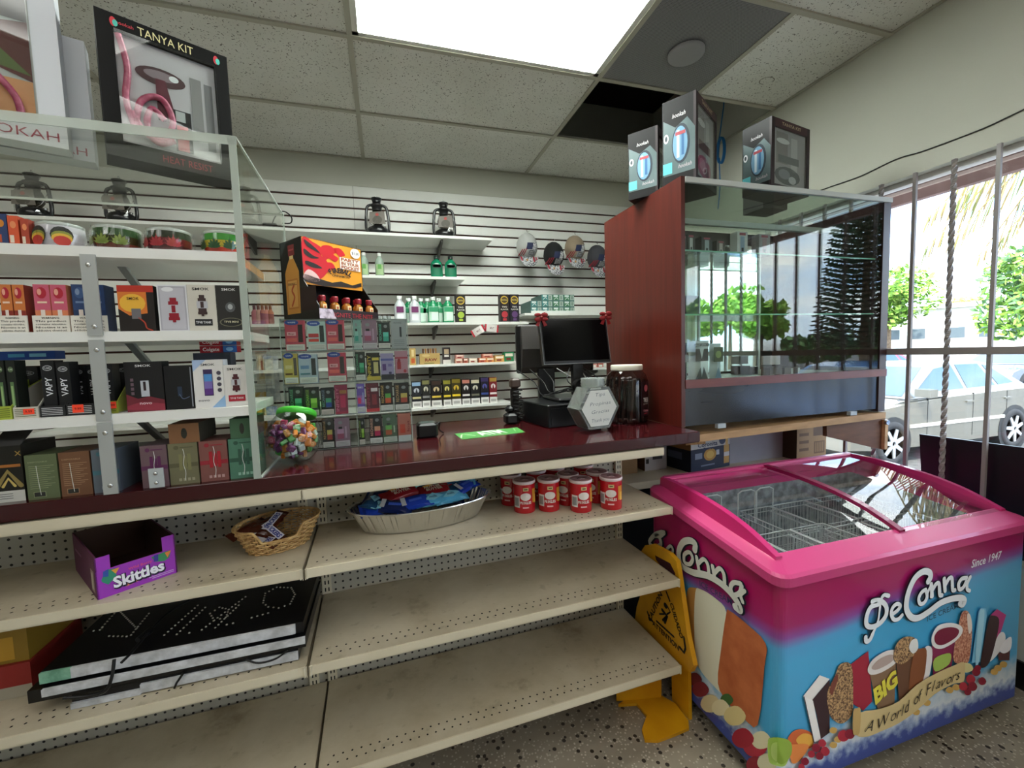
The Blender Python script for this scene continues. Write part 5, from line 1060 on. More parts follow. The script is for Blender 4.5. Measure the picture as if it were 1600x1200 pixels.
bxthing('gift_box', 'dark gift box mostly hidden behind the right-hand one on the glass display case', 'gift box', 1.78, 1.93, 1.66, 1.78, CT - .0015, 2.19, '#1c1a1c', A0, front=lambda d: d.rect(.1, .1, .9, .88, '#4b4d4c', 1))
# ================================================================ slat-wall shelves
SHW = mat('#dfe0da', .4, name='white_shelf')
def wshelf(label, x0, x1, z, depth=.305, brackets=(), th=.018):
    r = thing('wall_shelf', ((x0 + x1) / 2, YW - depth / 2, z - th), label, 'shelf')
    b = MB(); b.box(x0, x1, YW - depth, YW - .001, z - th, z, SHW); b.build('board', r)
    for x in brackets:
        b = MB(); b.prism([(x - .006, YW - .001, z - th), (x - .006, YW - depth + .03, z - th), (x - .006, YW - depth + .03, z - th - .02), (x - .006, YW - .03, z - th - .09), (x - .006, YW - .001, z - th - .09)], (.012, 0, 0), mat('#4a4744', .5)); b.build('bracket', r)
    return r
Z1, Z2, Z3, Z4, Z5 = 2.146, 1.866, 1.552, 1.262, .962
wshelf('topmost white wall shelf carrying the black lanterns', -2.4, .771, Z1, brackets=(.42, -.8))
wshelf('short white wall shelf carrying mouthwash and two clear bottles', -.35, .562, Z2, brackets=(.36,))
wshelf('white wall shelf carrying the row of rubbing alcohol bottles', -1.9, 1.03, Z3, brackets=(.36,))
wshelf('white wall shelf carrying rolling paper boxes', -1.9, .96, Z4, brackets=(.32,))
wshelf('lowest white wall shelf carrying boxed devices', -1.9, .88, Z5, brackets=(.32,))
wshelf('white wall shelf carrying stacked teal carton packs', 1.0, 2.2, 1.615, brackets=(1.2,))
wshelf('white wall shelf behind the monitor stand', 1.05, 2.2, 1.19, brackets=(1.6,))
wshelf('short white wall shelf low behind the tip jar', 1.1, 2.2, .90)
SY = YW - .305
# ---- lanterns
def lantern(x, y, z, label, rot=0, s=1.0, group=None):
    r = thing('lantern', (x, y, z), label, 'lantern', group); BK = mat('#131416', .28, coat=.3)
    q = MB(); q.lathe([(.030, 0), (.062, .004), (.068, .02), (.066, .045), (.045, .060), (.028, .066)], (x, y, z), BK, 24); q.lathe([(.010, .05), (.012, .066)], (x + .045, y, z), CHROME, 10); q.build('fuel_tank', r)
    q = MB()
    for sgn in (-1, 1):
        q.tube(smooth_line([(x + sgn * .058, y, z + .02), (x + sgn * .074, y, z + .05), (x + sgn * .070, y, z + .14), (x + sgn * .060, y, z + .19), (x + sgn * .03, y, z + .205)], 6), .0095, BK, 8)
    q.build('side_tubes', r)
    q = MB(); q.lathe([(.024, .066), (.043, .095), (.046, .12), (.036, .15), (.027, .165)], (x, y, z), thin_glass('lantern_glass', '#8a867c', 1.0), 20, caps=False); q.build('globe', r)
    q = MB(); q.lathe([(.030, .165), (.032, .19), (.040, .195), (.040, .205), (.026, .212), (.030, .235), (.036, .24), (.034, .248), (.012, .256)], (x, y, z), BK, 20); q.build('chimney', r)
    q = MB(); q.tube(smooth_line([(x - .066, y + .0, z + .175), (x - .075, y - .03, z + .13), (x - .05, y - .045, z + .07), (x, y - .05, z + .05), (x + .05, y - .045, z + .07), (x + .075, y - .03, z + .13), (x + .066, y, z + .175)], 5), .0015, CHROME, 5); q.tube(smooth_line([(x - .008, y, z + .25), (x, y, z + .272), (x + .008, y, z + .25)], 4), .0015, CHROME, 5); q.build('bail', r)
    q = MB(); rnd = random.Random(int(x * 100)); vs = []; n_ = 14; c = Vector((x, y, z))
    for zz, rr in ((.03, .070), (.07, .072), (.12, .064), (.155, .055)):
        for k in range(n_): a_ = math.pi * (1.0 + k / (n_ - 1)); vs.append(c + Vector((rr * math.cos(a_) * 1.05, rr * math.sin(a_) - .01 + rnd.uniform(-.004, .004), zz + rnd.uniform(-.004, .004))))
    q.add(vs, [(a * n_ + k, a * n_ + k + 1, (a + 1) * n_ + k + 1, (a + 1) * n_ + k) for a in range(3) for k in range(n_ - 1)], WRAPC)
    dd = D(q, (x - .052, y - .079, z + .05), (1, 0, .08), (0, 0, 1), .104, .085); dd.poly([(0, .1), (1, .0), (.95, 1), (.05, .95)], '#6e675e', 0); dd.ell(.5, .75, .1, .12, '#a33a30', 1); dd.ell(.5, .35, .3, .3, '#4a463c', 1)
    q.build('wrapper', r)
    return r
lantern(-.004, SY + .09, Z1, 'black wrapped oil lantern on the top wall shelf, left of the rightmost one')
lantern(.447, SY + .09, Z1, 'black wrapped oil lantern, rightmost on the top wall shelf')
p = on_y(187, 300, SY + .09); lantern(p.x, SY + .09, Z1, 'black oil lantern seen through the acrylic case, below the pink hose box')
p = on_y(52, 300, SY + .09); lantern(p.x, SY + .09, Z1, 'black oil lantern seen through the acrylic case at the far left')
# goggles-like black wire item at the end of the shelf view
p = on_y(445, 330, SY + .1); q = MB(); q.tube(smooth_line([(p.x - .09, p.y, Z1 + .004), (p.x - .06, p.y, Z1 + .09), (p.x - .01, p.y, Z1 + .13), (p.x + .035, p.y, Z1 + .10), (p.x + .03, p.y, Z1 + .06), (p.x - .02, p.y, Z1 + .055)], 6), .004, BLACKP, 6); q.box(p.x - .13, p.x - .05, p.y - .02, p.y + .04, Z1, Z1 + .05, BLACKP, ch=.005)
q.build('headlamp', loc=(p.x, p.y, Z1), label='black headlamp with a looped strap on the top wall shelf, right of the acrylic case', cat='headlamp')
# ---- bottles
def bottle(x, y, z, h, r, body, cap, lab, label, group=None, sq=1.0, labels=None, trans=0):
    o_ = thing('bottle', (x, y, z), label, 'bottle', group); bm = mat(body, .18, trans=trans, ior=1.35, coat=.2)
    q = MB(); q.lathe([(r * .92, 0), (r, .004), (r, h * .60), (r * .82, h * .72), (r * .38, h * .84), (r * .36, h * .88)], (x, y, z), bm, 20, sy=sq); q.build('bottle_body', o_)
    q = MB(); q.lathe([(r * .42, h * .87), (r * .42, h), (r * .36, h)], (x, y, z), mat(cap, .4), 14); q.build('cap', o_)
    q = MB(); n_ = 9; z0, z1, c, extra = lab
    vs = [];
    for zz in (z0, z1):
        for k in range(n_): a_ = math.radians(-145 + 110 * k / (n_ - 1)); vs.append((x + (r + .0006) * math.cos(a_), y + (r + .0006) * math.sin(a_) * sq, z + h * zz))
    q.add(vs, [(k, k + 1, n_ + k + 1, n_ + k) for k in range(n_ - 1)], mat(c, .5), True)
    for (x0, y0, x1, y1, cc) in extra:
        d = D(q, (x - r, y - r * sq - .0012, z), (1, 0, 0), (0, 0, 1), 2 * r, h); d.rect(x0, y0, x1, y1, cc, 1)
    q.build('bottle_label', o_); return o_
def fx(px, Y_): return on_y(px, 500, Y_).x
yb_ = SY + .06
for k, px in enumerate((569, 593)):
    x = on_y(px, 415, yb_).x; bottle(x, yb_, Z2, .158, .029, '#bcd0c2', '#e8e8e4', (.06, .5, '#9db886', [(.3, .3, .7, .5, '#5f9a4a')]), 'clear bottle with a green label on the short wall shelf, %s of two' % ['left', 'right'][k], trans=.5)
for k, px in enumerate((682, 704)):
    x = on_y(px, 415, yb_).x; q_ = bottle(x, yb_, Z2, .152, .042, '#0f7a55', '#1d2a26', (.1, .55, '#0e6a4a', [(.14, .44, .86, .60, '#1b3a30'), (.18, .47, .82, .57, '#c9e0d4')]), 'green mouthwash bottle on the short wall shelf, %s of two' % ['left', 'right'][k], sq=.6)
al = [(625, 0, 'white', 'leftmost white-labelled'), (639, .07, 'green', 'green one behind between the two clear bottles'), (648, 0, 'white', ''), (658, .07, 'green', ''), (668, .07, 'green', ''), (677, 0, 'green', ''), (686, .07, 'green', ''), (700, 0, 'green', '')]
desc = ['clear rubbing alcohol bottle with a purple label, leftmost in the row of bottles', 'green liquid bottle standing behind and between the two clear alcohol bottles', 'clear rubbing alcohol bottle with a purple label, second in the front row', 'green liquid bottle just right of and behind the second clear bottle', 'green liquid bottle behind, just left of the tallest front green bottle', 'green liquid bottle in the front row, left of two green ones', 'green liquid bottle behind, between the two front green bottles', 'green liquid bottle at the right end of the row of bottles']
for k, (px, dy, kind, _) in enumerate(al):
    Y_ = SY + .05 + dy; x = on_y(px, 485, Y_).x
    if kind == 'white': bottle(x, Y_, Z3, .185, .039, '#c5ccce', '#e9e9e6', (.06, .62, '#cfd3d4', [(.2, .38, .8, .6, '#6d2a5e'), (.22, .1, .78, .32, '#e3e4e6')]), desc[k], sq=.75)
    else: bottle(x, Y_, Z3, .180, .039, '#1f8a58', '#dfe6df', (.06, .62, '#bfe0cb', [(.1, .42, .9, .6, '#2f9464'), (.3, .1, .9, .4, '#d9ebdf')]), desc[k], sq=.75)
for k, px in enumerate((592, 600, 607)):
    x = on_y(px, 488, SY + .04).x; q = MB(); q.lathe([(.012, 0), (.016, .05), (.015, .05), (.011, .003)], (x, SY + .04, Z3), mat('#dfe6e2', .08, trans=.7, ior=1.3), 14); q.build('shot_glass', loc=(x, SY + .04, Z3), label='small clear glass on the wall shelf beside the flame display, %s of three' % ORD[k], cat='glass')
# ---- boxes on wall shelves
def wbox(name, label, cat, xl, xr, yt, z, dy, depth, base, front=None, group=None, side=None, zt_=None):
    Y_ = SY + dy; ym = on_y(xl, yt, Y_); x0 = on_y(xl, yt + 15, Y_).x; x1 = on_y(xr, yt + 15, Y_).x; z1 = zt_ or on_y((xl + xr) / 2, yt, Y_).z
    return bxthing(name, label, cat, x0, x1 - .001, Y_, Y_ + depth, z, z1, base, A0, front=front, side=side, group=group)
def f_blunt(c): return lambda d: (d.ell(.5, .80, .42, .15, '#c9a83a', 1), d.ell(.5, .80, .34, .11, '#4a3a1a', 2), d.text('ROYAL', .5, .80, .05, '#e6cf6a', 3, w=.6), d.text('TWO', .5, .55, .06, '#e0ddd0', 2, w=.55), d.text('FLAVOR', .5, .46, .05, '#e0ddd0', 2, w=.8), d.ell(.5, .28, .34, .12, c, 1), d.rect(.3, .06, .7, .14, c, 1))
wbox('cigarillo_box', 'black upright carton with a gold crest and green mark, right of the alcohol bottles', 'carton', 712, 727.5, 461, Z3, .05, .05, '#1a1612', f_blunt('#9ab23a'))
wbox('cigarillo_box', 'black upright carton with a gold crest, left of the pair by the teal packs', 'carton', 781, 795.5, 460, Z3, .04, .05, '#1c1212', f_blunt('#b03038'))
wbox('cigarillo_box', 'black upright carton with a gold crest, right of the pair by the teal packs', 'carton', 797, 811, 460, Z3, .04, .05, '#1a1420', f_blunt('#5a3a6a'))
def f_teal(i): return lambda d: (d.rect(.03, .08, .6, .92, ['#3f7f7c', '#4a7d5a'][i], 1), d.rect(.1, .6, .5, .9, '#cfdcd6', 2), d.rect(.64, .1, .97, .9, '#b7c4b8', 1), d.rect(.7, .2, .9, .8, '#7f9488', 2), d.stroke([(.15, .2), (.35, .5), (.5, .25)], .004, '#dfe8e2', 3))
zc = [1.615 + .0005, 1.615 + .047, 1.615 + .0935]
for row in range(3):
    for c in range(4):
        if row == 2 and c == 0: continue
        Y_ = SY + .02; xa = [829, 846.5, 863.3, 880.6, 897.5]; x0 = on_y(xa[c], 478, Y_).x; x1 = on_y(xa[c + 1], 478, Y_).x
        bxthing('cigarette_carton', 'teal and white carton pack in the stack, %s row, %s from left' % (['bottom', 'middle', 'top'][row], ORD[c if row < 2 else c - 1]), 'carton', x0 + .001, x1 - .001, Y_, Y_ + .24, zc[row], zc[row] + .0455, '#49706a', A0, front=f_teal(c // 2), side='#3f5f58')
q = MB(); q.box(on_y(829, 480, SY + .02).x, on_y(897, 480, SY + .02).x, SY + .006, SY + .012, 1.6155, 1.632, '#dfe3dd'); q.build('shelf_label_strip', loc=(1.2, SY, 1.6155), label='white strip along the shelf edge in front of the teal carton packs', cat='label strip')
# hanging strip of candy packets
q0 = on_y(757, 514, SY - .02)
for k, (cx, cy, ang) in enumerate(((747, 517, .5), (768, 513, -.12))):
    p = on_y(cx, cy, SY - .03); q = MB(); c_, s_ = math.cos(ang), math.sin(ang); U_ = Vector((c_, 0, s_)); W_ = Vector((-s_, 0, c_)); o0 = p - U_ * .05 - W_ * .026
    rows = []
    for a_, t_ in ((0, .0015), (.12, .003), (.3, .012), (.7, .012), (.88, .003), (1, .0015)):
        rows.append([o0 + U_ * .1 * a_ - Vector((0, t_, 0)) + W_ * .052 * .0, o0 + U_ * .1 * a_ - Vector((0, t_, 0)) + W_ * .052, o0 + U_ * .1 * a_ + Vector((0, t_, 0)) + W_ * .052, o0 + U_ * .1 * a_ + Vector((0, t_, 0))])
    vs = sum(rows, []); fs = [(0, 1, 2, 3), (23, 22, 21, 20)]
    for i in range(5):
        for j in range(4): m_ = (j + 1) % 4; fs.append((i * 4 + j, i * 4 + 4 + j, i * 4 + 4 + m_, i * 4 + m_))
    q.add(vs, fs, mat('#d9d4cf', .35)); d = D(q, o0 - Vector((0, .0135, 0)), U_, W_, .1, .052); d.rect(.30, .1, .70, .9, '#d8d2cc', 1); d.text('MINT', .5, .5, .3, '#7a5a5a', 2, w=.3)
    e1 = D(q, o0 - Vector((0, .0042, 0)), U_, W_, .1, .052); e1.rect(0, 0, .12, 1, '#b22a36', 1); e1.rect(.88, 0, 1, 1, '#b22a36', 1)
    q.build('candy_packet', loc=p, label='white and red sweet packet clipped to the wall shelf edge, %s of two' % ['left', 'right'][k], cat='packet')
# shelf 4
wbox('paper_cone_tube', 'small gold packet at the left end of the rolling paper shelf', 'packet', 640.5, 650, 544, Z4, .03, .03, '#b99a5a', lambda d: (d.rect(.2, .1, .8, .4, '#c65a2a', 1), d.rect(.3, .5, .7, .9, '#e0cc96', 1)))
r_ = wbox('rolling_paper_box', 'tan display box of pre-rolled cones on the rolling paper shelf', 'box', 656.5, 688, 552, Z4, .02, .08, '#b89a5e', lambda d: (d.text('RAW', .55, .42, .26, '#7a2418', 2, w=.6, bold=.03), d.ell(.3, .8, .2, .12, '#cdb37a', 1), d.rect(.2, .08, .7, .14, '#5f6a35', 1)))
x0 = on_y(660, 552, SY + .03).x; zt0 = on_y(670, 553, SY + .02).z
q = MB()
for k in range(6): x = x0 + .006 + k * .0175; q.cyl((x, SY + .04, zt0 - .02), (x, SY + .04 + .004 * (k % 2), zt0 + .038), .004, '#a87a44' if k % 2 else '#6a4426', .007, 10)
q.build('paper_cones', loc=(x0, SY + .04, zt0), label='row of brown rolled cones standing in the tan display box', cat='cones', kind='stuff')
wbox('cigarillo_box', 'small dark carton with white base right of the tan display box', 'carton', 692, 704, 543, Z4, .03, .03, '#2a2020', lambda d: (d.rect(0, 0, 1, .25, '#c9c4bd', 1), d.rect(.2, .6, .8, .9, '#b39a7a', 1), d.rect(.2, .42, .8, .55, '#d4cfc8', 1)))
for i, (xl, xr, yt, z_, c, lb) in enumerate(((711, 723, 559, 0, '#b98a74', 'pink and tan'), (724, 731, 558, 0, '#a8573f', 'rust'), (712, 725, 553, .028, '#c98a80', 'upper pink'), (733, 745, 558, 0, '#c7b7a4', 'cream'), (748, 760, 557, 0, '#c0623c', 'lower orange red'), (760, 772, 556, 0, '#cf8a4a', 'lower orange'), (754, 770, 548, .035, '#d07a66', 'upper salmon'), (773, 788, 552, 0, '#c99a52', 'yellow orange'), (788, 803, 547, 0, '#1f7a4c', 'dark green'))):
    Y_ = SY + .03; x0 = on_y(xl, 560, Y_).x; x1 = on_y(xr, 560, Y_).x; h_ = .034 if z_ == 0 and i not in (7, 8) else (.027 if z_ else [.048, .07][i - 7])
    if i == 2: z_ = .0345
    if i == 6: z_ = .0345
    bxthing('rolling_paper_pack', lb + ' rolling paper pack among the loose packs on the wall shelf', 'pack', x0 + .001, x1 - .001, Y_, Y_ + .06, Z4 + z_, Z4 + z_ + h_, c, A0, front=lambda d: (d.rect(.1, .55, .9, .85, '#e6d9c9', 1), d.rect(.2, .15, .7, .4, '#7c2a20', 1)))
# shelf 5 - boxed devices in white-fronted trays
dev = [(643, 658.5, 597, '#8fb0cf', '#1d1f24'), (659, 672, 594, '#7c7a4c', '#201f1c'), (673.5, 690, 595, '#3c2a20', '#1c1412'), (692, 705, 594, '#8a8428', '#2a2612'), (705.5, 720.5, 592, '#7a6a18', '#3c3410'), (721.5, 735, 593, '#c07a6a', '#1c1414'), (735.5, 750, 593, '#c9bfa0', '#171717'), (751, 764, 590, '#3a2c5c', '#15121e'), (764.5, 777, 590, '#a88a3a', '#7a1c24')]
nm_ = ['pale blue topped', 'grey and olive', 'dark brown', 'olive yellow', 'gold', 'pink topped', 'cream topped', 'dark violet', 'red and white']
for i, (xl, xr, yt, c, b_) in enumerate(dev):
    Y_ = SY + .03; x0 = on_y(xl, 610, Y_).x; x1 = on_y(xr, 610, Y_).x; z1 = on_y(xl, yt, Y_).z
    def f(d, c=c, i=i): d.rect(.05, .84, .95, .98, c, 1); d.ell(.5, .66, .3, .1, ['#b9bcc2', '#c8c4b0', '#c9b48a', '#e0d27a', '#d9b43a', '#e6e0dc', '#cfc9b4', '#5a5aa8', '#e6e0dc'][i], 2); d.poly([(.3, .5), (.5, .75), (.7, .5)], b_ if i else '#2c2e36', 3); d.rect(.05, .34, .95, .42, ['#d9cf9a', '#8a8a88', '#e0c24a', '#e2c838', '#e8c92c', '#e4dfda', '#6a6a5a', '#3a4a8a', '#e6e0dc'][i], 2); d.rect(.0, 0, 1, .24, '#dcdbd6', 1); d.rect(.15, .06, .85, .16, '#a9a7a2', 2)
    bxthing('vape_carton', '%s upright carton in the lowest wall shelf row, %s from left' % (nm_[i], ORD[i]), 'carton', x0 + .002, x1 - .002, Y_, Y_ + .06, Z5, z1, b_, A0, front=f)
# shelf behind monitor
for i, (xl, xr, c) in enumerate(((903, 912, '#4f9a78'), (912.5, 922, '#3f8a6c'), (923, 933, '#c98a80'), (934, 943, '#b96a60'))):
    Y_ = SY + .04; x0 = on_y(xl, 570, Y_).x; x1 = on_y(xr, 570, Y_).x; z1 = on_y(xl, 562, Y_).z
    bxthing('rolling_paper_pack', ['light green', 'mid green', 'salmon', 'brick red'][i] + ' pack on the wall shelf below the monitor', 'pack', x0, x1 - .001, Y_, Y_ + .04, 1.19, 1.19 + .075, c, A0, front=lambda d: (d.ell(.5, .6, .3, .2, '#1e2a26', 1), d.ell(.5, .6, .16, .1, c, 2), d.rect(.2, .05, .8, .25, '#e0e4dc', 1)))
for i, (xl, xr, c) in enumerate(((810, 826, '#b8a48a'), (828, 842, '#e0e0dc'), (846, 858, '#3fae8c'))):
    Y_ = SY + .05; p = on_y((xl + xr) / 2, 640, Y_); bxthing('small_box', ['tan', 'white and red', 'turquoise'][i] + ' little box on the low wall shelf behind the till', 'box', 1.12 + i * .11, 1.21 + i * .11, Y_, Y_ + .05, .90, .955, c, A0, front=lambda d: d.rect(.3, .2, .7, .8, '#b02a3a', 1))
# ---- caps on hooks
def cap(px, py, crown, label, s=1.0):
    """px,py: hook point in the photo; crown hangs with the peak down"""
    Y_ = YW - .17; p = on_y(px, py, Y_); r = thing('baseball_cap', p, label, 'cap')
    cm = noisy('cap_cloth_' + crown.lstrip('#'), crown, crown, 30, .85, b_=.3)
    q = MB(); c = p + Vector((.0, .03, -.115)); n_, m_ = 18, 9; vs = []
    for i in range(m_ + 1):
        th = math.pi / 2 * i / m_; rz = math.cos(th)
        for k in range(n_): a_ = 2 * math.pi * k / n_; vs.append(c + Vector((.082 * rz * math.cos(a_), -.10 * math.sin(th) , .112 * rz * math.sin(a_) * (1.0 if math.sin(a_) > 0 else .8))))
    q.add(vs, [(i * n_ + k, i * n_ + (k + 1) % n_, (i + 1) * n_ + (k + 1) % n_, (i + 1) * n_ + k) for i in range(m_) for k in range(n_)], cm, True); q.build('crown', r)
    # printed flag panel on crown, following its curve
    q = MB()
    def S(u, v, e=.0012): # u,v in [-1,1] -> crown surface
        x = u * .078; z = v * (.112 if v > 0 else .09); k = max(0, 1 - (x / .082) ** 2 - (z / (.112 if v > 0 else .0896)) ** 2); return c + Vector((x * 1.01, -.10 * math.sqrt(k) - e, z))
    def patch(u0, u1, v0, v1, m_, e=.0012, n=5, sh=.25):
        g = [[S(u0 + (u1 - u0) * i / n + sh * (v0 + (v1 - v0) * j / n), v0 + (v1 - v0) * j / n, e) for i in range(n + 1)] for j in range(n + 1)]
        vs = sum(g, []); q.add(vs, [(j * (n + 1) + i, j * (n + 1) + i + 1, (j + 1) * (n + 1) + i + 1, (j + 1) * (n + 1) + i) for j in range(n) for i in range(n)], m_, True)
    patch(-.35, .25, -.35, .15, mat('#232a48', .8), .002); patch(.25, .68, -.45, .2, noisy('speckled_white', '#4a4a52', '#d4d4d6', 140, .8, .45, .5), .002); patch(-.1, .6, -.78, -.4, noisy('grey_print', '#5a5a5c', '#a9a9aa', 90, .8), .0025, sh=.2)
    for k in range(3): patch(-.62 + .16 * k, -.54 + .16 * k, -.75, -.3, mat('#8f2030', .8), .0026, 3, .4)
    q.build('front_print', r)
    # peak
    q = MB(); n_ = 14; vs = []; b0 = c + Vector((0, -.045, -.072))
    for j in range(6):
        f = j / 5
        for i in range(n_ + 1):
            a_ = math.pi * (1 + i / n_); x = .080 * math.cos(a_) * (1 - .05 * f); dep = -math.sin(a_) * .085 * f
            vs.append(b0 + Vector((x, -.035 * f + .03 * (x / .08) ** 2 - .0 , -dep - .002 * 0)) + Vector((0, -.02 * math.sin(-a_ + math.pi) * 0, 0)))
    STR = mat('#b9bbbd', .7)
    q.add(vs, [(j * (n_ + 1) + i, j * (n_ + 1) + i + 1, (j + 1) * (n_ + 1) + i + 1, (j + 1) * (n_ + 1) + i) for j in range(5) for i in range(n_)], noisy('peak_print', '#55565a', '#b4b5b6', 90, .7, .46, .54), True)
    for k in range(6):
        i0 = 1 + k * 2
        if k in (2, 3): continue
        q.add([Vector(vs[j * (n_ + 1) + i]) + Vector((0, -.0012, 0)) for j in (0, 1, 2, 3) for i in (i0, i0 + 1)], [(0, 1, 3, 2), (2, 3, 5, 4), (4, 5, 7, 6)], mat('#9a2434', .7))
    dd = D(q, Vector(vs[2 * (n_ + 1) + 6]) + Vector((-.012, -.003, -.010)), (1, 0, 0), (0, 0, 1)); st = []
    for k in range(10): rr = .013 if k % 2 == 0 else .006; st.append((.012 + rr * math.sin(k * math.pi / 5), .012 + rr * math.cos(k * math.pi / 5)))
    dd.poly(st, '#a87a4a', 2)
    q.build('peak', r)
    q = MB(); e_ = p + Vector((.075, .168, .055)); q.tube([e_, p + Vector((.01, .02, .004)), p + Vector((-.005, -.004, 0)), p + Vector((-.008, -.006, .012))], .002, CHROME, 6); q.build('wall_hook', loc=e_, label='chrome peg hook holding ' + label.split(' with ')[0], cat='hook')
    return r
cap(824, 362, '#a9aaa6', 'pale grey baseball cap with a flag print, leftmost on the wall hooks')
cap(866, 376, '#101012', 'black baseball cap with a flag print on a wall hook')
cap(899, 366, '#8a7a66', 'tan baseball cap with a flag print on a wall hook')
cap(934, 381, '#3b3b40', 'charcoal baseball cap with a flag print beside the red-brown panel')
# ================================================================ clear vape dispenser on the counter
DV = 1.628; DU0, DUm, DU1 = -.292, -.062, .131; DZ1 = 1.463
r = thing('acrylic_dispenser', G.w((DU0 + DU1) / 2, DV + .07, 1.0), 'clear plastic four-tier dispenser holding rows of small printed cartons', 'dispenser')
lv = [G.hit(545, y, DV)[1] for y in (700, 651, 602, 548)]
lv = [1.003, 1.122, 1.238, 1.352]; hts = .105
for u in (DU0, DUm, DU1): b = MB(); b.box(u - .0015, u + .0015, DV, DV + .30, 1.0, DZ1, ACRYL, G); b.box(u - .0015, u + .0015, DV - .001, DV, 1.0, DZ1, EDGE, G); b.build('divider', r)
for z in lv + [DZ1 - .003]: b = MB(); b.box(DU0, DU1, DV, DV + .30, z - .003, z, ACRYL, G); b.box(DU0, DU1, DV - .0012, DV, z - .003, z, mat('#8c9292', .2, alpha=.6), G); b.build('tier', r)
b = MB(); b.box(DU0, DU1, DV - .0035, DV - .0015, 1.0, DZ1, PLASTIC, G); b.build('front_sheet', r)
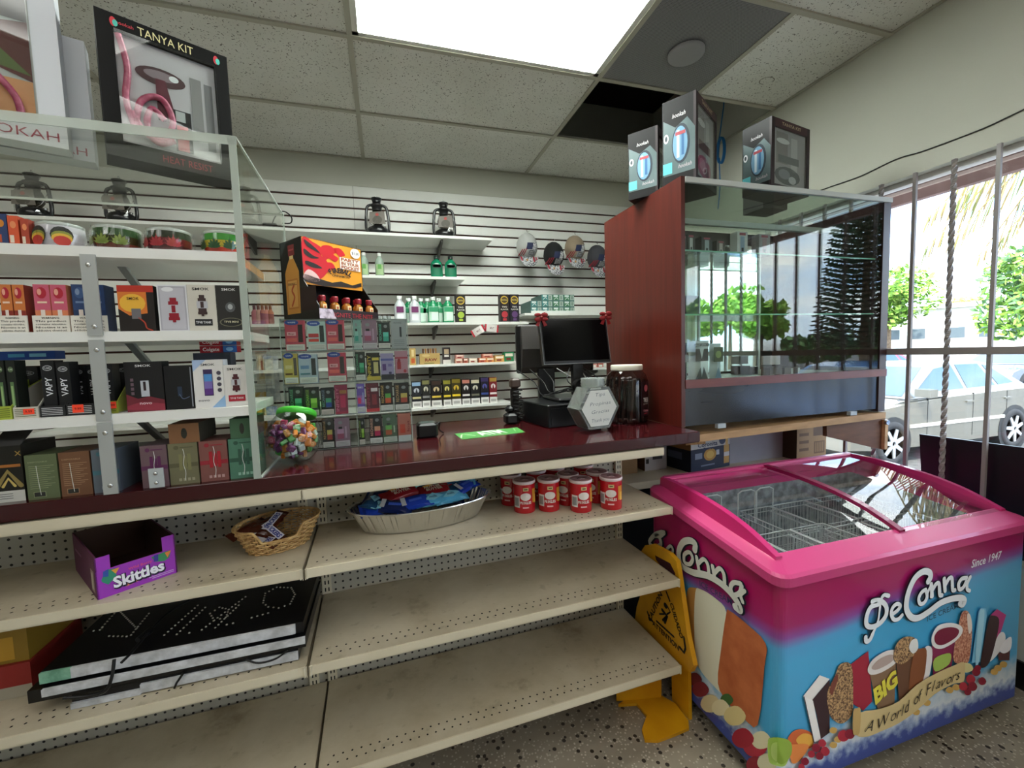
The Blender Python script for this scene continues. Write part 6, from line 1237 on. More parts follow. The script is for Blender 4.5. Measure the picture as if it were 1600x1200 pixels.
CART = {
 'red': ('#c0485a', lambda d: (d.ell(.36, .93, .36, .09, '#2c4a9c', 2), d.text('VAPE', .36, .93, .045, '#dfe6f4', 3, w=.4), d.rect(.66, .28, .9, .86, '#2f2424', 2), d.rect(.1, .5, .55, .62, '#e3a8ac', 2), d.rect(.08, .3, .6, .42, '#e2645e', 2), d.text('Mango', .32, .56, .05, '#7a1c28', 3, w=.3), warn(d, '#d9d6ce'))),
 'pale': ('#b9cfca', lambda d: (d.ell(.36, .93, .36, .09, '#2c4a9c', 2), d.text('VAPE', .36, .93, .045, '#dfe6f4', 3, w=.4), d.rect(.66, .28, .9, .86, '#2a3230', 2), d.rect(.05, .45, .6, .58, '#c23a40', 2), d.rect(.05, .3, .6, .4, '#d94a3c', 2), warn(d, '#d9d6ce'))),
 'yellow': ('#cbb25c', lambda d: (d.ell(.36, .93, .36, .09, '#2c4a9c', 2), d.text('VAPE', .36, .93, .045, '#dfe6f4', 3, w=.4), d.rect(.7, .28, .92, .86, '#5a5148', 2), d.rect(.1, .5, .6, .62, '#e0cf90', 2), d.rect(.08, .3, .6, .36, '#6a4a22', 2), warn(d, '#dedbd2'))),
 'ice': ('#b4c2cf', lambda d: (d.ell(.36, .93, .36, .09, '#2c4a9c', 2), d.text('VAPE', .36, .93, .045, '#dfe6f4', 3, w=.4), d.rect(.68, .28, .92, .86, '#2e3033', 2), d.rect(.1, .5, .55, .62, '#6d92b8', 2), d.rect(.08, .3, .6, .36, '#5a8a96', 2), warn(d, '#dedbd2'))),
 'teal': ('#7fa79c', lambda d: (dev_(d, .38, '#3f9a8a', '#8fc6ba'), warn(d, '#b9c6c2'))),
 'mauve': ('#8f7182', lambda d: (dev_(d, .38, '#a0506a', '#b98aa8'), d.rect(.68, .3, .8, .7, '#b494a8', 2), warn(d, '#c4bcc0'))),
 'grey': ('#9fa3a4', lambda d: (d.rect(.55, .4, .68, .75, '#33363c', 2), d.text('RARE', .45, .9, .06, '#6d7074', 2, w=.5), [d.rect(.15, .1 + .06 * k, .85, .12 + .06 * k, '#7d8184', 2) for k in range(4)])),
 'bteal': ('#15211f', lambda d: (d.text('RECHARGE', .2, .62, .2, '#63b79e', 2, w=.62, vert=True), dev_(d, .64, '#2f9f88', '#58c4ae'), warn(d, '#d6d0c9'))),
 'bgreen': ('#12201a', lambda d: (d.text('RECHARGE', .2, .62, .2, '#5f9f7a', 2, w=.62, vert=True), dev_(d, .64, '#1f8a5a', '#55b88a'), warn(d, '#d6d6cf'))),
 'byellow': ('#1b1810', lambda d: (d.text('INFINITY', .2, .5, .24, '#d9c24a', 2, w=.8, vert=True), d.rect(.42, .72, .92, .82, '#d9c24a', 2), d.rect(.52, .25, .86, .66, '#c9bb7a', 2), d.rect(0, 0, 1, .14, '#c4ac3a', 1))),
 'lilac': ('#9c90b4', lambda d: (d.rect(0, 0, 1, .2, '#2a2833', 1), d.rect(0, .72, 1, .8, '#5a5a9c', 1), d.rect(.12, .35, .4, .6, '#5a3a7a', 2), d.rect(.55, .5, .85, .6, '#7a6aa0', 2), d.ell(.7, .25, .12, .05, '#3a2f5c', 2))),
 'pink': ('#b78492', lambda d: (d.rect(0, 0, 1, .2, '#3a2a30', 1), d.rect(0, .72, 1, .78, '#a83a4c', 1), d.rect(.15, .35, .45, .62, '#9c2a34', 2), d.ell(.3, .66, .12, .06, '#8c1f2c', 3), d.ell(.75, .28, .12, .06, '#a8303c', 2))),
 'blime': ('#131a14', lambda d: (d.text('RECHARGE', .2, .62, .2, '#8fae4a', 2, w=.62, vert=True), dev_(d, .64, '#7fae3a', '#a8d05a'), warn(d, '#d9cdc4'))),
 'bblue': ('#14161e', lambda d: (d.text('RECHARGE', .2, .62, .2, '#7a8aa0', 2, w=.62, vert=True), dev_(d, .6, '#2a4f9c', '#4a9a7a'), warn(d, '#dcc9c2'))),
 'magenta': ('#8f2448', lambda d: (d.text('INFINITY', .2, .5, .22, '#e07a98', 2, w=.8, vert=True), d.rect(.4, .7, .95, .82, '#b07a4a', 2), d.rect(.42, .22, .85, .64, '#c4305c', 2), d.rect(.0, .0, 1, .08, '#b02a4a', 1))),
 'bimo': ('#6f5ab0', lambda d: (d.rect(0, .3, 1, .6, '#a06ab0', 1), d.text('BIMO', .5, .88, .07, '#e4e0f2', 2, w=.66), d.rect(.12, .32, .5, .52, '#e03a6a', 2), d.rect(.7, .35, .88, .7, '#9aa0d0', 2), warn(d, '#d0ccd4'))),
 'crimson': ('#5c1028', lambda d: (d.text('INFINITY', .18, .5, .2, '#a83a58', 2, w=.8, vert=True), d.rect(.4, .72, .9, .84, '#e6dadc', 2), d.rect(.45, .25, .8, .62, '#8c2434', 2), d.rect(0, 0, 1, .12, '#c8303c', 1))),
 'borange': ('#191311', lambda d: (d.text('RECHARGE', .18, .6, .2, '#c9a05a', 2, w=.62, vert=True), dev_(d, .62, '#d0562c', '#5aa04a'), warn(d, '#dcd8d2'))),
 'bgold': ('#201a1a', lambda d: (d.text('RECHARGE', .2, .62, .2, '#c09a6a', 2, w=.62, vert=True), dev_(d, .64, '#b04a3c', '#c9b45a'), warn(d, '#dcd8d2'))),
 'bpink': ('#181216', lambda d: (d.text('RECHARGE', .18, .6, .2, '#d9a08a', 2, w=.62, vert=True), dev_(d, .62, '#c0305c', '#e09a7a'), warn(d, '#dcd8d6'))),
 'green': ('#4a5f4a', lambda d: (dev_(d, .4, '#b05a3c', '#6fae5a'), d.rect(.75, .35, .85, .6, '#b9c4a8', 2), warn(d, '#c4ccc0'))),
 'salmon': ('#b5695a', lambda d: (d.text('lost', .78, .55, .2, '#7a1f28', 2, w=.4, vert=True), d.rect(.15, .3, .55, .62, '#c0402c', 2), d.rect(.0, .0, 1, .22, '#c9cccc', 1)))}
def warn(d, c): d.rect(0.03, .02, .97, .21, c, 1); [d.rect(.12, .05 + .045 * k, .88, .062 + .045 * k, '#8a8784', 2) for k in range(3)]
def dev_(d, x, c1, c2): d.rect(x - .22, .28, x + .22, .46, c1, 2); d.rect(x - .22, .46, x + .22, .62, c2, 2); d.rect(x - .12, .62, x + .12, .70, '#1b1b1e', 3); d.ell(x, .84, .15, .06, '#8a8c8e', 2)
rows = [(3, [('red', 445, 476.5), ('pale', 480, 509.5), ('red', 509.5, 538.5), ('teal', 540.5, 565), ('mauve', 565.5, 589.5), ('bteal', 590, 610), ('grey', 611, 637)]),
        (2, [('yellow', 437, 466), ('ice', 466.5, 496.5), ('red', 512, 541.5), ('bgreen', 552, 571.5), ('byellow', 572.5, 594.5), ('lilac', 595, 616), ('pink', 617.5, 640)]),
        (1, [('bgreen', 451, 475), ('blime', 476, 499), ('bblue', 501, 522), ('magenta', 523, 543.5), ('bimo', 547.5, 570.5), ('crimson', 572, 593), ('borange', 594, 614.5), ('bgold', 616.5, 640)]),
        (0, [('bgold', 503, 522), ('mauve', 523, 547), ('blime', 550.5, 570.5), ('bpink', 577, 598), ('green', 598.5, 621), ('salmon', 622, 643.5)])]
rn = ['bottom', 'third', 'second', 'top']
cn = {'red': 'red carton with a blue badge', 'pale': 'pale carton with a blue badge', 'yellow': 'yellow carton with a blue badge', 'ice': 'ice blue carton with a blue badge', 'teal': 'teal carton', 'mauve': 'mauve carton', 'grey': 'silver grey carton', 'bteal': 'black and teal carton', 'bgreen': 'black and green carton', 'byellow': 'black and yellow carton', 'lilac': 'lilac carton', 'pink': 'dusty pink carton', 'blime': 'black and lime carton', 'bblue': 'black and blue carton', 'magenta': 'magenta carton', 'bimo': 'violet and pink carton', 'crimson': 'crimson carton', 'borange': 'black and orange carton', 'bgold': 'black carton with a red and gold device', 'bpink': 'black and pink carton', 'green': 'dark green carton', 'salmon': 'salmon carton'}
for tier, lst in rows:
    for k, (c, xl, xr) in enumerate(lst):
        ym = [675, 627, 577, 523][tier]; u0 = G.hit(xl, ym, DV + .004)[0]; u1 = G.hit(xr, ym, DV + .004)[0]; u0 = max(u0, DU0 + .003)
        if xr <= 547: u1 = min(u1, DUm - .003)
        else: u0 = max(u0, DUm + .003)
        u1 = min(u1, DU1 - .003); base, f = CART[c]; h_ = hts if c in ('bimo', 'crimson', 'magenta', 'mauve', 'red', 'green', 'salmon') else hts - .004 * ((k * 7) % 3)
        bxthing('vape_carton', '%s, %s tier of clear dispenser, %s from left' % (cn[c], rn[tier], ORD[k]), 'carton', u0 + .0008, u1 - .0008, DV + .004, DV + .03, lv[tier] + .0005, lv[tier] + h_, base, front=f)
        if tier in (3, 1) and k in (1, 2):
            pass
# second row glimpses
for tier in (2, 1):
    bxthing('vape_carton', 'dark carton standing edge-on in the gap of the %s tier' % rn[tier], 'carton', [0, -.285, -.147][tier], [0, -.262, -.128][tier], DV + .035, DV + .06, lv[tier] + .0005, lv[tier] + .1, '#26332f')
# ================================================================ flame display on top of the dispenser
P0 = Vector((-.216, 1.655, 0)); th = math.radians(41); F = Fr(th); F.o = Vector((P0.x, P0.y, 0)); zb = DZ1
# solve header corner so that it matches the photo: header plane sits back along the side panel
r = thing('counter_display', F.w(.1, .1, zb), 'black and orange flame-printed counter display box holding miniature bottles', 'display box')
W_, DH, DEP = .262, .305, .225; BK = mat('#14100f', .4)
hb = .085   # header set back
q = MB()
for u in (0, W_ - .003):
    q = MB(); q.prism([F.w(u, 0, zb), F.w(u, DEP, zb), F.w(u, DEP, zb + DH - .006), F.w(u, hb, zb + DH), F.w(u, hb, zb + .15), F.w(u, 0, zb + .05)], F.U * .003, BK); q.build('side_panel', r)
q = MB(); q.box(0, W_, DEP - .003, DEP, zb, zb + DH - .006, BK, F); q.box(0, W_, 0, DEP, zb, zb + .003, BK, F); q.box(.0, W_, 0, .003, zb + .003, zb + .040, mat('#1a0e10', .4), F); q.box(.003, W_ - .003, .003, DEP - .003, zb + .03, zb + .033, BK, F)
q.prism([F.w(0, hb, zb + DH), F.w(0, DEP, zb + DH - .006), F.w(0, DEP, zb + DH - .009), F.w(0, hb, zb + DH - .003)], F.U * W_, BK)
d = D(q, F.w(0, 0, zb), F.U, (0, 0, 1), W_, .04); d.text('IGNITE THE NITE', .56, .5, .42, '#a8202e', 2, w=.66, bold=0); d.poly([(0, .1), (.26, .1), (.2, .98), (0, .98)], noisy('foil_print', '#6a5a6a', '#c9bccb', 50, .35, .4, .6), 1); q.build('tray', r)
q = MB(); q.box(.003, W_ - .003, hb, hb + .003, zb + .135, zb + DH, mat('#e39a2c', .35), F); d = D(q, F.w(0, hb, zb), F.U, (0, 0, 1), W_, DH)
d.poly([(.0, .49), (.03, .47), (.3, .44), (.6, .46), (.85, .47), (.97, .5), (.97, .55), (.8, .5), (.6, .53), (.45, .5), (.2, .53), (.02, .56)], '#241814', 4)
RED = mat('#c8202c', .35)
def bl(pts, c, l): d.poly([(p.x, p.y) for p in smooth_line([(a, b_, 0) for a, b_ in pts], 5, True)], c, l)
bl([(.02, .98), (.02, .55), (.1, .50), (.25, .52), (.36, .60), (.42, .70), (.36, .78), (.3, .82), (.36, .88), (.3, .92), (.18, .96)], RED, 2)
for fl in ([(.3, .92), (.45, .96), (.56, .90), (.50, .86), (.58, .82), (.52, .77), (.42, .8), (.34, .76)], [(.5, .93), (.62, .95), (.70, .88), (.64, .85), (.72, .80), (.64, .82), (.58, .86)], [(.34, .72), (.46, .75), (.52, .68), (.44, .66), (.38, .62)]): bl(fl, RED, 3)
for fl in ([(.05, .97), (.2, .90), (.28, .84), (.2, .86), (.08, .90)], [(.04, .86), (.16, .80), (.26, .78), (.14, .76), (.04, .80)], [(.06, .72), (.2, .7), (.3, .66), (.16, .65), (.05, .68)]): bl(fl, '#1c1012', 4)
bl([(.0, .52), (.1, .48), (.25, .5), (.2, .58), (.08, .62)], '#d9b6b4', 4)
for k, s_ in enumerate('FIREBALL'):
    a_ = (k - 3.5) * .21; d.text(s_, .60 + .26 * math.sin(a_), .555 + .11 * math.cos(a_), .060, '#1c1210', 6, rot=-a_, bold=.04)
d.text('CINNAMON', .60, .595, .026, '#1c1210', 6, w=.3, bold=.02)
for k, s_ in enumerate(('PARTY', 'IN YOUR', 'POCKET')): d.rect(.60, .795 - .050 * k, .96, .843 - .050 * k, '#f0ebe2', 5 + .2 * k); d.text(s_, .78, .819 - .050 * k, .036, '#a8541a', 7, w=.32, bold=.04)
d.ell(.88, .925, .088, .064, '#f0eee8', 7, 20); d.text('$1.00', .88, .925, .035, '#2a2a2c', 8, w=.13)
q.build('header_card', r)
# bottle picture on the left side
q = MB(); d = D(q, F.w(0, DEP, zb), -F.V, (0, 0, 1), DEP, DH); d.poly([(.12, .10), (.5, .10), (.52, .6), (.44, .7), (.39, .76), (.26, .76), (.2, .7), (.12, .6)], '#c98a3c', 1); d.rect(.17, .16, .47, .52, '#b8722c', 2); d.rect(.19, .18, .45, .50, '#d39c56', 3); d.text('FIREBALL', .32, .46, .03, '#4a1c10', 4, w=.25); d.stroke([(.28, .2), (.36, .3), (.30, .38), (.36, .44)], .009, '#b04a22', 4)
d.rect(.27, .76, .38, .80, '#d9c08a', 1); d.rect(.24, .80, .42, .93, '#7c2a2c', 1); d.rect(.26, .86, .40, .88, '#a84a4a', 2); d.poly([(.02, .8), (.2, .97), (.5, .99), (.03, .985)], '#3c4444', 1); d.rect(.52, .12, .95, .4, '#2a1414', .6)
q.build('bottle_print', r)
for k in range(9):
    row = k % 2; u = .03 + (k // 2) * .052 + (.018 if row else 0)
    if u > W_ - .018: continue
    c = F.w(u, .024 + .035 * row, zb + .0335); o_ = thing('miniature_bottle', c, 'red-capped miniature bottle in the flame display, %s from left in %s row' % (ORD[k // 2], ['front', 'back'][row]), 'bottle', 'miniature bottles in the flame display')
    q = MB(); q.lathe([(.013, 0), (.0145, .004), (.0145, .026), (.007, .036), (.0065, .040)], c, mat('#b9772c', .15, coat=.4), 14); q.build('bottle_body', o_)
    q = MB(); q.lathe([(.0115, .036), (.0125, .050), (.0115, .056), (.004, .057)], c, mat('#8c1424', .35), 14); q.build('cap', o_)
    q = MB(); dd = D(q, c - F.V * .0148 + Vector((0, 0, .006)) - F.U * .008, F.U, (0, 0, 1)); dd.rect(0, 0, .016, .018, '#e3cf9c', 1); dd.rect(.004, .003, .012, .012, '#b8552a', 2); q.build('bottle_label', o_)
# ================================================================ till area on the counter
# round candy jar
cc = Vector((-.287, 1.462, 1.0)); R_ = .078; r = thing('candy_jar', cc, 'round clear jar with a green lid full of wrapped sweets', 'jar')
tiltU = Vector((.10, .42, 1)).normalized()
sph = cc + Vector((0, 0, .081)); q = MB()
prof = [(.035, -.0785), (.055, -.068), (.070, -.045), (.0785, -.015), (.079, .012), (.072, .040), (.058, .062), (.054, .070)]
q.lathe(prof, sph, thin_glass('jar_plastic', '#f2f6f4', 1.3), 28, ax=tiltU); q.build('jar_body', r)
q = MB(); q.lathe([(.056, .064), (.0585, .066), (.0585, .080), (.054, .085), (.0, .086)], sph, mat('#3fae2c', .35, coat=.2), 28, ax=tiltU); q.build('lid', r)
proto = {}
CC = [('orange', '#d9822c', '#e6b06a'), ('green', '#3f8a3a', '#8fc07a'), ('purple', '#6a2a5c', '#a070a0'), ('pink', '#b03a5c', '#d98aa0'), ('white', '#cfd6d2', '#9fb9ae'), ('amber', '#b0702c', '#d9a860')]
rnd = random.Random(11); pts = []; tries = 0
while len(pts) < 105 and tries < 40000:
    tries += 1; v = Vector((rnd.uniform(-1, 1), rnd.uniform(-1, 1), rnd.uniform(-1, 1)))
    if v.length > 1 or v.length < .6 or v.dot(tiltU) > .68 or v.y > .6: continue
    p = v * .0625
    if all((p - o_).length > .0168 for o_ in pts): pts.append(p)
for i, p in enumerate(pts):
    nm, c1, c2 = CC[rnd.choice([0, 0, 1, 2, 3, 4, 5, 2])]
    if nm not in proto:
        q = MB(); q.box(-.0115, .0115, -.0095, .0095, -.006, .006, mat(c1, .3, coat=.3), ch=.002); d = D(q, (-.0065, -.0055, .0061), (1, 0, 0), (0, 1, 0)); d.rect(0.001, .001, .012, .010, c2, 1); d.text('M', .0065, .0055, .006, c1, 2)
        d = D(q, (-.0065, -.0096, -.0035), (1, 0, 0), (0, 0, 1)); d.rect(0, 0, .013, .007, c2, 1)
        o_ = q.build('wrapped_sweet', loc=(0, 0, 0)); proto[nm] = o_
    else: o_ = proto[nm].copy(); COL.objects.link(o_)
    o_['label'] = nm + ' wrapped sweet inside the round jar with the green lid'; o_['category'] = 'sweet'; o_['group'] = nm + ' wrapped sweets in the round jar'
    o_.location = sph + p; o_.rotation_euler = (rnd.uniform(0, 6), rnd.uniform(0, 6), rnd.uniform(0, 6))
# ATM mat, small black terminal
q = MB(); P = [on_z(x, y, 1.0) for x, y in ((710, 678), (722, 687), (821, 675.5), (808, 668))]; P = [Vector(p) for p in P]; q.prism([p + Vector((0, 0, .0003)) for p in P], (0, 0, .0006), mat('#4f9a4a', .35))
U_ = (P[2] - P[1]); n_ = U_.length; V_ = (P[0] - P[1]); d = D(q, P[1] + Vector((0, 0, .001)), U_, Vector((0, 0, 1)).cross(U_), n_, V_.dot(Vector((0, 0, 1)).cross(U_).normalized())); d.text('ATM', .55, .52, .62, '#e4efe0', 2, w=.42, bold=.03, shear=-.3); d.stroke([(.02, .2), (.12, .7), (.25, .3)], .006, '#cfe6c4', 2); d.stroke([(.9, .3), (.98, .8)], .006, '#a8d49a', 2)
q.build('counter_mat', loc=P[1], label='green ATM sticker lying on the counter in front of the till', cat='sticker')
q = MB(); q.box(.105, .185, 1.665, 1.745, 1.0, 1.058, BLACKP, ch=.008); d = D(q, (.12, 1.68, 1.0582), (1, 0, 0), (0, 1, 0)); d.rect(0, 0, .05, .05, '#3a4240', 1); d.text('x', .025, .025, .01, '#6a7a74', 2)
q.tube(smooth_line([(.185, 1.72, 1.04), (.2, 1.73, 1.05), (.197, 1.735, 1.02), (.215, 1.74, 1.003)], 5), .003, BLACKP, 6)
q.build('card_reader', loc=(.145, 1.705, 1.0), label='small black card reader on the counter right of the clear dispenser', cat='card reader')
# cash drawer
C0 = Vector((.645, 1.655, 1.0)); L0 = Vector((.603, 1.925, 1.0)); v = (L0 - C0); fr = Fr(math.atan2(-v.x, v.y)); fr.o = Vector((C0.x, C0.y, 0))
r = thing('cash_drawer', fr.w(.2, .15, 1.0), 'black steel cash drawer under the till monitor', 'cash drawer'); q = MB(); q.box(0, .275, 0, .30, 1.0, 1.098, mat('#111214', .35), fr, ch=.004); q.build('body', r)
q = MB(); q.box(.012, .263, -.004, .0, 1.012, 1.082, mat('#16171a', .4), fr); q.box(.12, .16, -.006, -.004, 1.03, 1.06, CHROME, fr); q.build('drawer_front', r)
# front customer monitor
r = thing('monitor', (.86, 1.82, 1.0985), 'black customer-facing flat monitor with red bows on its top corners', 'monitor')
TL, TR_, BR, BL = [on_y(x, y, yy) for x, y, yy in ((842, 498, 1.815), (946, 496.5, 1.815), (955, 566, 1.785), (850, 570, 1.785))]
nn = (BR - BL).cross(TL - BL).normalized()
if nn.y > 0: nn = -nn
q = MB(); q.prism([BL, BR, TR_, TL], -nn * .028, mat('#0c0c0e', .3)); d = D(q, BL, BR - BL, TL - BL, (BR - BL).length, (TL - BL).length)
if d.n.y > 0: d.n = -d.n
d.rect(.025, .07, .975, .965, mat('#030304', .12, spec=.15), 1)
for a_ in ((0, 0, 1, .012), (0, 0, .006, 1), (.994, 0, 1, 1)): d.rect(*a_, '#7d7f82', 1.5)
q.build('screen', r)
q = MB(); q.box(.845, .895, 1.83, 1.86, 1.115, 1.42, mat('#121214', .4)); q.build('stand_pole', r)
q = MB(); q.box(.72, .905, 1.71, 1.93, 1.0985, 1.116, mat('#121214', .3), ch=.006); q.build('stand_base', r)
def bow(p, label):
    q = MB(); p = Vector(p)
    for sx in (-1, 1):
        for sz in (-1, 1):
            q.ball(p + Vector((sx * .016, 0, .010 * sz + .002)), .016, mat('#7d0f16', .7), 10, (1.1, .35, .55 + .2 * (sx * sz > 0)))
    q.ball(p, .009, mat('#7a0d14', .5), 8); 
    for sx in (-1, 1): q.prism([p + Vector((0, 0, 0)), p + Vector((sx * .012, 0, -.04)), p + Vector((sx * .028, 0, -.034)), p + Vector((sx * .006, 0, 0))], (0, .003, 0), mat('#8c1018', .5))
    q.build('ribbon_bow', loc=p, label=label, cat='bow')
bow(TL + Vector((.008, -.010, .004)), 'red ribbon bow on the top left corner of the monitor'); bow(TR_ + Vector((-.004, -.010, .006)), 'red ribbon bow on the top right corner of the monitor')
# rear till monitor seen from behind, turned
r = thing('till_monitor', (.78, 2.0, 1.2), 'bulky black till monitor behind, its grey back panel facing the viewer', 'monitor')
a, b2 = on_y(806, 508, 2.02), on_y(805, 584, 2.02); f2 = Fr(math.radians(-7)); f2.o = Vector((a.x, a.y, 0)); zt2, zb2 = a.z + .0, b2.z
q = MB(); q.box(0, .40, 0, .035, zb2, zt2, BLACKP, f2, ch=.006); q.build('screen_housing', r)
q = MB(); pr = [(.0, zb2 + .004), (-.03, zb2 + .03), (-.055, (zb2 + zt2) / 2), (-.035, zt2 - .01), (0, zt2 - .004)]
A = [f2.w(.02, v_, z) for v_, z in pr]; q.prism(A, f2.U * .36, mat('#3d3a38', .4)); d = D(q, f2.w(.06, -.056, (zb2 + zt2) / 2 - .03), f2.U, (0, 0, 1)); [d.rect(.05, -.02 + .012 * k, .2, -.014 + .012 * k, '#1a1a1b', 1) for k in range(8)]; q.build('back_shell', r)
q = MB(); q.box(.10, .18, -.045, -.01, 1.0, zb2 + .02, BLACKP, f2); q.build('neck', r)
# cable tangle and handset
q = MB(); rnd = random.Random(2)
for k in range(6):
    x = .60 + .07 * k; pth = [(x, 1.95, 1.24), (x + rnd.uniform(-.04, .08), 1.9, 1.18), (x + rnd.uniform(.0, .1), 1.85, 1.13 + rnd.uniform(-.01, .02)), (.82 + rnd.uniform(-.05, .05), 1.84, 1.14), (.93 + rnd.uniform(-.02, .04), 1.86, 1.17), (.9, 1.88, 1.24)]
    q.tube(smooth_line(pth, 6), .0028, BLACKP if k != 3 else mat('#a9a9a6', .4), 5)
for k in range(4):
    pth = [(.87 + .035 * math.cos(i * .9 + k), 1.80 + .01 * k, 1.16 + .03 * math.sin(i * .9 + k)) for i in range(8)]; q.tube(smooth_line(pth, 4), .0026, BLACKP, 5)
q.build('cable_tangle', loc=(.85, 1.85, 1.12), label='tangle of black leads between the monitors and the cash drawer', cat='cables', kind='stuff')
p = on_z(800, 662, 1.0); r = thing('barcode_scanner', (p.x, p.y, 1.0), 'black scanner with a coiled lead standing left of the cash drawer', 'scanner')
q = MB(); q.box(p.x - .035, p.x + .025, p.y - .03, p.y + .03, 1.0, 1.05, BLACKP, ch=.01); q.box(p.x - .03, p.x + .012, p.y - .02, p.y + .02, 1.05, 1.085, BLACKP, ch=.012); q.build('base', r)
q = MB(); hx = p.x + .03; q.box(hx - .024, hx + .026, p.y + .02, p.y + .06, 1.16, 1.205, mat('#4a3a34', .4), ch=.008); q.box(hx - .02, hx + .02, p.y + .03, p.y + .055, 1.0, 1.16, mat('#1b1716', .5), ch=.006); q.build('handset', r)
q = MB(); pth = []
for i in range(46): a_ = i * 1.15; pth.append((hx + .022 * math.cos(a_) + .006 * math.sin(i * .3), p.y + .0 + .012 * math.sin(a_), 1.02 + .14 * i / 46))
q.tube(smooth_line(pth, 3), .0026, BLACKP, 5); q.build('coiled_lead', r)
# hexagonal tip jar
c = Vector((.80, 1.555, 1.0)); r = thing('tip_jar', c, 'hexagonal glass jar with a handwritten white tips label', 'jar')
fr = Fr(math.radians(8)); fr.o = Vector((c.x, c.y, 0)); Rh = .098; hz = .093
hexo = [(Rh * math.cos(math.radians(60 * k)), hz + Rh * math.sin(math.radians(60 * k)) * .98) for k in range(6)]
q = MB(); JG = mat('#dfe6e2', .04, trans=.85, ior=1.25, coat=.3); q.prism([fr.w(x, -.045, 1.0 + z) for x, z in hexo], fr.V * .085, JG); q.build('jar_body', r)
q = MB()
for k, (rr, zz) in enumerate(((.046, .178), (.050, .184), (.046, .190), (.050, .197), (.046, .203), (.048, .208))): pass
q.lathe([(.042, .175), (.050, .184), (.046, .189), (.050, .196), (.046, .202), (.049, .209), (.046, .212), (.043, .209), (.041, .18)], fr.w(0, -.002, 1.0), mat('#cfd6d2', .08, trans=.7, ior=1.3), 24, caps=False); q.build('threaded_neck', r)
q = MB(); d = D(q, fr.w(0, -.0465, 1.0), fr.U, (0, 0, 1)); s = .86; d.poly([(x * s, hz + (z - hz) * s) for x, z in hexo], '#d9dad2', 1)
for s_, z_, w_ in (('Tips', .148, .045), ('Propinas', .112, .10), ('Gracias', .080, .085), ('Thank you', .046, .085)): d.text(s_, .004, z_, .014, '#4a5a62', 2, w=w_, bold=-.012, shear=.2, rot=.04)
q.build('paper_label', r)
q = MB(); q.prism([fr.w(x * .93, -.040, 1.0 + hz + (z - hz) * .93) for x, z in hexo if z < hz + .01], fr.V * .075, mat('#3a4034', .8)); q.build('notes', r)
# big jar
c = Vector((1.02, 1.655, 1.0)); r = thing('snack_jar', c, 'large clear jar of dark meat sticks with a cream lid beside the red-brown panel', 'jar')
q = MB(); q.lathe([(.080, 0), (.087, .006), (.090, .02), (.090, .185), (.082, .212), (.066, .228), (.062, .236)], c, thin_glass('jar_plastic_dark', '#cdc9c6', 1.3), 32, caps=False); q.build('jar_body', r)
q = MB(); q.lathe([(.068, .232), (.069, .234), (.069, .252), (.066, .255), (.0, .255)], c, mat('#cfcabb', .45), 32); q.build('lid', r)
q = MB(); rnd = random.Random(4)
for k in range(70):
    a_ = rnd.uniform(0, 6.283); rr = .078 * math.sqrt(rnd.uniform(.45, 1)); x, y = c.x + rr * math.cos(a_), c.y + rr * math.sin(a_); x2, y2 = c.x + rr * .97 * math.cos(a_ + rnd.uniform(-.25, .25)), c.y + rr * .97 * math.sin(a_ + rnd.uniform(-.25, .25))
    q.cyl((x, y, 1.008), (x2, y2, 1.0 + rnd.uniform(.15, .2)), .0055, ['#241a18', '#3a2620', '#1c1616', '#4a342c'][k % 4], seg=7)
q.build('meat_sticks', r, kind='stuff')
q = MB(); n_ = 12; vs = []
for zz in (.035, .185):
    for k in range(n_ + 1): a_ = math.radians(-82 + 85 * k / n_); vs.append(c + Vector((.0912 * math.cos(a_), .0912 * math.sin(a_), zz)))
q.add(vs, [(k, k + 1, n_ + 2 + k, n_ + 1 + k) for k in range(n_)], mat('#230c10', .4), True)
a_ = math.radians(-66); nrm = Vector((math.cos(a_), math.sin(a_), 0)); d = D(q, c + nrm * .0925 - Vector((0, 0, 0)), Vector((0, 0, 1)).cross(nrm), (0, 0, 1)); d.e = .001
d.text('THE B', .0, .105, .018, '#d9cfc8', 2, w=.034, bold=.02); d.text('MEAT STICKS', .0, .088, .006, '#b9aaa4', 2, w=.034); d.text('Original', 0, .06, .010, '#d98a92', 2, w=.034); d.ell(.002, .155, .013, .015, '#b0525c', 2); d.rect(-.012, .045, .012, .049, '#a8343c', 2)
q.build('jar_label', r)
# ================================================================ goods on the shelves below the counter
S1Z, S2Z = .7475, .4935
# purple sweet carton, cut open at the front
A = on_z(153, 938, S1Z); B = on_z(277.5, 894, S1Z); U_ = B - A; F = Fr(math.atan2(U_.y, U_.x)); F.o = Vector((A.x, A.y, 0)); W_ = U_.length; DP = .27; H_ = .108; PU = mat('#9a35b0', .35); BRN = mat('#3c2418', .8)
r = thing('sweet_carton', F.w(W_ / 2, DP / 2, S1Z), 'purple open sweet carton with rainbow lettering on the left shelf', 'carton')
z0 = S1Z
q = MB(); q.box(0, W_, 0, .003, z0, z0 + .070, PU, F); q.box(0, .028, 0, .003, z0 + .07, z0 + H_ - .004, PU, F); q.box(W_ - .028, W_, 0, .003, z0 + .07, z0 + H_, PU, F)
d = D(q, F.w(0, 0, z0), F.U, (0, 0, 1), W_, H_)
def TR(p): return d.trace(p, 90, 780, 7.057)
d.poly(TR([(480, 900), (530, 780), (640, 760), (650, 850), (560, 940), (500, 920)]), '#2e8a6a', 1); d.poly(TR([(500, 800), (560, 770), (560, 850), (500, 860)]), '#2f4f9a', 2); d.poly(TR([(590, 780), (680, 750), (640, 820)]), '#e0a03a', 3)
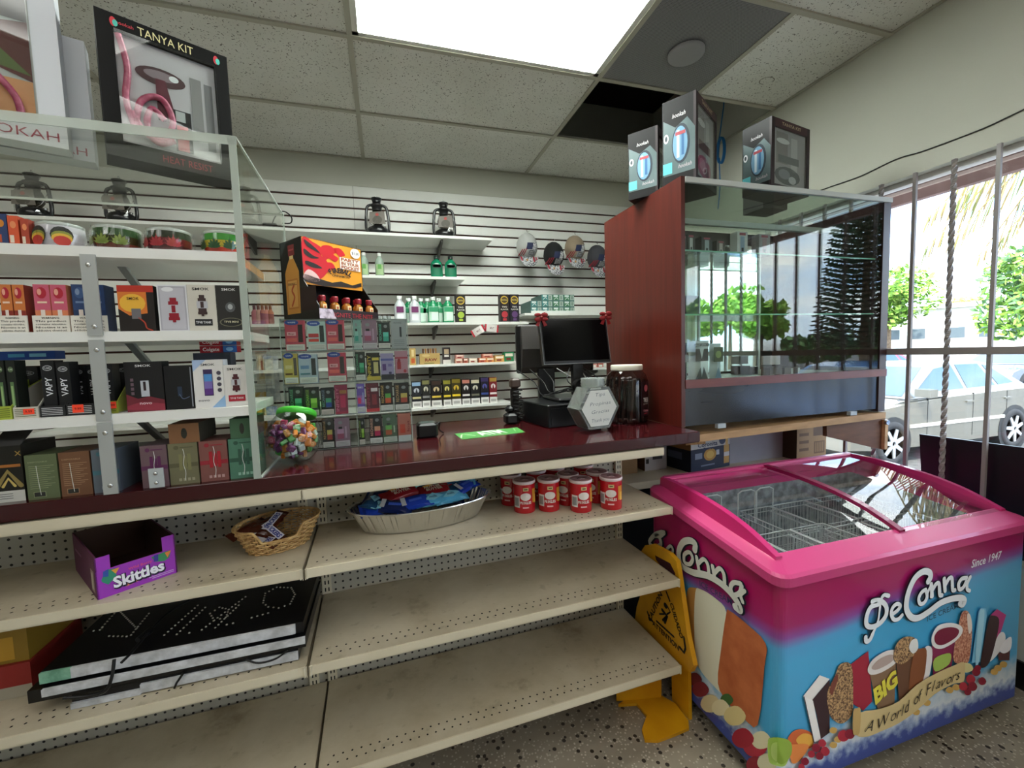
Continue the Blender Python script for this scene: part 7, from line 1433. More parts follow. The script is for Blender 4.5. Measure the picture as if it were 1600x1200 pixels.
d.poly(TR([(1030, 640), (1180, 580), (1250, 560), (1230, 640), (1180, 680), (1080, 690)]), '#3a8a5a', 1); d.poly(TR([(1060, 620), (1110, 605), (1110, 680), (1060, 690)]), '#3a3a8c', 2); d.poly(TR([(1180, 590), (1250, 560), (1210, 640)]), '#e0803a', 3)
d.poly(TR([(700, 940), (900, 860), (1060, 790), (1090, 800), (960, 870), (760, 960)]), '#d98a5a', 2)
p = TR([(600, 960), (1180, 745), (590, 880), (1180, 680)]); cxy = ((p[0][0] + p[3][0]) / 2, (p[0][1] + p[3][1]) / 2); an = math.atan2((p[1][1] - p[0][1]) * H_, (p[1][0] - p[0][0]) * W_)
d.text('Skittles', cxy[0] + .01, cxy[1] - .015, .27, '#1f1430', 5, w=.66, bold=.075, rot=an); d.text('Skittles', cxy[0], cxy[1], .25, '#eeeaf0', 6, w=.64, bold=.035, rot=an)
d.text('Wild Berry', cxy[0] + .02, cxy[1] + .20, .06, '#e0567a', 6, w=.3, rot=an); d.rect(.62, .1, .95, .12, '#c79ad4', 2); d.rect(.66, .06, .95, .08, '#c79ad4', 2); q.build('front_flap', r)
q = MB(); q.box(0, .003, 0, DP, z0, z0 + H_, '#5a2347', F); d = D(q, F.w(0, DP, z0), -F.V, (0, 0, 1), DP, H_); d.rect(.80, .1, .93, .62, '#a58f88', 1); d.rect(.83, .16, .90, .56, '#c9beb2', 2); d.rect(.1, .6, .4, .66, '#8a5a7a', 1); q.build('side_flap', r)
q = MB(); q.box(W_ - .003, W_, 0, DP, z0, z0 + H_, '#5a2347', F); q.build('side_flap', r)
q = MB(); q.box(0, W_, DP - .003, DP, z0, z0 + H_, BRN, F); q.box(.003, W_ - .003, .003, DP - .003, z0, z0 + .003, BRN, F)
q.box(.0031, .0045, .003, DP - .003, z0 + .003, z0 + H_ - .002, BRN, F); q.box(W_ - .0045, W_ - .0031, .003, DP - .003, z0 + .003, z0 + H_ - .002, BRN, F); q.box(.003, W_ - .003, .0031, .0045, z0 + .003, z0 + .07, BRN, F); q.build('inner_card', r)
# wicker basket with bars
cu, cv = -.302, 1.452; C_ = G.w(cu, cv, S1Z); rot_ = math.radians(24); WK = noisy('wicker', '#a87c48', '#d9b478', 60, .6, .3, .7, b_=.2)
r = thing('wicker_basket', C_, 'oval wicker basket with a dipped front rim on the left shelf', 'basket')
def bpt(ph, z, off=0):
    t_ = z / .085; rx = .082 + .038 * t_ + off; ry = .060 + .030 * t_ + off; x, y = rx * math.cos(ph), ry * math.sin(ph)
    return C_ + Vector((x * math.cos(rot_) - y * math.sin(rot_), x * math.sin(rot_) + y * math.cos(rot_), z))
def rimh(ph):
    f = math.degrees(ph) % 360; dlt = abs((f - 262 + 180) % 360 - 180); base = .082 if 20 < f < 340 else .082
    return .040 + (.078 - .040) * max(0, min(1, (dlt - 27) / 7))
q = MB(); NS = 30
for k in range(12):
    z = .003 + k * .0068; ph = 0; seg = []
    for i in range(NS * 4 + 1):
        ph = 2 * math.pi * i / (NS * 4)
        if z < rimh(ph): seg.append(bpt(ph, z, .0032 * math.cos(NS / 2 * ph + k * math.pi)))
        else:
            if len(seg) > 2: q.tube(seg, .0027, WK, 5)
            seg = []
    if len(seg) > 2: q.tube(seg, .0027, WK, 5)
for i in range(NS):
    ph = 2 * math.pi * i / NS; q.tube([bpt(ph, 0), bpt(ph, rimh(ph) * .5), bpt(ph, rimh(ph))], .0022, WK, 4)
q.build('woven_wall', r)
q = MB()
for s_ in (0, 1, 2):
    q.tube([bpt(2 * math.pi * i / 160, rimh(2 * math.pi * i / 160) + .002 + .0018 * math.sin(i * .9 + s_ * 2.09), .0022 * math.cos(i * .9 + s_ * 2.09)) for i in range(160)], .0026, WK, 5, closed=True)
q.build('braided_rim', r)
q = MB(); q.poly([bpt(2 * math.pi * i / 40, .003, -.001) for i in range(40)], WK); q.build('base', r)
def pillow(c, ux, uz, L, W, Tt, m_, name, label, group, marks=None):
    """sealed wrapper: lens-shaped body with flat crimped ends; ux long axis, uz up"""
    ux = Vector(ux).normalized(); uz = Vector(uz); uz = (uz - ux * uz.dot(ux)).normalized(); uy = uz.cross(ux); c = Vector(c); q = MB()
    st = [(-.5, .002, 1.0), (-.42, .003, .98), (-.36, .55, .92), (-.2, .95, .9), (0, 1, .9), (.2, .95, .9), (.36, .55, .92), (.42, .003, .98), (.5, .002, 1.0)]; rings = []
    for a, t_, w_ in st:
        hh = Tt * max(t_, .03) / 2; ww = W * w_ / 2
        rings.append([c + ux * a * L + uy * y_ * ww + uz * z_ * hh for y_, z_ in ((-1, 0), (-.8, .7), (-.3, 1), (.3, 1), (.8, .7), (1, 0), (.8, -.7), (.3, -1), (-.3, -1), (-.8, -.7))])
    vs = sum(rings, []); n = 10; fs = [tuple(range(n))[::-1], tuple(range(8 * n, 9 * n))]
    for i in range(8):
        for j in range(n): k = (j + 1) % n; fs.append((i * n + j, i * n + k, i * n + n + k, i * n + n + j))
    q.add(vs, [f[::-1] for f in fs], m_, False)
    if marks: d = D(q, c - ux * L * .34 - uy * W * .3 + uz * (Tt / 2 + .0002), ux, uy, L * .68, W * .6); d.e = .0006; marks(d)
    return q.build(name, loc=c, label=label, cat='sweets', group=group)
BRW = mat('#4a1f14', .25, coat=.5)
def m_snk(d): d.poly([(.02, 0), (1, .1), (.97, 1), (0, .9)], '#e2dde6', 1); d.text('SNICKERS', .5, .5, .55, '#22338c', 2, w=.86, bold=.04, shear=.15)
for k, (du, dv, dz, ax, m_) in enumerate(((-.030, -.035, .030, (.75, -.65, .02), m_snk), (-.012, -.018, .048, (.7, -.6, -.45), m_snk), (-.052, -.020, .040, (.6, -.75, -.3), lambda d: d.rect(0, 0, 1, .8, '#cfc9cc', 1)), (-.065, .0, .058, (1, .1, .15), None), (-.05, .018, .062, (.9, .3, .25), None), (-.02, .015, .066, (.35, .85, .3), m_snk), (-.085, .004, .062, (.6, .7, .1), None))):
    pillow(C_ + Vector((du, dv, dz)), ax, (.1, -.5, 1), .118, .040, .022, BRW, 'chocolate_bar', 'brown chocolate bar in the wicker basket', 'chocolate bars in the wicker basket', m_)
# foil tray
cu, cv = .142, 1.475; C_ = G.w(cu, cv, S1Z); FOIL = mat('#cfcdc8', .24, metal=.95, name='foil'); r = thing('foil_tray', C_, 'oval crinkled foil tray heaped with blue and red snack packs', 'tray')
q = MB(); n_ = 240; rings = []; rt = math.radians(4)
for rx, ry, z, am in ((.19, .085, .001, 0), (.200, .092, .004, .0012), (.222, .108, .048, .0026), (.236, .118, .076, .0018), (.246, .126, .079, .0), (.247, .127, .076, 0)):
    rg = []
    for i in range(n_):
        ph = 2 * math.pi * i / n_; a_ = am * math.cos(i * math.pi * .5 + 1.3 * math.sin(i * .7)); x, y = (rx + a_) * math.cos(ph), (ry + a_) * math.sin(ph); rg.append(C_ + Vector((x * math.cos(rt) - y * math.sin(rt), x * math.sin(rt) + y * math.cos(rt), z)))
    rings.append(rg)
q.add(sum(rings, []), [(k * n_ + i, k * n_ + (i + 1) % n_, (k + 1) * n_ + (i + 1) % n_, (k + 1) * n_ + i) for k in range(5) for i in range(n_)], FOIL); q.poly(rings[0], FOIL); q.build('tray_wall', r)
BLU = mat('#1f3fae', .22, coat=.5); RD = mat('#8a1420', .22, coat=.5); NAV = mat('#16265c', .22, coat=.5); LBL = mat('#5ab0d8', .3, coat=.4); DKB = mat('#1c4a72', .25, coat=.4)
def m_red(d): d.text('NUTTER', .45, .7, .3, '#d9c9b4', 2, w=.6, bold=.03); d.text('BUTTER', .5, .35, .28, '#d9c9b4', 2, w=.6, bold=.03); d.ell(.3, .9, .2, .12, '#e0a03a', 1)
def m_blu(d): d.rect(0, 0, .18, 1, '#c4c6cc', 1); d.rect(.3, .3, .8, .6, '#3f62cf', 1)
def m_sky(d): d.poly([(.1, .2), (.5, 0), (.9, .5), (.5, 1)], '#8fd4ea', 1); d.text('milk', .5, .5, .3, '#1d3f7c', 2)
packs = [(-.155, -.055, .060, (1, .2, 0), BLU, m_sky, 'blue'), (-.105, -.075, .062, (1, -.3, -.1), NAV, m_blu, 'navy'), (-.035, -.070, .066, (1, .12, .08), BLU, m_blu, 'blue'), (.035, -.055, .064, (1, .1, 0), LBL, m_sky, 'light blue'), (.10, -.045, .064, (1, .3, 0), LBL, m_sky, 'light blue'),
         (-.075, -.005, .088, (1, .35, .1), RD, m_red, 'red'), (.045, -.005, .082, (1, .1, .05), RD, m_red, 'red'), (.13, .0, .074, (1, .5, .2), DKB, None, 'dark blue'), (.165, .02, .078, (.8, .6, .1), BLU, m_blu, 'blue'), (-.145, .02, .080, (.9, -.4, .1), NAV, None, 'navy'), (-.02, .05, .088, (1, 0, .1), DKB, m_sky, 'dark blue'), (.08, .05, .092, (1, .2, .1), DKB, None, 'dark blue'), (-.1, .055, .080, (1, .2, 0), BLU, None, 'blue'), (.15, .065, .088, (1, -.2, .1), LBL, None, 'light blue'), (-.17, -.01, .072, (.4, 1, 0), DKB, m_sky, 'dark blue'), (0, 0, .045, (1, .1, 0), NAV, None, 'navy'), (.09, -.0, .045, (1, 0, 0), NAV, None, 'navy')]
for k, (du, dv, dz, ax, m_, mk, nm) in enumerate(packs):
    pillow(C_ + G.U * du * .93 + G.V * (dv * .75 + .012) + Vector((0, 0, dz + .016)), G.U * ax[0] + G.V * ax[1] + Vector((0, 0, ax[2])), (.05, -.45, 1), .125 if m_ is not RD else .14, .062, .03, m_, 'snack_pack', nm + ' snack pack in the foil tray', nm + ' snack packs in the foil tray', mk)
# crisp tubes
CR = mat('#b5131f', .25, coat=.4); RIMW = mat('#d9c4c4', .4); LIDP = noisy('printed_lid', '#6b2f36', '#b08a8c', 40, .4)
first = None; R_ = .0395
spots = [(820, 803, 'leftmost in the front row'), (858, 800.5, 'second in the front row'), (908, 802, 'third in the front row'), (955, 797.5, 'rightmost in the front row'), (799, 791, 'at the left end of the second row'), (888, 791, 'in the second row, behind the third front one'), (933, 787, 'in the second row, behind the rightmost front one'), (838, 783, 'at the back between the first two front ones'), (868, 776, 'at the back left, half hidden by the shelf edge'), (912, 772, 'at the back right under the shelf edge')]
for k, (px, py, ds_) in enumerate(spots):
    p = on_z(px, py, S1Z); dv = Vector((p.x, p.y, 0)).normalized() * R_; c = p + dv; nrm0 = -dv.normalized()
    lb = 'small red crisp tube, ' + ds_
    if first is None:
        first = thing('crisp_tube', c, lb, 'tube', 'red crisp tubes under the counter'); q = MB(); q.lathe([(R_ * .97, 0), (R_, .003), (R_, .104), (R_ * .98, .108)], c, CR, 32); q.build('tube_wall', first)
        q = MB(); q.lathe([(R_ * 1.0, .104), (R_ * 1.05, .106), (R_ * 1.05, .114), (R_ * .98, .116), (R_ * .95, .113), (0, .1125)], c, RIMW, 32); q.build('lid', first)
        q = MB(); q.poly(q.ring(c + Vector((0, 0, .1150)), (0, 0, 1), R_ * .94, 24), LIDP); d = D(q, c + Vector((-.02, -.02, .1153)), (1, 0, 0), (0, 1, 0)); d.stroke([(.008, .02), (.02, .028), (.034, .018)], .006, '#3a2428', 1); d.stroke([(.012, .008), (.024, .014), (.03, .008)], .004, '#e0d0d0', 1); q.build('lid_print', first)
        q = MB(); a0 = math.atan2(nrm0.y, nrm0.x)
        def cylpatch(am, z, w, h, m_, e=.0006):
            n_ = 6; vs = [c + Vector(((R_ + e) * math.cos(a0 + am + w * (i / n_ - .5)), (R_ + e) * math.sin(a0 + am + w * (i / n_ - .5)), zz)) for zz in (z - h / 2, z + h / 2) for i in range(n_ + 1)]; q.add(vs, [(i, i + 1, n_ + 2 + i, n_ + 1 + i) for i in range(n_)], mat(m_, .4), True)
        cylpatch(-.75, .042, .62, .042, '#d9d4d2'); cylpatch(-.75, .042, .46, .030, '#8f8c8c', .001); cylpatch(.15, .088, .5, .012, '#c9b07a'); cylpatch(.15, .088, .3, .004, '#3a1a1c', .001); cylpatch(1.05, .062, .5, .05, '#c9862a'); cylpatch(1.15, .05, .3, .03, '#e0b04a', .001); cylpatch(.12, .022, .55, .005, '#e3b0b0')
        # cream oval and name band
        n_ = 18; vs = [c + Vector(((R_ + .001) * math.cos(a0 + .12 + .46 * math.cos(2 * math.pi * i / n_)), (R_ + .001) * math.sin(a0 + .12 + .46 * math.cos(2 * math.pi * i / n_)), .062 + .014 * math.sin(2 * math.pi * i / n_))) for i in range(n_)]; cen = c + Vector(((R_ + .0016) * math.cos(a0 + .12), (R_ + .0016) * math.sin(a0 + .12), .062)); q.add([v + (Vector((v.x - c.x, v.y - c.y, 0))).normalized() * .0022 for v in vs] + [cen + (Vector((cen.x - c.x, cen.y - c.y, 0))).normalized() * .0022], [(i, (i + 1) % n_, n_) for i in range(n_)], mat('#dccfc9', .4))
        for i, ch_ in enumerate('PRINGLES'):
            aa = a0 + .12 + (i - 3.5) * .125; nn = Vector((math.cos(aa), math.sin(aa), 0)); dd = D(q, c + nn * (R_ + .0012) + Vector((0, 0, .040)), Vector((0, 0, 1)).cross(nn), (0, 0, 1)); dd.text(ch_, 0, 0, .0095, '#e6dcd6', 2, w=.0016 if ch_ == 'I' else .0042, bold=.03, align='C')
        q.build('tube_print', first)
    else:
        o_ = copy_tree(first, None, c); o_['label'] = lb; a1 = math.atan2(nrm0.y, nrm0.x); o_.rotation_euler.z = a1 - a0 + [0, .0, .15, -.12, -.5, -.6, -.7, .2, .1, -.2][k]
# stack of sign panels
ang = math.radians(-1.5); F = Fr(G.a + ang); o0 = G.w(-.795, 1.262, 0); F.o = Vector((o0.x, o0.y, 0)); SL_ = .585; SD = .31
FOAM = noisy('foam_edge', '#a9a9aa', '#d2d3d6', 30, .7, .35, .65, b_=.5); BLKS = mat('#08080a', .3)
sp = [(0, .493, .003), (.0, .0, .0)]
names = ['bottom', 'middle', 'topmost']
for k in range(3):
    z0 = S2Z + .0005 + .0335 * k; du = (.06, -.02, .0)[k]; dv = (.0, .0, .014)[k]; F.o = Vector((o0.x, o0.y, 0)) + G.U * du + G.V * dv; L_ = (.50, .60, .575)[k]
    r = thing('sign_panel', F.w(L_ / 2, SD / 2, z0), 'black light-up sign panel with taped foam edges, %s of the stack under the left shelf' % names[k], 'sign panel')
    q = MB(); q.box(0, L_, 0.006, SD, z0, z0 + .031, BLKS, F); q.build('panel', r)
    q = MB()
    if k == 0: q.box(.14, L_, -.001, .0065, z0 + .004, z0 + .026, FOAM, F); q.box(0, .14, -.001, .0065, z0 + .0, z0 + .014, FOAM, F)
    if k == 1: q.box(.03, L_, -.001, .0065, z0 + .013, z0 + .031, FOAM, F)
    if k == 2: q.box(.06, L_ - .02, -.001, .0065, z0 + .004, z0 + .030, FOAM, F); q.box(.0, .06, -.0015, .0065, z0 + .004, z0 + .030, noisy('green_tape', '#5f8f76', '#7fae94', 60, .6), F)
    q.build('foam_edge', r)
    if k == 2:
        q = MB(); zt_ = z0 + .0312; dots = []
        S = [[(480, 690), (560, 600)], [(575, 600), (665, 690)], [(630, 715), (725, 600)], [(790, 715), (965, 560)], [(850, 712), (1000, 570)], [(970, 690), (1195, 520)], [(1035, 680), (1160, 560)], [(1010, 612), (1055, 582), (1100, 592), (1085, 630), (1030, 645), (1010, 612)], [(1265, 560), (1275, 515), (1330, 485), (1400, 488), (1418, 520), (1395, 565), (1340, 585), (1290, 580), (1265, 560)],
             [(450, 695), (530, 665)], [(525, 720), (630, 722)], [(910, 705), (911, 704)], [(1090, 665), (1150, 652)], [(1210, 632), (1315, 602)]]
        for s_ in S:
            P = [on_z(a / 3.077, 760 + b_ / 3.077, zt_) for a, b_ in s_]
            for a, b_ in zip(P, P[1:]):
                n_ = max(1, int((b_ - a).length / .0125)); dots += [a.lerp(b_, i / n_) for i in range(n_)]
        for p in dots:
            u, v = F.uv(p)
            if 0 < u < L_ and .01 < v < SD: q.ball(p, .0031, mat('#a8a294', .4), 6, (1, 1, .8))
        q.build('light_dots', r, kind='stuff')
q = MB(); P = [on_z(x, y, .612) for x, y in ((300, 935), (262, 958), (235, 985), (205, 1020), (190, 1035))]; q.tube(smooth_line(P, 6), .0035, BLACKP, 6)
P = [on_z(235, 985, .61), on_z(215, 1000, .612)]; q.cyl(P[0], P[1], .009, BLACKP, .006)
P = [G.w(-.64, 1.257, .60), G.w(-.645, 1.250, .56), G.w(-.66, 1.249, .53), G.w(-.70, 1.252, .525), G.w(-.74, 1.25, .535)]; q.tube(smooth_line(P, 6), .004, BLACKP, 6); P = [G.w(-.50, 1.252, .53), G.w(-.515, 1.248, .51), G.w(-.52, 1.247, .498)]; q.tube(P, .003, BLACKP, 6)
q.build('power_lead', loc=(-.6, 1.3, .6), label='black power lead and plug draped over the stacked sign panels', cat='cable')
q = MB(); P = [G.w(-.36, 1.25, .53), G.w(-.33, 1.246, .515), G.w(-.29, 1.246, .516), G.w(-.26, 1.25, .53)]; q.tube(smooth_line(P, 6), .0025, BLACKP, 6); q.build('thin_lead', loc=P[0], label='thin dark lead looped at the right end of the sign panel stack', cat='cable')
# two cartons at the left edge
def f_y(d): d.rect(.2, .1, .9, .8, '#b98a2a', 1); d.rect(.0, .3, .25, .9, '#3a4a3a', 2); d.text('CANDY', .6, .5, .14, '#6a3a14', 2, w=.4)
def f_r(d): d.rect(0, 0, 1, .35, '#a39a8a', 1); d.ell(.5, .62, .22, .16, '#7a1a1c', 2); d.rect(.1, .72, .4, .82, '#b83a34', 2)
bxthing('snack_carton', 'dim red and cream carton at the left edge below the sweet carton shelf', 'carton', -1.12, -.862, 1.36, 1.56, S2Z + .0005, .58, '#8c2420', G, front=f_r)
bxthing('snack_carton', 'dim yellow carton lying on the red and cream one at the left edge', 'carton', -1.14, -.868, 1.37, 1.55, .5805, .665, '#8a6a20', G, front=f_y)
# ================================================================ cartons on the ledge behind the freezer
LZ2 = LZ + .0005
F = Fr(math.radians(8)); F.o = Vector((1.425, 1.735, 0))
def f_cor(d): d.rect(0, .0, 1, .62, '#1d2b4a', 1); d.poly([(0, .62), (1, .62), (1, 1), (0, 1)], '#d4d3d6', 1); d.poly([(.28, .86), (.62, .88), (.66, .98), (.26, .98)], '#100f12', 3); d.text('Coronita', .42, .72, .12, '#23335c', 3, w=.5, bold=.02); d.text('Extra', .42, .60, .07, '#23335c', 4, w=.22, bold=.03); d.ell(.48, .42, .16, .17, '#c99a4a', 3, 20); d.ell(.48, .42, .1, .11, '#e0bd6a', 4); d.rect(.1, .34, .28, .5, '#8c98b4', 3); d.rect(.64, .38, .72, .52, '#c4cadb', 3); d.rect(.25, .12, .6, .16, '#7c88a8', 3); d.rect(.84, .1, .98, .62, '#c9a05a', 3); d.rect(.88, .6, .95, .86, '#d9b878', 4); d.ell(.80, .78, .09, .13, '#3c4668', 4); d.rect(.84, .3, .98, .42, '#e0e0e2', 5)
r = bxthing('beer_carton', 'navy and white beer carton with a gold crest behind the freezer', 'carton', 0, .275, 0, .19, LZ2, .885, '#141c30', F, front=f_cor, left=lambda d: (d.rect(0, .6, 1, 1, '#a07a4c', 1), d.rect(.2, .3, .7, .5, '#5f6a88', 1)))
q = MB(); q.prism([F.w(-.035, -.0, .885), F.w(.085, -.012, .885), F.w(.085, -.012, .84), F.w(-.035, 0, .845)], (0, -.002, 0), noisy('corrugated_flap', '#b07c48', '#d0a068', 14, .7, stretch=(4, 1, 1))); q.build('open_flap', r, loc=F.w(0, 0, .86))
o_ = MB(); o_.box(1.705, 2.085, 1.80, 1.812, LZ2, .925, noisy('pale_board', '#a9abb8', '#bcbecb', 3, .5)); o_.build('white_board', loc=(1.9, 1.8, LZ2), label='pale grey-white board standing between the beer carton and the brown carton', cat='board')
def f_crt(d): d.rect(0, 0, 1, 1, '#96744c', .8); [d.rect(.08, .82 - .2 * k, .4, .9 - .2 * k, '#6a4c30', 1) for k in range(4)]; d.rect(.55, .6, .95, .92, '#5a3f28', 1); d.rect(.58, .12, .95, .45, '#6a4c30', 1); [d.rect(.62 + .06 * k, .16, .65 + .06 * k, .42, '#96744c', 2) for k in range(5)]
bxthing('brown_carton', 'printed brown cardboard carton right of the pale board behind the freezer', 'carton', 2.09, 2.30, 1.72, 1.95, LZ2, .905, CARD, A0, front=f_crt, left=lambda d: d.rect(0, 0, 1, 1, '#4a3524', 1))
bxthing('brown_carton', 'plain brown carton beyond the shelving end, left of the beer carton', 'carton', 1.02, 1.19, 1.84, 2.02, LZ2, .90, CARD, A0)
bxthing('white_carton', 'small white carton with dark squares left of the beer carton', 'carton', 1.24, 1.37, 1.85, 2.0, LZ2, .885, '#b9b3b4', A0, front=lambda d: (d.rect(.35, .3, .8, .6, '#3a3a40', 1), [d.rect(.05, .2 + .22 * k, .18, .33 + .22 * k, '#2c241f', 1) for k in range(3)]), side='#7a5c3c')
# ================================================================ yellow caution sign between shelving and freezer
YL = noisy('yellow_plastic', '#c88a08', '#dba012', 6, .45); SX = 1.003
r = thing('caution_sign', (SX, 1.3, FZ), 'yellow folded wet-floor caution sign wedged beside the freezer', 'sign')
def ptx(p, X=SX): return [on_x(960 + a / 3.157, 820 + b_ / 3.157, X) for a, b_ in p]
out = [(150, 128), (170, 98), (205, 92), (290, 138), (325, 175), (335, 230), (350, 330), (380, 540), (412, 690), (395, 722), (320, 680), (118, 470), (128, 400), (150, 330), (158, 200)]
q = MB(); P = ptx(out)
inn = ptx([(205, 155), (270, 190), (300, 235), (296, 255), (205, 175)])
q.prism(P, (-.018, 0, 0), YL)
q.build('front_board', r)
q = MB(); P2 = ptx([(200, 150), (275, 190), (300, 240), (296, 262), (255, 235), (205, 172)], SX - .0185); q.poly(P2 if (P2[1] - P2[0]).cross(P2[2] - P2[0]).x < 0 else P2[::-1], mat('#3a0c10', .9)); q.build('handle_opening', r); q = MB()
d = D(q, (SX - .018, 1.7, 0), (0, -1, 0), (0, 0, 1)); d.e = .0009
def TS(p): return d.trace(p, 960, 820, 3.157)
for (t_, a, b_, h_) in (('CAUTION', (172, 470), (232, 335), .020), ('CUIDADO', (282, 385), (335, 560), .020), ('ATTENTION', (190, 480), (320, 610), .020)):
    pa, pb = TS([a, b_]); d.text(t_, (pa[0] + pb[0]) / 2, (pa[1] + pb[1]) / 2, h_, '#17120c', 2, w=math.hypot(pb[0] - pa[0], pb[1] - pa[1]), rot=math.atan2(pb[1] - pa[1], pb[0] - pa[0]), bold=.03)
for s_, w_ in (([(165, 430), (175, 460), (190, 475)], .010), ([(345, 555), (352, 610), (345, 630), (325, 605)], .010), ([(258, 330), (275, 375)], .008), ([(210, 475), (295, 552)], .008), ([(238, 420), (262, 450), (250, 480)], .014), ([(262, 450), (240, 470)], .009), ([(262, 400), (278, 430), (262, 440)], .007), ([(225, 440), (248, 440)], .007)): d.stroke(TS(s_), w_, '#17120c', 2, smooth=False)
p = TS([(255, 398)])[0]; d.ell(p[0], p[1], .011, .011, '#17120c', 3)
q.build('warning_print', r)
q = MB(); P = ptx([(282, 740), (345, 690), (362, 690), (368, 985), (352, 985), (285, 900)], SX + .004); q.prism(P, (.014, 0, 0), YL); q.build('leg', r)
q = MB(); P = [on_z(960 + a / 3.157, 820 + b_ / 3.157, FZ + .012) for a, b_ in ((20, 885), (110, 880), (160, 940), (135, 1010), (150, 1060), (215, 1062), (300, 1030), (368, 1000), (365, 965), (300, 880), (230, 840), (60, 855))]; q.prism(P, (0, 0, -.011), YL); q.build('foot', r)
q = MB(); P = [on_z(960 + a / 3.157, 820 + b_ / 3.157, FZ + .012) for a, b_ in ((10, 870), (230, 850), (270, 880))]; 
zf = FZ + .012; q.prism([P[0], P[1], P[1] + Vector((0, 0, .17)), P[0] + Vector((0, 0, .15))], (.012, .012, 0), YL); q.build('rear_board', r)
# ================================================================ goods inside the glass display case and beyond
def dbox(name, label, cat, xl, xr, yt, yb, z, Y_, dep, base, front=None, group=None):
    x0, x1 = on_y(xl, (yt + yb) / 2, Y_).x, on_y(xr, (yt + yb) / 2, Y_).x; z1 = on_y((xl + xr) / 2, yt, Y_).z
    return bxthing(name, label, cat, max(x0, CX0 + .022), x1, Y_, Y_ + dep, z + .0005, max(z1, z + .03), base, A0, front=front, group=group)
fs_ = lambda c: (lambda d: (d.rect(.3, .1, .7, .8, c, 1), d.rect(.2, .84, .8, .95, '#8c3a4a', 1), d.rect(.4, .15, .6, .3, '#2a2a2c', 2)))
for k, (xl, xr, yt, c, b_) in enumerate(((1063, 1073, 368, '#2c2c2e', '#141315'), (1074, 1086, 366, '#a9a9ab', '#1a1719'), (1096, 1113, 370, '#8a9499', '#1c1c1f'), (1120, 1133, 376, '#a39a98', '#201c1e'), (1152, 1168, 362, '#7f93ab', '#b9b9ba'), (1186, 1203, 366, '#8f6f74', '#8a8488'))):
    dbox('vape_carton', 'upright carton on the upper glass shelf of the display case, %s from left' % ORD[k], 'carton', xl, xr, yt, 405, 1.714, 1.50, .04, b_, fs_(c))
dbox('grey_carton', 'blue-grey carton at the left of the lower glass shelf of the display case', 'carton', 1072, 1092, 462, 497, 1.458, 1.50, .05, '#3f4654')
def pouch(label, xl, xr, yt, Y_, base, f):
    z0 = 1.1805; x0, x1 = max(CX0 + .024, on_y(xl, 565, Y_).x), on_y(xr, 565, Y_).x; z1 = on_y(xl, yt, Y_).z; q = MB(); W2 = x1 - x0; rows = []
    for t_, dp, ww in ((0, .030, .92), (.15, .034, 1), (.5, .026, .93), (.8, .010, .98), (.9, .003, 1), (1, .003, 1)):
        cx_ = (x0 + x1) / 2; z = z0 + (z1 - z0) * t_; rows.append([Vector((cx_ - W2 * ww / 2, Y_, z)), Vector((cx_, Y_ - dp / 2, z)), Vector((cx_ + W2 * ww / 2, Y_, z)), Vector((cx_, Y_ + dp / 2, z))])
    vs = sum(rows, []); fs2 = [(3, 2, 1, 0), (20, 21, 22, 23)]
    for i in range(5):
        for j in range(4): k = (j + 1) % 4; fs2.append((i * 4 + j, i * 4 + k, i * 4 + 4 + k, i * 4 + 4 + j))
    q.add(vs, fs2, mat(base, .3, coat=.3)); d = D(q, (x0, Y_ - .020, z0), (1, 0, 0), (0, 0, 1), W2, z1 - z0); f(d)
    q.build('foil_pouch', loc=((x0 + x1) / 2, Y_, z0), label=label, cat='pouch')
pouch('black foil pouch at the bottom left of the glass display case', 1063, 1073, 536, 1.50, '#17171a', lambda d: d.rect(.2, .5, .8, .7, '#8c8c8c', 1))
pouch('white foil pouch with black bands at the bottom left of the glass display case', 1075, 1107, 533, 1.485, '#c9cdcf', lambda d: (d.rect(.15, .86, .85, .93, '#2a2a2c', 1), d.text('BEEF JERKY', .5, .895, .04, '#c9cdcf', 2, w=.6), d.rect(.2, .5, .82, .8, '#4a4346', 1), d.poly([(.4, .8), (.6, .8), (.5, .55)], '#c9cdcf', 2), d.poly([(.2, .05), (.45, .35), (.5, .1), (.6, .36), (.8, .05)], '#3a3e42', 1)))
pouch('white and olive foil pouch third from left at the bottom of the glass display case', 1108, 1126, 537, 1.50, '#bfcad2', lambda d: (d.rect(.1, .5, .9, .9, '#4a5238', 1), d.ell(.5, .7, .25, .1, '#8a9a5a', 2), d.poly([(.2, .05), (.5, .35), (.8, .05)], '#6f8aa4', 1)))
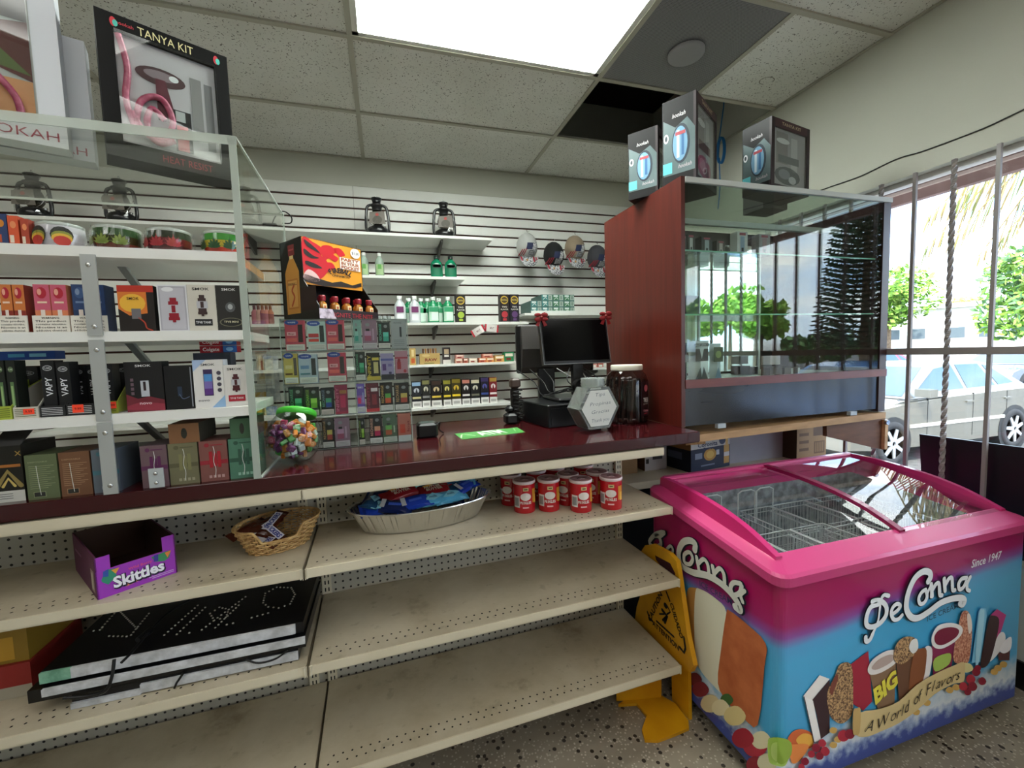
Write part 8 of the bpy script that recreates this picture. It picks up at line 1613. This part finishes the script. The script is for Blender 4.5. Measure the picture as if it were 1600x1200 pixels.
dbox('brown_box', 'brown leather-look box at the bottom centre of the glass display case', 'box', 1203, 1222, 573, 592, 1.18, 1.52, .05, '#4a3026'); dbox('white_box', 'small white and pink box on the brown one in the glass display case', 'box', 1204, 1219, 556, 573, 1.232, 1.52, .05, '#b9a9aa')
dbox('brown_box', 'pair of brown boxes with white ends right of centre in the glass display case', 'box', 1226, 1250, 574, 592, 1.18, 1.52, .05, '#54382a', lambda d: (d.rect(.4, .1, .55, .9, '#b9b4b0', 1), d.rect(.85, .1, 1, .9, '#b9b4b0', 1)))
# goods on the wall seen beyond the right side of the acrylic case
for k in range(5):
    px = 399 + k * 6.3; p = on_y(px, 508, SY + .05); o_ = thing('bottle', (p.x, SY + .05, Z3), 'small pinkish bottle on the wall shelf beyond the acrylic case, %s of five' % ORD[k], 'bottle'); q = MB(); q.lathe([(.017, 0), (.018, .01), (.018, .075), (.008, .095)], (p.x, SY + .05, Z3), ['#a8606a', '#b98a80', '#8c4a5a', '#b9707a', '#a05a54'][k], 12); q.build('bottle_body', o_); q = MB(); q.cyl((p.x, SY + .05, Z3 + .09), (p.x, SY + .05, Z3 + .118), .009, '#5a2a34', seg=10); q.build('cap', o_)
for k, (xl, xr, yt, yb2, c, nm) in enumerate(((402, 416, 548, 600, '#b9a58c', 'tan and silver'), (417, 436, 556, 628, '#9aa0a8', 'silver'), (403, 419, 612, 682, '#c9a23a', 'yellow'), (421, 434, 634, 700, '#7a8aa8', 'blue-grey'))):
    Y_ = YW - .12; p0, p1 = on_y(xl, yb2, Y_), on_y(xr, yt, Y_); cm_ = (p0 + p1) / 2; L_ = p1.z - p0.z; W2 = p1.x - p0.x
    pillow((cm_.x, Y_ - .02 * (k % 2), cm_.z), (0, 0, 1), (0, -1, 0), L_, W2, .03, noisy('packet_print_%d' % k, c, '#d8d4cc', 30, .3, .45, .7), 'snack_packet', nm + ' packet hanging on the wall beyond the acrylic case', None, lambda d, k=k: (d.rect(.2, .2, .8, .5, ['#8a3a2c', '#c9cdd0', '#7a2f1c', '#d0d4da'][k], 1),))
